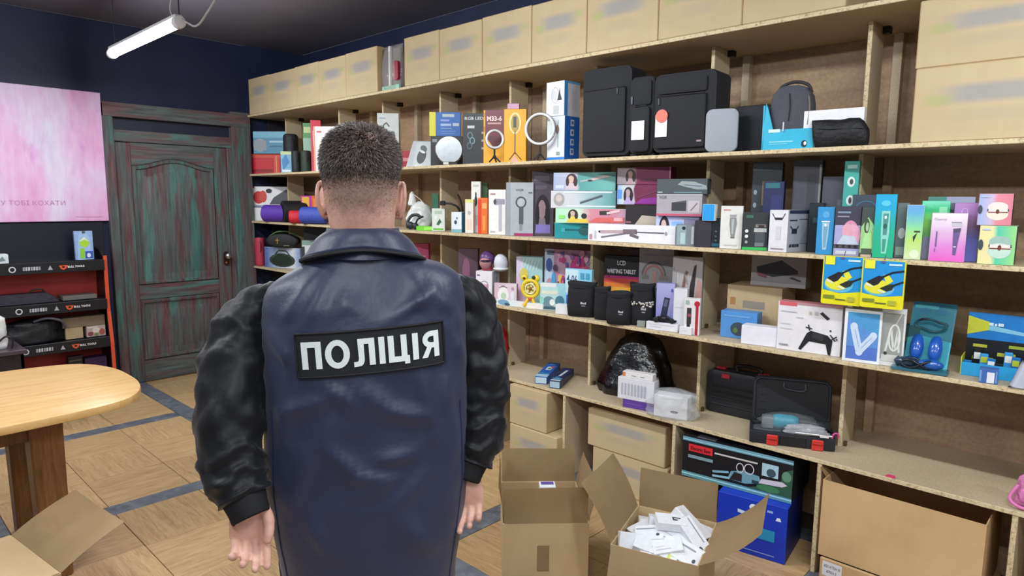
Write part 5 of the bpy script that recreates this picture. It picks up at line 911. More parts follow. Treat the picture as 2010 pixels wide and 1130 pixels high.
P('game_pad_box', 'large white box with a black game pad and red top strip', 'box', 1523, 1648, 596, Z3, 2.9, a=5, d=.07, m='#e2e0e6', top='#c9848c', ops=[('r', .02, .92, .3, 1, '#d2606c'), ('r', .3, .955, 1, 1, '#b98a92'), ('p', [(.66, .82), (.7, .86), (.82, .74), (.78, .7)], '#2a2a2e'), ('r', .5, .78, .54, .84, '#b9b49a'), ('r', .58, .78, .64, .85, '#b9b7bc'), ('p', [(.36, .06), (.4, .04), (.52, .24), (.78, .22), (.82, .02), (.86, 0), (.88, .3), (.8, .4), (.54, .46), (.48, .4)], '#202024'), ('p', [(.56, .32), (.74, .28), (.74, .4), (.57, .43)], '#33333a'), ('l', [(.46, .52), (.56, .5)], .02, '#303036'), ('l', [(.5, .58), (.52, .46)], .02, '#303036'), ('l', [(.84, .42), (.92, .3)], .02, '#303036'), ('l', [(.86, .32), (.94, .4)], .02, '#303036'), ('e', .84, .5, .015, .02, '#4a4a52'), ('e', .94, .34, .015, .02, '#4a4a52'), ('r', .05, .8, .3, .815, '#bdbcc6'), ('l', [(.3, .7), (.42, .7)], .008, '#9a98a2'), ('r', .05, .55, .22, .56, '#c6c5ce'), ('r', .05, .45, .25, .46, '#c6c5ce'), ('r', .05, .1, .2, .13, '#9a98a2')])
P('tracker_box', 'white framed blue box with a big white V-shaped device', 'box', 1652, 1725, 608, Z3, 2.872, a=9, d=.05, m='#e9eef4', ops=[('r', .09, .06, .93, .94, '#5478cc'), ('p', [(.09, .5), (.93, .5), (.93, .94), (.09, .94)], '#4f9ad0'), ('p', [(.09, .84), (.93, .5), (.93, .3), (.09, .3)], '#5f92d6'), ('l', [(.27, .66), (.45, .22)], .2, '#c9dcf2'), ('l', [(.45, .22), (.8, .52)], .2, '#c9dcf2'), ('e', .27, .68, .1, .07, '#c9dcf2'), ('e', .45, .2, .1, .07, '#c9dcf2'), ('e', .8, .53, .1, .07, '#c9dcf2'), ('l', [(.3, .62), (.44, .3)], .012, '#8fa9d4'), ('l', [(.5, .28), (.76, .5)], .012, '#8fa9d4')])
P('cable_box', 'white framed box showing a coiled white cable', 'box', 1723, 1771, 606, Z3, 2.9, a=9, d=.05, m='#e3e4e4', ops=[('r', .05, .12, .92, .92, '#9a9c98'), ('l', [(.25, .25), (.42, .66), (.6, .25), (.72, .66), (.8, .25)], .09, '#d5d7d4'), ('o', .58, .5, .26, .24, .08, '#dcdedb'), ('l', [(.62, .74), (.82, .92)], .04, '#d5d7d4'), ('r', .1, .08, .9, .2, '#cfd1cd'), ('e', .26, .22, .07, .03, '#3a3c3a')])
# hanging cable packs
for k, (x0, x1, y0, y1, lb, Y, z_) in enumerate(((1612, 1689, 503, 598, 'yellow and blue cable pack hanging above the game pad box', 2.845, 0), (1688, 1771, 511, 605, 'yellow and blue cable pack hanging above the coiled cable box', 2.84, 0))):
    xa, xb_ = colX(x0, Y, 1.2), colX(x1, Y, 1.2); ar = radians(6); w = (xb_-xa)*1.0; xc = (xa+xb_)/2; zt = heightAt(xc, Y, y0); zb = heightAt(xc, Y, y1); h = zt-zb
    t = thing('cable_pack', lb, 'pack', (xc, Y, zb), ar, 'cable packs hung from the shelf edge')
    bp_ = link('card_pack', mesh_of(prism_bm(rrect(-w/2, 0, w/2, h, .008, 4), 0, .016), M('#e2dc22', .35, .05)), t)
    add_print(t, [('r', .03, .36, .97, .99, '#1f8fd4'), ('p', [(.03, .36), (.03, .3), (.25, .27), (.45, .24), (.65, .26), (.97, .3), (.97, .36)], '#1f8fd4'), ('e', .42, .42, .36, .17, '#5fb6d8'), ('e', .38, .45, .3, .15, '#e0de3a'), ('p', [(.5, .7), (.62, .72), (.74, .58), (.6, .5)], '#e0de3a'), ('p', [(.12, .54), (.4, .68), (.54, .66), (.4, .5), (.3, .46)], '#231f2a'), ('l', [(.5, .66), (.72, .76), (.97, .8)], .05, '#15202e'), ('p', [(.12, .52), (.28, .46), (.28, .43), (.12, .47)], '#e6e2d8'), ('p', [(.44, .42), (.66, .52), (.8, .52), (.72, .4), (.6, .36)], '#262c28'), ('l', [(.76, .5), (.97, .58)], .045, '#15202e'), ('p', [(.4, .39), (.58, .36), (.56, .32), (.4, .36)], '#dfe2d0'), ('r', .06, .82, .3, .99, '#e8e438'), ('r', .62, .9, .92, .94, '#bfe0f0'), ('r', .06, .12, .34, .19, '#7a8a30'), ('r', .36, .1, .62, .12, '#4a5a3a'), ('r', .66, .08, .84, .18, '#b0b23a'), ('r', .43, .95, .53, .99, '#6a5a9a')], w, h, name='front_print')
    tube('hook', t, [(0, .006, h-.012), (0, .012, h+.008), (0, .03, h+.02)], .0015, M('#8a8c90', .3, metal=.8), 6)
# teal blister cards with shoe dryers
p = at(1814, Z3, 2.955); bc = thing('blister_pack', 'tall teal blister card with two blue shoe dryers standing', 'pack', (p.x, p.y, Z3), radians(2))
TL = M('#1a6678', .35, .1, 20)
hb = heightAt(p.x, 3.06, 584)-Z3
cd = link('backing_card', mesh_of(prism_bm(rrect(-.075, 0, .075, hb, .006, 3), .0, .003), TL), bc, (0, 0, .004)); cd.rotation_euler = (-.45, 0, 0)
fl_ = link('clear_shell', mesh_of(prism_bm(rrect(-.07, .01, .07, hb*.9, .02, 4), -.03, -.004), M('#3f98a8', .08, .05, 8, alpha=.18)), bc, (0, 0, .004)); fl_.rotation_euler = (-.45, 0, 0)
for sx in (-.033, .03):
    d_ = link('shoe_dryer', mesh_of(lathe_bm([(0, 0), (.012, .006), (.022, .03), (.024, .06), (.02, .09), (.012, .105), (0, .11)], 18), M('#1f58b8', .2, .1, 30, coat=.4), smooth=True), bc, (sx, -.014, .03)); d_.rotation_euler = (-.42, 0, 0)
cl_ = link('coiled_cord', mesh_of(tube_bm([(.055*cos(a)*(1-.01*(i % 7)), -.012+.004*sin(5*a), .165+.022*sin(a)+.004*cos(3*a)) for i, a in enumerate([2*pi*j*3/60 for j in range(61)])], .005, 6), M('#151a24', .4), smooth=True), bc, (0, .07, .0))
add_print(cd, [('r', .05, .9, .6, .95, '#3f9aa6'), ('e', .3, .86, .14, .05, '#1a4f86'), ('e', .66, .86, .14, .05, '#1a4f86'), ('p', [(0, 0), (1, 0), (1, .42), (0, .5)], '#36b4c8')],   .149, hb, y=-.0006, name='card_print')
p = at(1805, Z3, 2.875); b2_ = thing('blister_pack', 'clear blister pack with dark cord and blue dryers lying on the shelf edge', 'pack', (p.x, 2.885, Z3), radians(6))
link('clear_shell', mesh_of(box_bm(-.1, -.02, 0, .09, .06, .012, .005, 2), M('#3f7f92', .1, .1, 10, alpha=.6), angle=40), b2_)
for sx, c in ((-.05, '#20344a'), (.03, '#1f57a8')): link('shoe_dryer', mesh_of(lathe_bm([(0, -.045), (.014, -.035), (.021, -.01), (.02, .02), (.01, .04), (0, .045)], 16, 'x'), M(c, .2, .1, coat=.4), smooth=True), b2_, (sx, .01, .032))
link('coiled_cord', mesh_of(tube_bm([(-.02+.06*cos(a), .015+.03*sin(a), .03+.016*sin(2.5*a)) for a in [2*pi*j*3/50 for j in range(51)]], .005, 6), M('#0f1622', .3), smooth=True), b2_)
P('gadget_box', 'dark green striped box behind the teal blister card', 'box', 1772, 1800, 640, Z3, 3.0, a=8, d=.06, m='#1f3a35', ops=[('r', 0, .3, 1, .36, '#2f7a86'), ('r', 0, .6, 1, .72, '#4a5a2a'), ('r', .1, .1, .8, .14, '#c9cfcf')])
# display tray with blue key tags
p0, p1 = at(1885, Z3, 2.96), at(2030, Z3, 2.96); w = p1.x-p0.x
dt = thing('display_box', 'open blue and yellow display box with a tall back card', 'box', ((p0.x+p1.x)/2, 2.97, Z3), radians(4))
hk = heightAt(p0.x, 3.06, 612)-Z3
box('tray_floor', dt, -w/2, 0, 0, w/2, .1, .004, M('#1c2430', .4)); box('front_wall', dt, -w/2, -.003, 0, w/2, 0, .05, M('#2a9ad0', .4)); box('side_wall', dt, -w/2-.003, 0, 0, -w/2, .1, .07, M('#c6d63a', .4))
box('back_card', dt, -w/2, .1, 0, w/2, .104, hk, M('#2079c4', .35, .1), .001)
add_print(dt, [('p', [(0, .72), (.35, .8), (1, .7), (1, .66), (.3, .72), (0, .62)], '#7fc0dc'), ('p', [(0, .62), (.3, .72), (.3, .86), (0, .94)], '#c3c93a'), ('r', .3, .8, .36, .85, '#cfe4f0'), ('r', .375, .8, .41, .84, '#cfe4f0'), ('r', .425, .8, .5, .85, '#cfe4f0'), ('r', 0, 0, 1, .56, '#14181c'), ('r', .1, .42, .3, .47, '#b9b83a'), ('r', .45, .3, .7, .36, '#b9b83a'), ('r', .6, .45, .9, .5, '#9aa83a'), ('r', .1, .2, .4, .26, '#98a236'), ('p', [(.86, 0), (1, 0), (1, .4), (.92, .3)], '#b8c832')], w, hk, loc=(0, .0995, 0), name='card_print')
r4 = random.Random(11)
KT = [('blue', '#1f70b8'), ('black', '#141a22'), ('sky blue', '#3f9ad8')]
ORD = ['first', 'second', 'third', 'fourth', 'fifth', 'sixth', 'seventh', 'eighth', 'ninth']
for i in range(9):
    x = -w/2+.016+(w-.03)*i/8; y = .012+.022*((i*3) % 4); hh = .05+.012*((i*3) % 4)
    t = tag(link('key_tag', mesh_of(box_bm(-.013, 0, 0, .013, .012, hh, .002), M(KT[i % 3][1], .35))), KT[i % 3][0]+' boxed gadget in the display box, '+ORD[i]+' from its yellow end', 'gadget', 'gadgets in the display box')
    t.location = dt.matrix_basis @ Vector((x, y, .0048)); t.rotation_euler = (0, 0, radians(4)+r4.uniform(-.15, .15))
    add_print(t, [('r', .1, .55, .9, .85, '#e3e8e4' if i % 2 else '#b9c43a'), ('r', .2, .15, .8, .3, '#7fb0d8')], .026, hh, name='label_print')
P('gadget_box', 'small blue box with a white label in front of the display box', 'box', 1921, 1958, 691, Z3, 2.872, a=8, d=.05, m='#3f68b0', ops=[('r', .4, .05, .8, .8, '#e3e6ee'), ('r', .0, .1, .12, .9, '#6f9ad0'), ('r', .86, .1, .94, .9, '#6f9ad0')], h=.052)
# crumpled white sheet
p = at(2005, Z3, 2.9); ws = thing('paper_sheet', 'white sheet of paper resting at the end of the third shelf', 'paper', (p.x, 2.865, Z3), radians(5))
bmb = bmesh.new(); nx = 8; V = [[bmb.verts.new((-.035+.16*i/nx+.03*j/nx, -.0+.14*j/nx, .003+.075*(j/nx)**1.3+.004*sin(3*i)*sin(2*j))) for i in range(nx+1)] for j in range(nx+1)]
for j in range(nx):
    for i in range(nx): bmb.faces.new((V[j][i], V[j][i+1], V[j+1][i+1], V[j+1][i]))
bmesh.ops.solidify(bmb, geom=bmb.faces[:], thickness=.0012); link('sheet', mesh_of(bmb, M('#dfe1ee', .6, .04), smooth=True), ws)

# ===== fourth shelf (Z4)
p = at(963, Z4, 2.99); rp = thing('red_bag', 'bright red bag behind the officer\'s arm beside a divider', 'bag', (p.x-.02, p.y, Z4), radians(30)); crumple('bag_film', rp, .24, .18, .3, M('#c01f2b', .35, .15, 10, bump=.4), 21, top=.2)
def lying(name, label, cat, x, y, rz, w, d, h, m, tops, ops):
    t = tag(link(name, mesh_of(box_bm(-w/2, 0, 0, w/2, d, h, .0015), M(m, .4, .05)), None, (x, y, Z4), radians(rz)), label, cat)
    add_print(t, tops, w, d, rot=(-pi/2, 0, 0), loc=(0, 0, h), name='top_print'); add_print(t, ops, w, h); return t
lying('brush_box', 'blue and white electric toothbrush box, the one nearer the officer', 'box', -2.53, 2.905, 27, .075, .36, .045, '#2462b8', [('r', 0, 0, 1, .16, '#a9cbe0'), ('r', .3, .45, .75, .68, '#d9dde6'), ('r', .45, .5, .7, .6, '#3a8a5a'), ('e', .5, .86, .25, .05, '#5fa0dc'), ('r', .1, .2, .9, .24, '#4fb0d0'), ('r', .6, .62, .9, .7, '#c04a5a')], [('r', .05, .1, .95, .9, '#bfd6e2')])
lying('brush_box', 'navy toothbrush box with a white brush print', 'box', -2.41, 2.89, 24, .065, .32, .045, '#1d2c58', [('l', [(.45, .35), (.6, .8)], .25, '#c9d2d2'), ('r', .05, .02, .95, .1, '#c2d8e2'), ('r', .05, .14, .95, .2, '#5fa8c8'), ('e', .4, .26, .25, .04, '#4f8fc0')], [('r', .05, .1, .95, .9, '#a9c6d8')])
# black garbage bag
BAG = M('#08080b', .22, .2, 8, bump=.9, bscale=16, spec=.7)
p = at(1246, Z4, 3.15); gb = thing('garbage_bag', 'shiny black garbage bag slumped in the low compartment', 'bag', (p.x, p.y, Z4), radians(15))
bm = bmesh.new(); rs = []; N = 44; K = 22; HB = heightAt(p.x, 3.15, 655)-Z4
for i in range(K+1):
    v = i/K; f = (1-.62*v**1.25)*(.9+.1*min(1, v*8)) if v < .88 else (1-.62*.88**1.25)*(1-(v-.88)/.12*.85); ring = []
    for j in range(N):
        a = 2*pi*j/N; q = mnoise.noise(Vector((cos(a)*2, sin(a)*2, v*1.8+4)))*.16+abs(mnoise.noise(Vector((cos(a)*5, sin(a)*5, v*3))))*.1-.03+.05*sin(9*a+4*v)*v
        ring.append(Vector((.255*f*(1+q*1.2)*cos(a)+.02*v, .14*f*(1+q)*sin(a)+.02*v, max(0, HB*v*(1+.05*sin(3*a)*v)))))
    rs.append(ring)
link('bag_film', mesh_of(loft_bm(rs, True, bm), BAG, smooth=True), gb)
b_ = P('medicine_box', 'larger white box under the small one before the garbage bag', 'box', 1212, 1283, 742, Z4+.045, 2.878, a=10, d=.06, m='#dcdde4', ops=[('r', .1+.09*i, .2, .15+.09*i, .75, '#b3b5c2') for i in range(8)], h=.115)
P('medicine_box', 'slim white box with an orange corner lying on the larger white box', 'box', 1222, 1281, 723, top(b_), 2.885, a=10, d=.05, m='#e6e3e4', ops=[('r', 0, .2, .1, .9, '#d98a5c'), ('r', .3, .4, .45, .5, '#9a9aa5'), ('r', .6, .4, .72, .5, '#77777f')], h=.033)
P('medicine_box', 'purple flat box carrying the larger white box', 'box', 1222, 1284, 776, Z4, 2.885, a=10, d=.06, m='#5f3f96', ops=[('r', .1, .5, .6, .56, '#8a6ac0')], h=.044)
# small box in a clear bag
p = at(1312, Z4, 2.9); cbx = P('gadget_box', 'white box wrapped in crumpled clear film on the low shelf edge', 'box', 1283, 1348, 778, Z4, 2.878, a=14, d=.08, m='#e2e3e6', ops=[('e', .62, .3, .12, .06, '#2a2c30'), ('r', .2, .86, .7, .89, '#c9cbd0')])
cw, ch = cbx['w'], cbx['h']
crumple('clear_film', cbx, cw*1.4, .16, ch*1.3, M('#dfe2e6', .08, .05, 8, alpha=.3, bump=1.0, bscale=22), 31, top=.15, loc=(0, .04, 0), amp=.22)
# power tool cases
CASE = M('#20222a', .5, .1, 90, bump=.15, bscale=120); CASED = M('#15161c', .5, .1, 90); RED = M('#d0342f', .4, .05)
p = Vector((-1.39, 3.15, Z4)); kc = thing('tool_case', 'closed black tool case with red latches standing on edge', 'tool case', (p.x, p.y, Z4), radians(2))
H1 = heightAt(p.x, 3.15, 736)-Z4
link('front_shell', mesh_of(loft_bm([[Vector((x, y, z)) for x, z in rrect(-.2+o, o, .2-o, H1-o, .03, 5)] for y, o in ((0, .008), (.004, .001), (.05, 0))], True), CASE, angle=40), kc); link('rear_shell', mesh_of(loft_bm([[Vector((x, y, z)) for x, z in rrect(-.2+o, o, .2-o, H1-o, .03, 5)] for y, o in ((.054, 0), (.1, .001), (.104, .008))], True), CASED, angle=40), kc)
for k in range(4): box('rib', kc, -.17, -.004, H1*(.2+.14*k), .17, .001, H1*(.2+.14*k)+.008, CASED, .002)
for sx in (-.12, .1): box('latch', kc, sx, -.008, H1-.035, sx+.045, .004, H1-.012, M('#b8283f', .4), .003); box('latch', kc, sx-.05, .04, H1-.001, sx, .07, H1+.008, M('#b8283f', .4), .002)
tube('handle', kc, smooth_line([(-.06, .05, H1), (-.055, .05, H1+.03), (.055, .05, H1+.03), (.06, .05, H1)]), .009, CASED, 8)
p = Vector((-1.066, 2.94, Z4)); oc = thing('tool_case', 'open black tool case with red latches holding an angle grinder', 'tool case', (p.x, p.y, Z4), radians(24)); w2 = .178
w2, dpt = .17, .135
box('tray_floor', oc, -w2, 0, .0, w2, dpt, .012, CASED, .004)
for nm, a in (('front_wall', (-w2, -.012, 0, w2, .006, .06)), ('rear_wall', (-w2, dpt-.006, 0, w2, dpt+.008, .06)), ('side_wall', (-w2-.008, -.01, 0, -w2+.006, dpt+.006, .06)), ('side_wall', (w2-.006, -.01, 0, w2+.008, dpt+.006, .06))): box(nm, oc, *a, CASE, .006, 2)
box('front_recess', oc, -.05, -.016, .008, .06, -.011, .05, CASED, .003)
for sx in (-w2*.62, w2*.48): 
    lt = box('latch', oc, sx, -.024, .0, sx+.048, -.013, .048, RED, .004); lt['label'] = 'red plastic latch'; box('latch_lip', oc, sx+.004, -.03, .028, sx+.044, -.023, .036, M('#b8261f', .4), .002)
H2 = .272
ld = thing('lid', None, None, (0, dpt+.005, .05)); ld.parent = oc
ld.rotation_euler = (-.12, 0, 0)
LH = H2-.05
link('lid_shell', mesh_of(loft_bm([[Vector((x, y, z)) for x, z in rrect(-w2+o, o, w2-o, LH-o, .03, 5)] for y, o in ((.045, .008), (.04, .001), (.0, 0))], True), CASE, angle=40), ld)
link('lid_recess', mesh_of(prism_bm(rrect(-w2+.022, .02, w2-.022, LH-.02, .02, 5), -.004, -.0005), CASED), ld)
tube('lid_rim', ld, [Vector((x, -.002, z)) for x, z in rrect(-w2+.008, .008, w2-.008, LH-.008, .03, 5)], .007, CASE, 8, closed=True)
tube('grip', ld, smooth_line([(-.035, -.004, LH-.022), (-.03, -.008, LH-.05), (.05, -.008, LH-.055), (.056, -.004, LH-.022)]), .006, M('#3a3c46', .5), 8)
for k in range(5): box('lid_rib', ld, -w2+.03, -.008, .03+.035*k, -w2+.06, -.004, .034+.035*k, CASE, .001)
ag = thing('angle_grinder', 'teal and black angle grinder in clear film lying in the open case', 'power tool', oc.matrix_basis @ Vector((-.02, .068, .03)), radians(24))
link('motor_housing', mesh_of(lathe_bm([(.0, -.05), (.026, -.048), (.03, -.03), (.03, .02), (.024, .04), (0, .042)], 20, 'x'), M('#1f8fa8', .4), smooth=True), ag, (0, 0, .05))
link('tail_grip', mesh_of(lathe_bm([(.0, .035), (.022, .04), (.023, .09), (.02, .15), (0, .152)], 18, 'x'), M('#1d242a', .5), smooth=True), ag, (0, 0, .05)); link('gear_head', mesh_of(box_bm(-.09, -.022, .022, -.045, .022, .07, .008, 2), M('#8f979b', .35, metal=.5), angle=40), ag)
link('wheel_guard', mesh_of(lathe_bm([(.0, 0), (.055, .002), (.056, .018), (.05, .02), (0, .018)], 24), M('#6f777c', .35, metal=.5), angle=40), ag, (-.075, -.01, .0))
ag.scale = (1.2, 1.1, 1.15)
crumple('film', ag, .24, .1, .09, M('#cfd4d8', .08, .05, 8, alpha=.1, bump=1.0, bscale=24), 41, top=.3, loc=(.01, 0, 0), amp=.2)
sf = thing('film_sleeve', 'crumpled clear film sleeve with a disc across the open case front', 'film', oc.matrix_basis @ Vector((.06, .012, .0605)), radians(28)); crumple('film', sf, .2, .05, .045, M('#b9bcc2', .15, .1, 10, alpha=.6, bump=.9, bscale=24), 44, top=.4)
tube('metal_rod', sf, [(-.05, -.02, .008), (.1, -.03, .008)], .006, M('#b9bcc2', .25, metal=.7), 8); box('white_sticker', sf, .05, -.04, .002, .085, -.034, .012, M('#e3e3e6', .5))
tube('pink_tie', sf, smooth_line([(.1, -.03, .0), (.105, -.035, .022), (.12, -.035, .025), (.125, -.03, .005)]), .004, M('#c94a96', .5), 6)
tg = tag(link('film_scrap', mesh_of(crumpscrap := prism_bm([(-.016, -.01), (.018, -.012), (.014, .01), (-.01, .012)], 0, .004, 'xy'), M('#d23f6a', .5))), 'tiny pink scrap of tape on the lowest shelf edge', 'scrap'); tg.location = at(1748, Z4, 2.885)
p = at(2018, Z4+.004, 2.95); pf = thing('mesh_bag', 'pink mesh bag lying at the end of the lowest shelf', 'bag', p, 0); crumple('bag_net', pf, .09, .1, .12, M('#d77fb4', .6, .3, 60, bump=.6), 51, top=.3)
tube('bag_loop', pf, smooth_line([(-.03, -.04, .08), (-.05, -.055, .03), (-.02, -.065, .008), (.03, -.06, .007)]), .006, M('#d878b0', .6), 8)
# ===== under the lowest shelf
k1 = pack('carton', 'printed brown carton on the floor, lower one next to the officer\'s arm', 'carton', 1000, 1092, 0, .001, 2.83, 0, .38, CARD, front=CARDLOGO, h=.245, bev=.004, group='cartons on the floor')
pack('carton', 'printed brown carton stacked on the lower one next to the officer\'s arm', 'carton', 1000, 1072, 0, .248, 2.84, 0, .38, CARD, front=CARDLOGO, h=.242, bev=.004, group='cartons on the floor')
k2 = pack('carton', 'printed brown carton on the floor under the garbage bag, lower one', 'carton', 1162, 1308, 0, .001, 2.93, 0, .38, CARD, front=CARDLOGO, h=.225, bev=.004, group='cartons on the floor')
pack('carton', 'printed brown carton stacked high under the garbage bag shelf', 'carton', 1153, 1304, 0, .228, 2.925, 0, .38, CARD, front=CARDLOGO, h=.215, bev=.004, group='cartons on the floor')
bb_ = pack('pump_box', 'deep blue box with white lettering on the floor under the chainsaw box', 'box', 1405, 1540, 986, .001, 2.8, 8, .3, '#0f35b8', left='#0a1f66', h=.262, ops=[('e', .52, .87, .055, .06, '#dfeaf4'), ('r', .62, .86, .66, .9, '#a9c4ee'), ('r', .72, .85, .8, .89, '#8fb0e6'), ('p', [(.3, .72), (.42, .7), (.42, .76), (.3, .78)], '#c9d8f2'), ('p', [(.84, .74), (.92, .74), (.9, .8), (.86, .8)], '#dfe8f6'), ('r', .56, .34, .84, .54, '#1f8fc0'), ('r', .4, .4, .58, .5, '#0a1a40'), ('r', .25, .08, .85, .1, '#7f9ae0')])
cs = pack('chainsaw_box', 'black and teal chainsaw box resting on the deep blue box', 'box', 1338, 1553, 885, .2645, 2.845, 6, .3, '#15161c', left='#1a1d26', top='#1b1b20', h=.2, ops=[('r', 0, .9, 1, 1, '#6fa3b4'), ('r', 0, .93, 1, .95, '#a9cfdc'), ('r', 0, 0, 1, .13, '#5f97a4'), ('r', 0, .06, 1, .09, '#a5dce2'), ('r', .06, .66, .29, .84, '#d8303a'), ('t', .175, .7, .09, 'Electric Saw', '#4a0a12', .19, .03), ('o', .175, .75, .115, .09, .0, '#e06a70'), ('r', .31, .73, .7, .77, '#c9c6c4'), ('r', .74, .5, .88, .8, '#a9cbdc'), ('e', .82, .6, .04, .1, '#3f555f'), ('p', [(.62, .13), (1, .13), (1, .8), (.92, .7), (.9, .4)], '#2f5a48'), ('e', .8, .22, .1, .08, '#3f7f55'), ('e', .95, .6, .04, .12, '#5f8f78'), ('p', [(.44, .22), (.47, .42), (.58, .5), (.72, .46), (.74, .3), (.6, .2)], '#6f9fae'), ('p', [(.46, .22), (.5, .42), (.57, .4), (.57, .22)], '#2a2226'), ('r', .66, .26, .72, .34, '#2a4450'), ('p', [(.72, .3), (.74, .42), (.92, .46), (.96, .4), (.92, .34)], '#cfc9d8'), ('o', .55, .55, .035, .12, .008, '#d9d4dc'), ('o', .63, .57, .045, .13, .008, '#d9d4dc'), ('l', [(.3, .3), (.45, .38)], .02, '#7fb4c8'), ('l', [(.3, .2), (.46, .24)], .02, '#8fc4d4'), ('r', .06, .5, .3, .58, '#7f9aa4')], tops=[('r', .12, .05, .3, .3, '#5a5862'), ('r', .5, .1, .7, .25, '#3f3d46')])
# ------------------------------------------------------------------ oak table
def oak(name, c, st):
    m, nt, b, tc = node_mat(name, .38, .4); v = tc.outputs['Object']
    n = tnoise(nt, v, 3, 6, st, 1.0); n2 = tnoise(nt, v, 16, 3, st, .3)
    k = mixc(nt, .3, ramp(nt, [(.3, c[0]), (.5, c[1]), (.75, c[2])], n), ramp(nt, [(.35, c[0]), (.65, c[2])], n2))
    nt.links.new(k, b.inputs['Base Color']); bump(nt, b, n2, .05, .003); return m
OAK = oak('oak_top', ('#c79a5e', '#d8ad70', '#e2bc84'), (12, 1, 4)); OAKD = oak('stained_oak', ('#664526', '#7e5731', '#986c40'), (12, 12, 1))
tb = thing('table', 'oak table with a boat-shaped top and dark square legs near the door', 'table', (-3.5, .1, 0))
half = [(.49, -1.25), (.497, -.3), (.495, .25), (.488, .45), (.47, .62), (.43, .74), (.36, .81), (.26, .855), (.14, .88), (0, .885)]
ol = [Vector((x, y, 0)) for x, y in half]+[Vector((-x, y, 0)) for x, y in half[-2::-1]]
ol = smooth_line(ol, 4); out = [(p.x, p.y) for p in ol]
bm = bmesh.new()
def rg(s, z): return [Vector((x*s if False else x-(0.001*s)*(1 if x > 0 else -1), y-.001*s, z)) for x, y in out]
loft_bm([rg(6, .715), rg(1, .718), rg(0, .724), rg(0, .742), rg(2, .748), rg(6, .75)], True, bm); bmesh.ops.recalc_face_normals(bm, faces=bm.faces[:])
link('table_top', mesh_of(bm, OAK, angle=30), tb)
for sx in (-1, 1):
    for y in (.48, -1.0):
        x = sx*.24; b2 = bmesh.new()
        loft_bm([[Vector((x+a*r+sx*o, y+b*r, z)) for a, b in ((-1, -1), (1, -1), (1, 1), (-1, 1))] for z, r, o in ((0, .05, .03), (.35, .056, .015), (.712, .06, 0))], True, b2)
        bmesh.ops.bevel(b2, geom=b2.edges[:], offset=.006, segments=1, affect='EDGES'); link('leg', mesh_of(b2, OAKD), tb)
for y in (.5, -1.02): box('apron', tb, -.19, y-.012, .6, .19, y+.012, .712, OAKD, .003)
for x in (-.25, .25): box('apron', tb, x-.012, -.95, .6, x+.012, .43, .712, OAKD, .003)
# ------------------------------------------------------------------ open cartons
def open_carton(label, loc, rz, w, d, h, flaps, mat=CARD, inn=CARDIN, group=None, cat='carton'):
    """front-left corner at loc; flaps: side -> (length, tilt degrees from vertical, outward positive, inset)"""
    t = thing('open_carton', label, cat, loc, radians(rz), group); T = .004
    box('bottom', t, 0, 0, 0, w, d, T, inn, 0)
    box('front_panel', t, 0, 0, 0, w, T, h, mat, 0); box('back_panel', t, 0, d-T, 0, w, d, h, mat, 0)
    box('side_panel', t, 0, T, 0, T, d-T, h, mat, 0); box('side_panel', t, w-T, T, 0, w, d-T, h, mat, 0)
    for side, spec in flaps.items():
        L, tilt = spec[:2]; ins = spec[2] if len(spec) > 2 else .004; sk = spec[3] if len(spec) > 3 else 0
        a, b, o = {'front': ((ins, 0), (w-ins, 0), (0, -1)), 'back': ((ins, d), (w-ins, d), (0, 1)), 'left': ((0, ins), (0, d-ins), (-1, 0)), 'right': ((w, ins), (w, d-ins), (1, 0))}[side]
        s, c = sin(radians(tilt)), cos(radians(tilt)); bm = bmesh.new(); g = []
        for k in range(7):                       # flap bends a little along its length
            v = k/6; tt = radians(tilt+(spec[4] if len(spec) > 4 else 6)*(v-.5)); row = []
            for m_ in range(7):
                u = m_/6; bx, by = a[0]+(b[0]-a[0])*u, a[1]+(b[1]-a[1])*u
                q = .006*sin(3.1*u+2*v)*v
                row.append(bm.verts.new((bx+o[0]*L*v*sin(tt)+q*o[0]+sk*v*(b[0]-a[0]), by+o[1]*L*v*sin(tt)+q*o[1]+sk*v*(b[1]-a[1]), h+L*v*cos(tt)+.001)))
            g.append(row)
        for k in range(6):
            for m_ in range(6): bm.faces.new((g[k][m_], g[k][m_+1], g[k+1][m_+1], g[k+1][m_]))
        bmesh.ops.solidify(bm, geom=bm.faces[:], thickness=.0035); bmesh.ops.recalc_face_normals(bm, faces=bm.faces[:])
        link('flap', mesh_of(bm, mat), t)
    return t
# tall carton standing right behind the officer
oc1 = open_carton('tall open carton with upright flaps beside the officer\'s hand', (-1.78, 1.822, 0), 46, .352, .41, .294, {'front': (.156, 1, .006), 'back': (.156, 3, .004), 'left': (.156, 2, .01), 'right': (.15, 12, .004)})
add_print(oc1, [('r', .4, .3, .54, .68, '#8d7552')], .352, .294, loc=(.176, -.0005, 0), name='tape_print', rough=.5)
def loose_box(label, loc, rot, dims, m, ops=None, name='small_box', cat='box', group=None):
    w, d, h = dims; t = tag(link(name, mesh_of(box_bm(-w/2, -d/2, 0, w/2, d/2, h, .0015), m if not isinstance(m, str) else M(m, .5, .05)), None, loc), label, cat, group); t.rotation_euler = rot
    if ops: add_print(t, ops, w, d, rot=(-pi/2, 0, 0), loc=(0, -d/2, h), name='label_print')
    return t
W1 = oc1.matrix_basis
loose_box('blue and white pack standing at the near edge inside the tall carton', W1 @ Vector((.07, .06, .006)), (0, 0, radians(46)), (.1, .05, .33), '#2c3a7c', [('r', .1, .1, .9, .9, '#dfe3ec')], 'goods_pack', 'pack')
loose_box('white pointed pack leaning inside the tall carton', W1 @ Vector((.2, .22, .006)), (.0, .0, radians(46)), (.07, .06, .36), '#e3e6ea', [('r', .1, .4, .9, .9, '#5a4a9a')], 'goods_pack', 'pack')
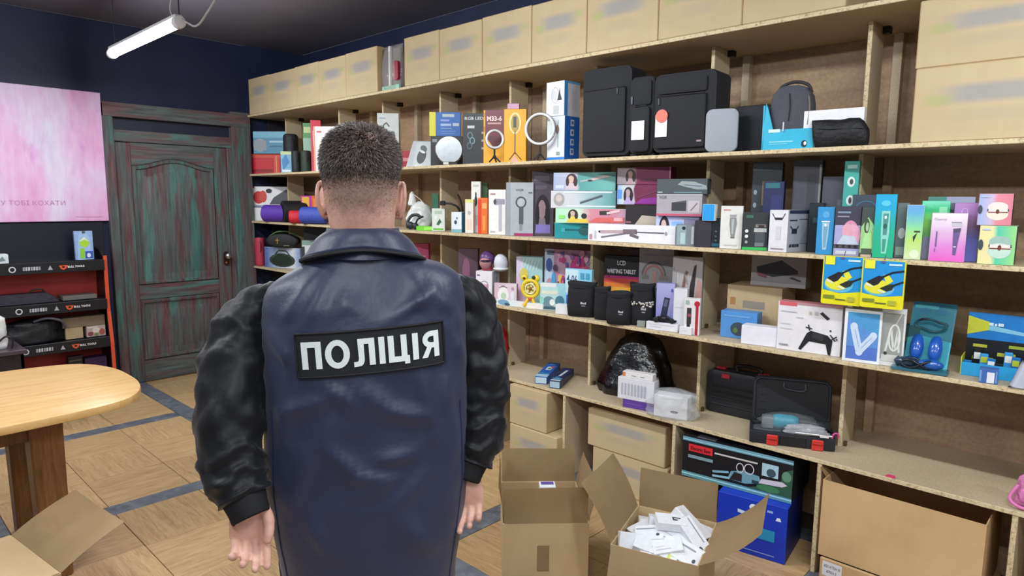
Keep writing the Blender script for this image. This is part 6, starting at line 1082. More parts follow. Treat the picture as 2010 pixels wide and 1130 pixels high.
# wide carton full of small white boxes
oc2 = open_carton('wide open carton with splayed flaps full of small white boxes', (-1.369, 1.989, 0), 16.7, .33, .37, .30, {'left': (.24, 30, .004, .12, 10), 'back': (.18, -10, .004, .02, 6), 'right': (.26, 57, .004, .03, -14), 'front': (.15, 158, .004)})
W2 = oc2.matrix_basis; rr = random.Random(5)
SPOT = [(.05, .09, .2, (1.15, .15, .5), (.08, .1, .035), 0), (.12, .14, .235, (.3, -.2, .2), (.09, .06, .03), 1), (.2, .17, .24, (.25, .3, -.1), (.09, .07, .03), 0), (.27, .18, .25, (.2, .65, -.5), (.13, .05, .028), 1), (.15, .22, .255, (-.3, .1, .3), (.1, .06, .03), 2), (.24, .25, .26, (-.2, .5, -.4), (.13, .05, .03), 0), (.13, .09, .215, (.35, .2, .1), (.1, .06, .03), 2), (.2, .1, .225, (.3, -.25, .35), (.09, .06, .03), 0), (.17, .04, .2, (.5, .1, -.15), (.11, .06, .02), 1), (.25, .06, .2, (.45, .2, .15), (.09, .07, .02), 3), (.27, .1, .215, (.5, .25, -.2), (.085, .07, .03), 1), (.08, .2, .22, (-.2, -.3, .8), (.09, .06, .03), 0), (.09, .29, .2, (-.3, .1, .3), (.1, .07, .03), 2), (.2, .31, .215, (-.2, .1, -.3), (.1, .07, .03), 1), (.18, .18, .285, (.15, .12, .5), (.09, .055, .028), 2), (.28, .3, .21, (-.1, .3, .2), (.1, .06, .03), 0)]
SL = ['standing on end at the near edge', 'tilted beside the upright one', 'near the middle of the heap', 'slanting long box by the far flap', 'in the middle with a black mark', 'leaning long box at the back', 'at the front below the upright one', 'front middle of the heap', 'flat at the near rim', 'with a yellow-green label at the near rim', 'in the near far-side corner beside the open flap', 'behind the upright one', 'far back corner of the heap', 'far middle of the heap', 'topmost of the heap with a dark window', 'farthest by the splayed flap']
for i, (x, y, z, r, dm, k) in enumerate(SPOT):
    ops = [[('r', .1, .2, .6, .25, '#b9bcc4'), ('r', .1, .4, .4, .45, '#c9ccd4')], [('r', .05, .7, .7, .78, '#8d929c'), ('e', .8, .3, .06, .1, '#4a4e58')], [('r', .55, .35, .85, .65, '#2a2c32'), ('r', .6, .45, .8, .56, '#c9ccd2')], [('r', .05, .3, .95, .95, '#cfd85a'), ('e', .5, .6, .25, .2, '#5a6040')]][k]
    loose_box('small white box in the wide carton, '+SL[i], W2 @ Vector((.165+(x-.165)*1.02, .185+(y-.185)*1.02, z+.05)), (r[0], r[1], r[2]+radians(16.7)), tuple(q*1.25 for q in dm), '#dfe1e6', ops, 'small_box', 'box', 'small white boxes in the wide carton')
loose_box('brown filler pad under the small white boxes', W2 @ Vector((.165, .185, .006)), (0, 0, radians(16.7)), (.3, .33, .2), CARDIN, None, 'filler_pad', 'pad')
# carton with one raised flap at the table's foot
oc3 = open_carton('carton by the table with one large flap raised', (-2.948+.45*sin(radians(8.5)), .399-.45*cos(radians(8.5)), 0), 8.5, .434, .45, .35, {'back': (.235, 62, .002, 0, 8)})
for nm, y0, y1 in (('top_flap', .002, .2235), ('top_flap', .2265, .446)): box(nm, oc3, .003, y0, .3505, .431, y1, .354, CARD, 0)
# wide carton in the shelf compartment on a closed one
lc = pack('carton', 'closed brown carton on the floor with a white paper label', 'carton', 1606, 1925, 0, .001, 2.815, 0, .4, CARDW, h=.112, bev=.003, ops=[('r', .02, .35, .155, .92, '#e3e2e6'), ('t', .087, .68, .12, 'BOX 417 DH 18', '#6a6a78', .11), ('t', .085, .48, .12, '#7016 0', '#6a6a82', .07)])
x0 = colX(1603, 2.83, .12); oc4 = open_carton('wide open brown carton without front flap under the lowest shelf', (-.885, 2.826, .1145), 0, .567, .42, .335, {'left': (.04, 25, .03)}, CARDW, CARDIN)
# ------------------------------------------------------------------ display rack under the painting
RX = -5.93
rk = thing('display_rack', 'black and red tool display rack under the pink painting', 'rack', (RX, .85, 0))
BLK = M('#14151b', .4, .1, 30); REDP = M('#c63c34', .5, .1, 6); ORG = M('#d9532e', .4, .05)
def rb_(n, x0, y0, z0, x1, y1, z1, m, bev=.002): return box(n, rk, x0-RX, y0-.85, z0, x1-RX, y1-.85, z1, m, bev)
rb_('back_panel', -6.2, -.45, .06, -6.185, 1.6, 1.1, REDP); rb_('header_panel', -6.2, -.45, 1.1, -6.18, 1.62, 1.395, M('#1c1f2a', .3, .1, 5))
for zt in (1.112, .802, .497, .2):
    rb_('shelf', -6.185, -.45, zt-.016, RX, 1.545, zt-.004, BLK)
    rb_('shelf_lip', RX, -.45, zt-.082, RX+.012, 1.545, zt, BLK, .003)
bmp = prism_bm([(-6.2-RX, 0), (.02, 0), (.015, .45), (-.03, .75), (-.02, 1.12), (-.12, 1.18), (-6.2-RX, 1.2)], 1.547-.85, 1.565-.85); link('side_panel', mesh_of(bmp, BLK), rk)
bmp = prism_bm([(.02, 0), (.03, 0), (.026, .45), (-.018, .76), (-.008, 1.14), (-.02, 1.14), (-.03, .75), (.015, .45)], 1.545-.85, 1.57-.85); e_ = link('edge_trim', mesh_of(bmp, ORG), rk); e_['label'] = 'orange edge trim'
rb_('plinth', -6.185, -.45, .0, RX-.02, 1.545, .09, BLK)
for zt, dx in ((1.112, 0), (.802, 6), (.497, 12)):
    o = lambda px: (atX(px+dx, 520, RX+.0125).y-.0)
    ys = [o(v) for v in (23, 62, 98, 124, 149)]
    yc = (ys[0]+ys[-1])/2; wl_ = 1.0; u = lambda y: (y-yc)/wl_+.5
    add_print(rk, [('o', u(ys[0]), .5, .022, .28, .008, '#c9c9ce'), *[('p', [(u(ys[1])-.056+.016*q, .34), (u(ys[1])-.044+.016*q, .34), (u(ys[1])-.043+.016*q, .68), (u(ys[1])-.055+.016*q, .66)], '#b9b9c2' if q % 3 else '#9a9aa6') for q in range(7)], ('p', [(u(ys[2])-.016, .3), (u(ys[2])+.016, .3), (u(ys[2]), .72)], '#a9aab2'), ('p', [(u(ys[3])-.028, .66), (u(ys[3])+.028, .66), (u(ys[3])+.018, .36), (u(ys[3]), .22), (u(ys[3])-.018, .36)], '#dd5a38'), ('e', u(ys[3]), .5, .01, .1, '#2a1714'), ('t', u(ys[4]), .4, .2, 'BULL TOOLS', '#dfdfe2', .11, .04)], wl_, .08, rot=(0, 0, pi/2), loc=(.0125, yc-.85, zt-.081), name='logo_print')
def rbox(name, label, cat, px0, px1, z0, z1, m, X=RX-.06, d=.1, ops=None, bev=.002):
    y0, y1 = atX(px0, 520, X).y, atX(px1, 520, X).y; w = y1-y0
    t = tag(link(name, mesh_of(box_bm(-w/2, 0, 0, w/2, d, z1-z0, bev), m if not isinstance(m, str) else M(m, .5, .1)), None, (X, (y0+y1)/2, z0), pi/2), label, cat)
    if ops: add_print(t, ops, w, z1-z0)
    return t
rbox('toy_pack', 'blue and lime toy pack with a white card on the rack\'s top shelf', 'pack', 150, 186, 1.1128, 1.335, '#8fb0dc', d=.03, ops=[('p', [(.1, 0), (.95, 0), (.8, .8), (.6, .98), (.3, .98), (.2, .8)], '#9fc0e6'), ('e', .52, .6, .26, .17, '#a9d83a'), ('r', .25, .05, .5, .4, '#8fd03a'), ('r', .52, .04, .95, .3, '#3f5fb8'), ('e', .72, .15, .1, .08, '#e6e9f2'), ('p', [(.2, .62), (.52, .8), (.8, .62), (.52, .7)], '#d9e2ea'), ('r', .42, .92, .6, 1, '#4a4e58')])
rbox('white_pack', 'small white pack at the end of the rack\'s top shelf', 'pack', -12, 18, 1.1128, 1.18, '#d9e2e4', ops=[('p', [(.2, .2), (.6, .8), (.8, .3)], '#7a8a8e')])
rbox('grey_case', 'flat grey case lying on the rack\'s middle shelf', 'case', 118, 186, .8028, .835, '#6e6a66', d=.16)
t = thing('tool_bag', 'long dark grey tool bag lying on the rack\'s middle shelf', 'bag', (RX-.12, atX(45, 590, RX-.12).y, .8028), pi/2)
bm = bmesh.new(); wv = atX(106, 590, RX-.12).y-atX(-40, 590, RX-.12).y
link('bag_body', mesh_of(loft_bm([[Vector((x*s, y, z)) for x, z in [(-wv/2, 0), (wv/2, 0), (wv*.46, .03), (wv*.33, .075), (-wv*.35, .075), (-wv*.46, .04)]] for y, s in ((-.05, .94), (-.04, 1), (.04, 1), (.05, .94))], True, bm), M('#35323e', .5, .15, 20, bump=.4)), t)
tube('carry_handle', t, smooth_line([(wv*.1, -.04, .07), (wv*.12, -.04, .1), (wv*.26, -.04, .1), (wv*.28, -.04, .07)]), .006, M('#15151a', .5), 8)
t = thing('black_bag', 'shapeless black bag with straps on the rack\'s lower shelf', 'bag', (RX-.1, atX(65, 660, RX-.1).y, .4978), pi/2); crumple('bag_body', t, .42, .15, .19, M('#15161d', .45, .2, 12, bump=.6, bscale=20), 61, top=.25)
tube('strap', t, smooth_line([(.0, -.06, .17), (.08, -.08, .19), (.17, -.08, .16), (.2, -.06, .1)]), .01, M('#5a5864', .5), 8)
a_ = rbox('brown_carton', 'small upright brown carton on the rack\'s lower shelf', 'carton', 118, 153, .4978, .585, CARDIN, d=.12)
rbox('flat_carton', 'flat brown carton balanced on the small upright carton', 'carton', 113, 198, .5858, .665, '#83735c', d=.14)
rbox('patterned_pack', 'red and white patterned pack beside the small upright carton', 'pack', 160, 198, .4978, .584, '#b9a5a0', X=RX-.05, d=.1, ops=[('e', .2, .3, .15, .2, '#8a4a4a'), ('e', .5, .6, .2, .25, '#d9d2c9'), ('e', .8, .4, .15, .3, '#a8584f'), ('e', .5, .2, .12, .15, '#7a8a5a'), ('r', .05, .8, .6, .95, '#d8c9c4')])
rbox('purple_pack', 'dark purple pack at the bottom of the rack', 'pack', 152, 196, .2008, .33, '#3a1f46', d=.1); rbox('screw_pack', 'dark pack with yellowish stripes at the bottom of the rack', 'pack', 118, 148, .2008, .36, '#1d1c22', d=.05, ops=[('r', .1, .15+.2*i, .9, .22+.2*i, '#6a5f48') for i in range(4)])
# ------------------------------------------------------------------ dark desk corner with a white bag
ds = thing('desk', 'dark brown desk corner between the table and the rack', 'desk', (-5.45, .4, 0)); DKW = oak('dark_desk_wood', ('#1f181c', '#2a2025', '#332830'), (1, 12, 4))
box('desk_top', ds, -.3, -.9, .575, .2, .485, .605, M('#4a3f47', .25, .1, 8), .004); box('front_panel', ds, .16, -.88, .12, .18, .47, .575, DKW, .002); box('side_panel', ds, -.28, .45, 0, .18, .47, .575, DKW, .002); box('side_panel', ds, -.28, -.88, 0, .18, -.86, .575, DKW, .002)
t = thing('shopping_bag', 'white and pink shopping bag standing on the dark desk', 'bag', (-5.4, .72, .6058), radians(70)); crumple('bag_body', t, .2, .12, .24, PLW, 71, top=.2); add_print(t, [('e', .4, .3, .3, .16, '#d8a0b0'), ('e', .6, .2, .25, .12, '#c9808f')], .16, .2, loc=(0, -.075, .02), name='logo_print')
tube('bag_handle', t, smooth_line([(.05, -.05, .05), (.1, -.07, .09), (.13, -.06, .06), (.12, -.05, .005)]), .006, M('#2a262c', .5), 8)
# ------------------------------------------------------------------ the officer, seen from behind
PYAW = radians(56); _o = CP + rayd(716, 600)*1.42
PO = Vector((_o.x, _o.y, 0)); PM = Matrix.Translation(PO) @ Matrix.Rotation(PYAW, 4, 'Z'); PI_ = PM.inverted()
def J(px, py, d): return PI_ @ (CP + rayd(px, py)*d)
pe = thing('person', 'officer seen from behind in a navy vest over a black quilted jacket, arms hanging', 'person', PO, PYAW)
def blob(c, r, bm, rot=None, n=16):
    b = bmesh.new(); bmesh.ops.create_uvsphere(b, u_segments=n, v_segments=n//2+2, radius=1)
    m = Matrix.Translation(c) @ (rot.to_4x4() if rot else Matrix.Identity(4)) @ Matrix.Diagonal((*r, 1))
    merge(bm, b, mat=m)
# --- head as a loft: (z, half width, front, back)
HEAD = [(1.5, .052, .072, .050), (1.512, .058, .092, .058), (1.53, .063, .1, .068), (1.56, .068, .101, .078), (1.6, .0735, .1, .09), (1.64, .0765, .097, .098), (1.67, .0775, .0965, .101), (1.695, .0755, .092, .098), (1.715, .069, .082, .089), (1.73, .058, .067, .075), (1.741, .042, .048, .056), (1.748, .022, .026, .03), (1.7495, .003, .004, .004)]
HX, HY = 0.0, -.012
def head_dim(z):
    for a, b in zip(HEAD, HEAD[1:]):
        if z <= b[0]:
            t = (z-a[0])/(b[0]-a[0]); t = max(0, min(1, t)); return [a[k]+(b[k]-a[k])*t for k in (1, 2, 3)]
    return HEAD[-1][1:]
HROT = Matrix.Translation((0, 0, 1.5)) @ Matrix.Rotation(radians(-6), 4, 'Z') @ Matrix.Translation((0, 0, -1.5))
def head_pt(t, z, off=0):
    w, f, b = head_dim(z); c, s = cos(t), sin(t); p = .9
    x = (w+off)*abs(c)**p*(1 if c > 0 else -1); y = ((f if s > 0 else b)+off)*abs(s)**p*(1 if s > 0 else -1)
    return HROT @ Vector((HX+x, HY+y, z))
bm = bmesh.new()
loft_bm([[head_pt(2*pi*j/28, z) for j in range(28)] for z in [h[0] for h in HEAD]], True, bm)
HR = lambda p: HROT @ Vector(p)
# face: brow, nose, lips, chin, cheeks, ears
blob(HR((0, .082, 1.648)), (.05, .012, .011), bm); blob(HR((0, .094, 1.6)), (.017, .019, .013), bm); blob(HR((0, .092, 1.622)), (.009, .012, .026), bm)
blob(HR((0, .086, 1.567)), (.024, .009, .006), bm); blob(HR((0, .086, 1.557)), (.02, .009, .006), bm); blob(HR((0, .084, 1.522)), (.024, .012, .016), bm)
for s in (-1, 1):
    blob(HR((s*.042, .064, 1.592)), (.026, .017, .026), bm); blob(HR((s*.032, .078, 1.642)), (.018, .011, .006), bm); blob(HR((s*.032, .078, 1.619)), (.017, .009, .005), bm)
    e = [HR((s*(.072+.0145*k), y, z)) for y, z, k in ((.012, 1.565, 0), (-.006, 1.562, .5), (-.018, 1.585, 1), (-.022, 1.61, 1.15), (-.012, 1.63, 1.0), (.006, 1.632, .6), (.014, 1.615, .1))]
    tube_bm(smooth_line(e, 4), .0048, 8, bm=bm); blob(HR((s*.079, -.004, 1.597)), (.0065, .018, .03), bm, Matrix.Rotation(radians(-s*28), 3, 'Z')); blob(HR((s*.08, .006, 1.566)), (.006, .009, .01), bm)
# neck and torso under the clothes
loft_bm([[Vector((r*cos(t), y+r*1.0*sin(t), z)) for t in [2*pi*j/24 for j in range(24)]] for z, r, y in ((1.36, .062, -.0), (1.42, .064, -.008), (1.46, .067, -.014), (1.5, .068, -.014), (1.54, .066, -.01), (1.58, .06, -.006))], True, bm)
loft_bm([[Vector((a*cos(t), b*sin(t), z)) for t in [2*pi*j/28 for j in range(28)]] for z, a, b in ((.84, .14, .095), (.95, .165, .105), (1.1, .16, .1), (1.25, .175, .105), (1.36, .17, .09), (1.41, .12, .07), (1.43, .07, .05))], True, bm)
for s in (-1, 1):   # legs and feet
    tube_bm([Vector((s*.085, 0, .95)), Vector((s*.095, .0, .75)), Vector((s*.1, .005, .5)), Vector((s*.1, -.005, .3)), Vector((s*.105, -.02, .09)), Vector((s*.105, -.02, .05))], [.088, .08, .056, .05, .038, .038], 16, bm=bm)
    blob(Vector((s*.107, .05, .045)), (.04, .12, .035), bm)
# arms: joints taken where the photograph shows them
AL = [J(522, 640, 1.40), J(462, 700, 1.37), J(440, 835, 1.33), J(462, 930, 1.31), J(485, 1000, 1.30)]
AR = [J(900, 628, 1.48), J(945, 690, 1.50), J(950, 800, 1.50), J(940, 868, 1.48), J(920, 926, 1.47)]
for A in (AL, AR): tube_bm(smooth_line([Vector((A[0].x*.7, A[0].y, A[0].z-.01))]+A, 4), [.036]*5+[.042]*4+[.038]*4+[.03]*4+[.026]*4, 14, bm=bm)
def hand(bm, W, D, X, N, s=1.0):
    """W wrist, D towards the finger tips, X towards the thumb, N the way the palm faces"""
    q = lambda x, n, d: W + X*(x*s) + N*(n*s) + D*(d*s)
    loft_bm([[q(a*cos(t)+o, b*sin(t), d) for t in [2*pi*j/20 for j in range(20)]] for d, a, b, o in ((-.03, .028, .022, 0), (0, .028, .02, 0), (.02, .034, .0185, .001), (.05, .041, .0165, .0), (.078, .0425, .0145, -.001), (.094, .039, .012, -.001))], True, bm)
    tips = []
    for x, L, c0, sp in ((.0305, .074, 22, .03), (.0103, .084, 29, .01), (-.0102, .079, 36, -.015), (-.0298, .064, 43, -.04)):
        p = q(x, .0, .082); ang = 8; pts = [p]; r = [.0105*s]
        dirx = X*sp
        for k, f in enumerate((.46, .3, .24)):
            ang += c0*(1.0 if k else .75); d = D*cos(radians(ang))+N*sin(radians(ang))+dirx
            for h in (1, 2): pts.append(pts[-1]+d.normalized()*(L*f*s/2)); r.append((.0102-.0006*(k+h/2))*s)
        tube_bm(pts, r, 10, bm=bm); blob(pts[-1], (r[-1],)*3, bm, n=10); tips.append((pts[-1], d.normalized()))
    th = [q(.02, .004, .01), q(.036, .01, .03), q(.042, .018, .05), q(.041, .025, .07), q(.037, .029, .086)]
    tube_bm(smooth_line(th, 3), [.015*s]*3+[.0125*s]*4+[.0108*s]*4+[.0092*s]*2, 10, bm=bm); blob(th[-1], (.0092*s,)*3, bm, n=10)
    return tips
fwd, rgt, dn = Vector((0, 1, 0)), Vector((1, 0, 0)), Vector((0, 0, -1))
cam_l = (PI_ @ CP); 
WL, WR = J(484, 978, 1.30), J(919, 924, 1.47)
dl = (Vector((.06, -.02, -1))).normalized(); nl = (-fwd + rgt*.05); nl = (nl-dl*nl.dot(dl)).normalized(); xl = (nl.cross(dl)); xl = xl if xl.x > 0 else -xl
hand(bm, WL, dl, xl, nl, .92)
d2 = (Vector((-.03, .0, -1))).normalized(); n2 = (-fwd - rgt*.25); n2 = (n2-d2*n2.dot(d2)).normalized(); x2 = n2.cross(d2); x2 = x2 if x2.x < 0 else -x2
hand(bm, WR, d2, x2, n2, .88)
raw = bpy.data.meshes.new('raw'); bmesh.ops.recalc_face_normals(bm, faces=bm.faces[:]); bm.to_mesh(raw); bm.free()
ob = bpy.data.objects.new('raw', raw); COL.objects.link(ob)
md = ob.modifiers.new('r', 'REMESH'); md.mode = 'VOXEL'; md.voxel_size = .0027; md.use_smooth_shade = True
ms = ob.modifiers.new('s', 'SMOOTH'); ms.factor = .5; ms.iterations = 3
dg = bpy.context.evaluated_depsgraph_get(); dg.update(); bodym = bpy.data.meshes.new_from_object(ob.evaluated_get(dg)); bpy.data.objects.remove(ob)
# skin: cropped hair shows as a darker scalp above the hair line
m, nt, b, tc = node_mat('skin', .5, .4); v = tc.outputs['Object']; b.inputs['Subsurface Weight'].default_value = .08; b.inputs['Subsurface Radius'].default_value = (.012, .005, .003)
sk = ramp(nt, [(.3, '#c99684'), (.5, '#d5a694'), (.75, '#deb4a3')], tnoise(nt, v, 22, 4))
dt_ = nt.nodes.new('ShaderNodeVectorMath'); dt_.operation = 'DOT_PRODUCT'; nt.links.new(v, dt_.inputs[0]); dt_.inputs[1].default_value = (0, -1.0, 1.0)
ad_ = nt.nodes.new('ShaderNodeMath'); ad_.operation = 'MULTIPLY_ADD'; nt.links.new(tnoise(nt, v, 60, 3), ad_.inputs[0]); ad_.inputs[1].default_value = .05; nt.links.new(dt_.outputs['Value'], ad_.inputs[2])
mr_ = nt.nodes.new('ShaderNodeMapRange'); mr_.interpolation_type = 'SMOOTHSTEP'; mr_.inputs[1].default_value = 1.645; mr_.inputs[2].default_value = 1.735; mr_.inputs[4].default_value = .8; nt.links.new(ad_.outputs[0], mr_.inputs[0])
zz = nt.nodes.new('ShaderNodeSeparateXYZ'); nt.links.new(v, zz.inputs[0]); gt = nt.nodes.new('ShaderNodeMath'); gt.operation = 'GREATER_THAN'; gt.inputs[1].default_value = 1.5; nt.links.new(zz.outputs[2], gt.inputs[0])
mm = nt.nodes.new('ShaderNodeMath'); mm.operation = 'MULTIPLY'; nt.links.new(mr_.outputs[0], mm.inputs[0]); nt.links.new(gt.outputs[0], mm.inputs[1])
nt.links.new(mixc(nt, mm.outputs[0], sk, ramp(nt, [(.35, '#6a5a54'), (.65, '#85736b')], tnoise(nt, v, 180, 3))), b.inputs['Base Color']); bump(nt, b, tnoise(nt, v, 200, 3), .12, .002)
SKIN = m
bodym.materials.clear(); bodym.materials.append(SKIN); bodym.polygons.foreach_set('use_smooth', [True]*len(bodym.polygons))
bo = link('body', bodym, pe)
for s in (-1, 1):
    e = link('eye', mesh_of(ball(.0115, 16), M('#d9d4cf', .2), smooth=True), pe, HR((s*.032, .0765, 1.63))); link('iris', mesh_of(lathe_bm([(0, .0118), (.005, .0113), (.0055, .0102), (0, .01)], 14, 'y'), M('#4a3a2c', .2)), e)
    tube('eyebrow', pe, smooth_line([HR((s*.014, .098, 1.652)), HR((s*.032, .097, 1.658)), HR((s*.05, .084, 1.652))]), .004, M('#3b302b', .8), 6)
# --- cropped hair: short strands standing on the scalp, finer stubble at the nape
rh = random.Random(2); crown = (radians(-62), 1.722); cv = head_pt(*crown); HB_ = [bmesh.new(), bmesh.new(), bmesh.new()]
for i in range(21000):
    z = 1.552+.197*rh.random()**.8 if i % 2 else rh.uniform(1.62, 1.7494)
    t = rh.uniform(0, 2*pi); p = head_pt(t, z); q = HROT.inverted() @ p; hl = q.z-1.0*q.y; lim = 1.625
    if hl < lim or (q.y > .0 and q.z < 1.64): continue
    dz = head_pt(t, min(z+.004, 1.7494))-p; du = head_pt(t+.05, z)-p; n = du.cross(dz)
    if n.length < 1e-9: n = Vector((0, 0, 1))
    n.normalize()
    if n.dot(p-Vector((0, HY, 1.64))) < 0: n = -n
    up = max(0, min(1, (z-1.622)/.05)); fade = max(0, min(1, (hl-lim)/.08))
    L = (.0016+.0115*up**1.3)*(.4+.6*fade)*rh.uniform(.7, 1.15); dc = (p-cv).length
    if dc < .03 and rh.random() < .6*(1-dc/.03): continue
    away = p-cv; away -= n*away.dot(n); away = away.normalized() if away.length > 1e-5 else Vector((1, 0, 0)); sw = n.cross(away); wv = min(1, dc/.03)
    dr = (n*(.5+.4*(1-up))+away*.7*up*wv+sw*.35*up+Vector((rh.gauss(0, .3), rh.gauss(0, .3), rh.gauss(0, .22)-.3*(1-up)))).normalized()
    sd = dr.cross(n); sd = (sd if sd.length > 1e-4 else dr.orthogonal()).normalized()*(.0004+.0008*up)
    bm = HB_[0 if up < .35 else (1 if rh.random() < .6 else 2)]
    a, b_, c, d = (bm.verts.new(k) for k in (p-n*.001-sd, p-n*.001+sd, p+dr*L*.6+sd*.7, p+dr*L*.6-sd*.7)); e = bm.verts.new(p+dr*L+Vector((0, 0, -.12*L*up)))
    bm.faces.new((a, b_, c, d)); bm.faces.new((d, c, e))
for bm, c, lb in zip(HB_, ('#6b5a53', '#3f3632', '#6a5f5a'), ('thin stubble at the nape', 'short dark hair', 'greying short hair')):
    hr = link('hair', mesh_of(bm, M(c, .6, .35, 200, spec=.3)), pe); hr['kind'] = 'stuff'; hr['label'] = lb
# --- vest
NAV = M('#272d48', .47, .1, 12, bump=.1, bscale=60, spec=.5, sheen=.12); NAVD = M('#0f1120', .6, .1, 40)
VR = [(.70, .185, .14, .14), (.80, .19, .142, .145), (.88, .203, .146, .15), (.95, .213, .145, .15), (1.0, .219, .142, .15), (1.12, .216, .136, .148), (1.25, .2145, .132, .142), (1.34, .213, .128, .132), (1.385, .211, .118, .118), (1.41, .2055, .108, .105), (1.428, .198, .1, .096), (1.443, .182, .094, .09), (1.456, .158, .088, .086), (1.468, .13, .083, .082), (1.478, .104, .081, .08), (1.487, .084, .08, .08), (1.51, .079, .077, .077)]
def vdim(z):
    for a, b in zip(VR, VR[1:]):
        if z <= b[0]:
            t = max(0, min(1, (z-a[0])/(b[0]-a[0]))); t2 = t
            return [a[k]+(b[k]-a[k])*t2 for k in (1, 2, 3)]
    return VR[-1][1:]
def V2(px, py): return ((px-716)*.00099, 1.6-(py-378)*.00101)
FOLDS = []
for p0, p1, wd, am in (((655, 520), (585, 640), .012, .006), ((700, 545), (640, 625), .012, .004), ((625, 500), (560, 600), .012, .006), ((800, 520), (860, 640), .014, .005), ((850, 560), (790, 600), .012, .008), ((790, 600), (740, 622), .01, .006), ((850, 560), (905, 640), .012, .007), ((880, 640), (915, 720), .012, .008),
    ((530, 640), (585, 700), .014, .007), ((540, 790), (640, 770), .014, .006), ((640, 745), (700, 790), .012, .007), ((700, 740), (770, 795), .014, .009), ((770, 795), (830, 815), .014, .007), ((640, 860), (690, 920), .013, .006), ((690, 920), (735, 925), .012, .007), ((735, 890), (800, 880), .012, .006), ((600, 880), (560, 980), .016, .006), ((700, 960), (760, 930), .014, .005), ((830, 930), (760, 1000), .016, .005), ((560, 720), (540, 860), .015, .006), ((870, 740), (890, 900), .015, .006), ((600, 1010), (640, 1080), .018, .005), ((780, 1020), (840, 1090), .018, .005), ((645, 800), (620, 860), .013, .005), ((820, 700), (850, 860), .012, .005), ((720, 610), (660, 560), .01, .003)):
    a, b = V2(*p0), V2(*p1); FOLDS.append((a, b, wd, am*1.7))
def fold(x, z):
    s = 0; x += .012*mnoise.noise(Vector((x*9, z*9, 3))); z += .014*mnoise.noise(Vector((x*8, z*8, 9)))
    for a, b, wd, am in FOLDS:
        dx, dz = b[0]-a[0], b[1]-a[1]; L2 = dx*dx+dz*dz; t = max(0, min(1, ((x-a[0])*dx+(z-a[1])*dz)/L2))
        ex, ez = x-a[0]-t*dx, z-a[1]-t*dz; d2 = (ex*ex+ez*ez)/(wd*wd)
        if d2 < 9: s += am*exp(-d2)*(.35+.65*sin(pi*min(1, max(0, .1+.8*t))))
    s += .006*mnoise.noise(Vector((x*7, z*4, 1)))+.0025*mnoise.noise(Vector((x*22, z*16, 5)))
    k = max(0, min(1, (abs(z-1.305-.05*x)-.05)/.03, 1)) if abs(x-.013) < .16 else 1
    return s*(.25+.75*k)
VP = 2.45
def vest_pt(t, z, off=0):
    a, bk, fr = vdim(z); c, s = cos(t), sin(t)
    x = a*abs(c)**(2/VP)*(1 if c >= 0 else -1); y = (fr if s > 0 else bk)*abs(s)**(2/VP)*(1 if s >= 0 else -1)
    k = 1 if z < 1.4 else max(0, (1.487-z)/.087)
    f = fold(x if s < 0 else -x*1.1, z if s < 0 else z+.07)*min(1, abs(s)*1.6)*k
    n = Vector((c*.5, s, 0)).normalized()
    return Vector((x+.003, y, z+.06*x*max(0, min(1, (z-1.34)/.08))*max(0, min(1, (1.487-z)/.03)) - .05*max(0, s)*max(0, min(1, (z-1.41)/.08)))) + n*(f+off)
def back_pt(x, z, off=0):
    a, bk, fr = vdim(z); y = -bk*max(0, 1-abs(x/a)**VP)**(1/VP)
    return Vector((x, y-fold(x, z)-off, z))
zs = [.70+i*.009 for i in range(87)]+[1.487, 1.5, 1.51]; NV = 112
rings = []
for z in zs:
    rings.append([vest_pt(2*pi*j/NV, z)+Vector((0, 0, .012*sin(6*pi*j/NV) if z < .72 else 0)) for j in range(NV)])
rings = [[vest_pt(2*pi*j/NV, z, -.006) for j in range(NV)] for z in (.76, .73, .703)]+rings
bm = bmesh.new(); loft_bm(rings, False, bm); bmesh.ops.recalc_face_normals(bm, faces=bm.faces[:])
vest = link('vest', mesh_of(bm, NAV, smooth=True), pe); vest['label'] = 'navy nylon vest'
# armhole binding and side seams
for s in (-1, 1):
    pts = []
    for i in range(25):
        q = pi*i/24; zc, yc = 1.33-.0*i, 0; z = 1.415-.21*(1-abs(cos(q)))*1.0 if True else 0
        y = -.085*cos(q); z = 1.425-.19*sin(q)
        a, bk, fr = vdim(z); xx = a*max(0, 1-abs(y/(bk if y < 0 else fr))**VP)**(1/VP)
        pts.append(Vector((s*(xx+.003), y, z)))
    tube('side_seam', vest, [vest_pt(-pi/2+s*1.02, z, .0005) for z in [.72+.02*i for i in range(24)]], .0015, M('#1c2446', .5), 5)
tube('zipper', vest, [vest_pt(pi/2, z, .001) for z in [.72+.02*i for i in range(39)]], .004, M('#0e1018', .5), 6)
tube('hem', vest, [vest_pt(2*pi*j/60, .705) for j in range(60)], .005, NAV, 8, closed=True)
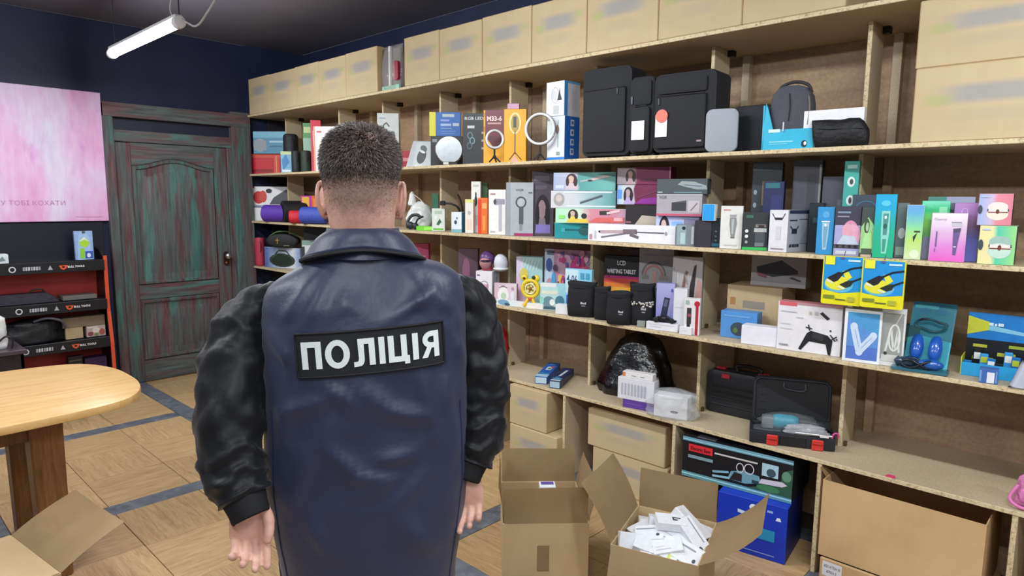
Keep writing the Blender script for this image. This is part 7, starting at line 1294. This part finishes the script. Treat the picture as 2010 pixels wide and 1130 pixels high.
# turned-down collar
bm = bmesh.new(); g = []; NC = 49
for i in range(NC):
    t = radians(-90)+radians(142)*(2*i/(NC-1)-1); k = abs(2*i/(NC-1)-1); row = []
    for u in range(9):
        v = u/8
        r0, r1 = .074+.004*k, .096+.032*sin(pi/2*min(1, k*1.3))**1.0
        zt, zb = 1.546-.03*k**1.5, 1.504-.034*sin(pi/2*min(1, k*1.15))**2
        r = r0+(r1-r0)*(v**1.3)+.006*sin(pi*v); z = zt+(zb-zt)*v+.006*sin(pi*min(1, v*1.3))
        r *= 1+.02*mnoise.noise(Vector((t*2, v*2, 4)))
        row.append(bm.verts.new((r*1.0*cos(t), -.01+r*.92*sin(t), z)))
    g.append(row)
for i in range(NC-1):
    for u in range(8): bm.faces.new((g[i][u], g[i+1][u], g[i+1][u+1], g[i][u+1]))
bmesh.ops.recalc_face_normals(bm, faces=bm.faces[:]); bmesh.ops.solidify(bm, geom=bm.faces[:], thickness=.004)
edge = [Vector(g[i][8].co)+Vector((0, -.002, -.004)) if False else None for i in range(0)]
cl = link('collar', mesh_of(bm, NAV, smooth=True), pe); cl['label'] = 'turned-down navy collar'
ep = []
for i in range(0, NC, 2):
    t = radians(-90)+radians(142)*(2*i/(NC-1)-1); k = abs(2*i/(NC-1)-1); r1 = .096+.032*sin(pi/2*min(1, k*1.3)); zb = 1.504-.034*sin(pi/2*min(1, k*1.15))**2
    ep.append(Vector(((r1+.001)*cos(t), -.01+(r1+.001)*.92*sin(t), zb-.004)))
tube('collar_trim', pe, ep, .0045, M('#090a10', .7), 6)
bm = bmesh.new(); g = []
for i in range(41):
    t = 2*pi*i/41; g.append([bm.verts.new((r*cos(t), -.01+r*.95*sin(t), z-.05*max(0, sin(t)))) for r, z in ((.09, 1.48), (.079, 1.51), (.0745, 1.539), (.0722, 1.541), (.0715, 1.5))])
for i in range(41):
    for u in range(4): bm.faces.new((g[i][u], g[(i+1) % 41][u], g[(i+1) % 41][u+1], g[i][u+1]))
bmesh.ops.recalc_face_normals(bm, faces=bm.faces[:]); link('inner_collar', mesh_of(bm, NAV, smooth=True), pe)
# --- lettered back patch following the back
PX0, PX1, PZ0, PZ1 = -.131, .157, 1.262, 1.348
tl_ = radians(3.2); pc = ((PX0+PX1)/2, (PZ0+PZ1)/2); pw, ph = PX1-PX0, PZ1-PZ0
def patch_xy(u, v): 
    a, b = (u-.5)*pw, (v-.5)*ph; return pc[0]+a*cos(tl_)-b*sin(tl_), pc[1]+a*sin(tl_)+b*cos(tl_)
def flat_back(x, z, off):   # patch is stiffer than the cloth
    a, bk, fr = vdim(1.3); y = -bk*max(0, 1-abs(x/a)**VP)**(1/VP); return Vector((x, y-.0075-off, z))
def patch_bm(u0, u1, v0, v1, off, nu=24, nv=6):
    bm = bmesh.new(); F = [[bm.verts.new(flat_back(*patch_xy(u0+(u1-u0)*i/nu, v0+(v1-v0)*j/nv), off)) for i in range(nu+1)] for j in range(nv+1)]
    B = [[bm.verts.new(flat_back(*patch_xy(u0+(u1-u0)*i/nu, v0+(v1-v0)*j/nv), -.014)) for i in range(nu+1)] for j in range(nv+1)]
    for j in range(nv):
        for i in range(nu): bm.faces.new((F[j][i], F[j][i+1], F[j+1][i+1], F[j+1][i]))
    for i in range(nu):
        for j in (0, nv): bm.faces.new((F[j][i], F[j][i+1], B[j][i+1], B[j][i]))
    for j in range(nv):
        for i in (0, nu): bm.faces.new((F[j][i], F[j+1][i], B[j+1][i], B[j][i]))
    bmesh.ops.recalc_face_normals(bm, faces=bm.faces[:]); return bm
pt = link('name_patch', mesh_of(patch_bm(0, 1, 0, 1, 0), M('#191c22', .8, .15, 300, bump=.3, bscale=500)), vest); pt['label'] = 'black patch lettered in white'
ring = [patch_xy(u, v) for u, v in [(i/20, 0) for i in range(20)]+[(1, i/6) for i in range(6)]+[(1-i/20, 1) for i in range(20)]+[(0, 1-i/6) for i in range(6)]]
link('patch_border', mesh_of(tube_bm([flat_back(x, z, .001) for x, z in ring], .0026, 6, closed=True), M('#0b0c11', .7), smooth=True), vest)
GL = {}   # letter outlines as polygons in a 0..1 high cell: (width, [quads/polys])
def strokes(ch):
    s = .2
    if ch == 'П': return .66, [[(0, 0), (s, 0), (s, 1), (0, 1)], [(s, .8), (.46, .8), (.46, 1), (s, 1)], [(.46, 0), (.66, 0), (.66, 1), (.46, 1)]]
    if ch == 'І': return .2, [[(0, 0), (s, 0), (s, 1), (0, 1)]]
    if ch == 'Ц': return .72, [[(0, 0), (s, 0), (s, 1), (0, 1)], [(s, 0), (.44, 0), (.44, .2), (s, .2)], [(.44, 0), (.64, 0), (.64, 1), (.44, 1)], [(.64, 0), (.72, 0), (.72, .2), (.64, .2)], [(.54, -.1), (.72, -.1), (.72, 0), (.54, 0)]]
    if ch == 'О':
        P = []
        for i in range(24):
            a, b = 2*pi*i/24, 2*pi*(i+1)/24; f = lambda t, rx, ry: (.41+rx*cos(t), .5+ry*sin(t)); P.append([f(a, .205, .325), f(b, .205, .325), f(b, .41, .53), f(a, .41, .53)])
        return .82, P
    if ch == 'Л':
        P = [[(.52, 0), (.72, 0), (.72, 1), (.52, 1)], [(.16, .8), (.52, .8), (.52, 1), (.16, 1)], [(.17, .3), (.36, .3), (.36, .8), (.16, .8)]]
        o = [(.36, .3), (.355, .18), (.32, .07), (.25, 0.0), (.14, -.02), (0, -.03)]; n = [(.17, .3), (.165, .24), (.15, .18), (.11, .155), (.06, .15), (.0, .15)]
        for k in range(5): P.append([o[k], n[k], n[k+1], o[k+1]])
        return .74, P
    if ch == 'Я':
        P = [[(.44, 0), (.62, 0), (.62, 1), (.44, 1)], [(0, 0), (.2, 0), (.38, .42), (.2, .42)]]
        for i in range(12):
            a, b = radians(90+180*i/12), radians(90+180*(i+1)/12); f = lambda t, rx, ry: (.36+rx*cos(t), .68+ry*sin(t)); P.append([f(a, .14, .125), f(b, .14, .125), f(b, .32, .32), f(a, .32, .32)])
        P += [[(.36, .805), (.44, .805), (.44, 1), (.36, 1)], [(.3, .36), (.44, .36), (.44, .555), (.36, .555)]]
        return .64, P
word = 'ПОЛІЦІЯ'; gap = .115; tot = sum(strokes(c)[0] for c in word)+gap*(len(word)-1); cur = 0
for c in word:
    wd, polys = strokes(c); bm = bmesh.new()
    for P_ in polys:
        b2 = bmesh.new(); f = b2.faces.new([b2.verts.new((p[0], p[1], 0)) for p in P_]); 
        bmesh.ops.subdivide_edges(b2, edges=b2.edges[:], cuts=2, use_grid_fill=True)
        vm = {}
        for v in b2.verts:
            u = .035+.93*(cur+v.co.x)/tot; w = .19+.62*v.co.y; x, z = patch_xy(u, w)
            vm[v] = (bm.verts.new(flat_back(x, z, .0028)), bm.verts.new(flat_back(x, z, -.001)))
        for f in b2.faces: bm.faces.new([vm[v][0] for v in f.verts])
        for e in b2.edges:
            if e.is_boundary: a, b = e.verts; bm.faces.new((vm[a][0], vm[b][0], vm[b][1], vm[a][1]))
        b2.free()
    bmesh.ops.remove_doubles(bm, verts=bm.verts[:], dist=1e-6); bmesh.ops.recalc_face_normals(bm, faces=bm.faces[:])
    link('patch_lettering', mesh_of(bm, M('#e4ecec', .6, .04, 300)), pt)
    cur += wd+gap
# --- quilted black sleeves with ribbed cuffs
BJ = M('#0c0e15', .52, .08, 30, bump=.08, bscale=60, spec=.3, sheen=.08); RIB = M('#0b0c14', .8, .1, 100)
def sleeve_arm(A, rad, cuffpx, side):
    P0 = smooth_line([Vector((A[0].x*.66, A[0].y+.01, A[0].z+.0))]+A, 14); n = len(P0); bm = bmesh.new(); rs = []; NS = 48
    for i, p in enumerate(P0):
        v = i/(n-1); t = (P0[min(i+1, n-1)]-P0[max(i-1, 0)]).normalized()
        a = (rgt-t*rgt.dot(t)).normalized(); b = t.cross(a)
        k = v*(len(rad)-1); i0 = min(int(k), len(rad)-2); r = rad[i0]+(rad[i0+1]-rad[i0])*(k-i0); ring = []
        for j in range(NS):
            th = 2*pi*j/NS; x, y = th/(2*pi)*10, v*14
            q = abs(sin(pi*(x+y)/2))*abs(sin(pi*(x-y)/2)); q = q**.5*(.010 if v < .5 else .010-.008*min(1, (v-.5)/.15))
            w = .0032*mnoise.noise(Vector((cos(th)*4, sin(th)*4, v*26+side)))+.006*mnoise.noise(Vector((cos(th)*1.5, sin(th)*1.5, v*9+side)))+.0075*max(0, sin(v*46+1.2*sin(th+side)+3*mnoise.noise(Vector((cos(th), sin(th), v*5)))))*(1 if v > .28 else v/.28)*.8
            rr_ = (r-.004+q+w)*(1+(.22 if False else 0)); ring.append(p+a*(rr_*cos(th))+b*(rr_*sin(th)))
        rs.append(ring)
    loft_bm(rs, True, bm); bmesh.ops.recalc_face_normals(bm, faces=bm.faces[:]); sl = link('jacket_sleeve', mesh_of(bm, BJ, smooth=True), pe)
    e, d = A[-1], (A[-1]-A[-2]).normalized(); a = (rgt-d*rgt.dot(d)).normalized(); b = d.cross(a); rs = []
    for z, r in ((-.03, cuffpx*1.02), (-.015, cuffpx*1.1), (.005, cuffpx*1.02), (.02, cuffpx*.95), (.036, cuffpx*.93), (.04, cuffpx*.88), (.03, cuffpx*.8)):
        rs.append([e+d*z+a*((r+.0012*(j % 2))*cos(2*pi*j/64))+b*((r+.0012*(j % 2))*sin(2*pi*j/64)) for j in range(64)])
    bm = bmesh.new(); loft_bm(rs, True, bm); bmesh.ops.recalc_face_normals(bm, faces=bm.faces[:]); link('cuff', mesh_of(bm, RIB, smooth=True), sl)
sleeve_arm([J(514, 608, 1.40), J(466, 690, 1.37), J(452, 845, 1.33), J(462, 930, 1.31), J(480, 978, 1.30)], [.04, .048, .06, .067, .064, .06, .048], .039, 0)
sleeve_arm([J(910, 590, 1.48), J(938, 690, 1.50), J(945, 790, 1.50), J(942, 860, 1.48), J(926, 905, 1.47)], [.04, .047, .058, .062, .056, .05, .042], .034, 2)
# --- trousers and shoes
TRS = M('#15182a', .7, .12, 60, bump=.2, bscale=200)
bm = bmesh.new(); N = 40
loft_bm([[Vector((a*cos(t), b*sin(t)-.005, z)) for t in [2*pi*j/N for j in range(N)]] for z, a, b in ((.98, .175, .115), (.9, .19, .125), (.82, .195, .13), (.76, .19, .125))], True, bm)
for s in (-1, 1):
    rs = []
    for i in range(24):
        v = i/23; z = .8-.745*v; r = .096-.03*min(1, v*1.5)+.006*sin(24*v)*v; rs.append([Vector((s*(.094+.012*v)+r*(1+.03*sin(3*t+9*v))*cos(t), -.005*v+r*1.05*sin(t), z)) for t in [2*pi*j/28 for j in range(28)]])
    loft_bm(rs, True, bm)
bmesh.ops.recalc_face_normals(bm, faces=bm.faces[:]); link('trousers', mesh_of(bm, TRS, smooth=True), pe)
for s in (-1, 1):
    bm = bmesh.new(); rs = []
    for z, k, l in ((0, .96, 1), (.02, 1, 1), (.024, .95, .98), (.06, .86, .9), (.09, .7, .62), (.1, .66, .5)):
        rs.append([Vector((s*.108+.046*k*cos(t)*(1-.18*max(0, -sin(t))), .055+.14*l*sin(t)*(1 if sin(t) > 0 else .95)-.05*(1-l), z)) for t in [2*pi*j/28 for j in range(28)]])
    loft_bm(rs, True, bm); bmesh.ops.recalc_face_normals(bm, faces=bm.faces[:]); link('shoe', mesh_of(bm, M('#0d0d10', .4, .1), angle=45), pe)
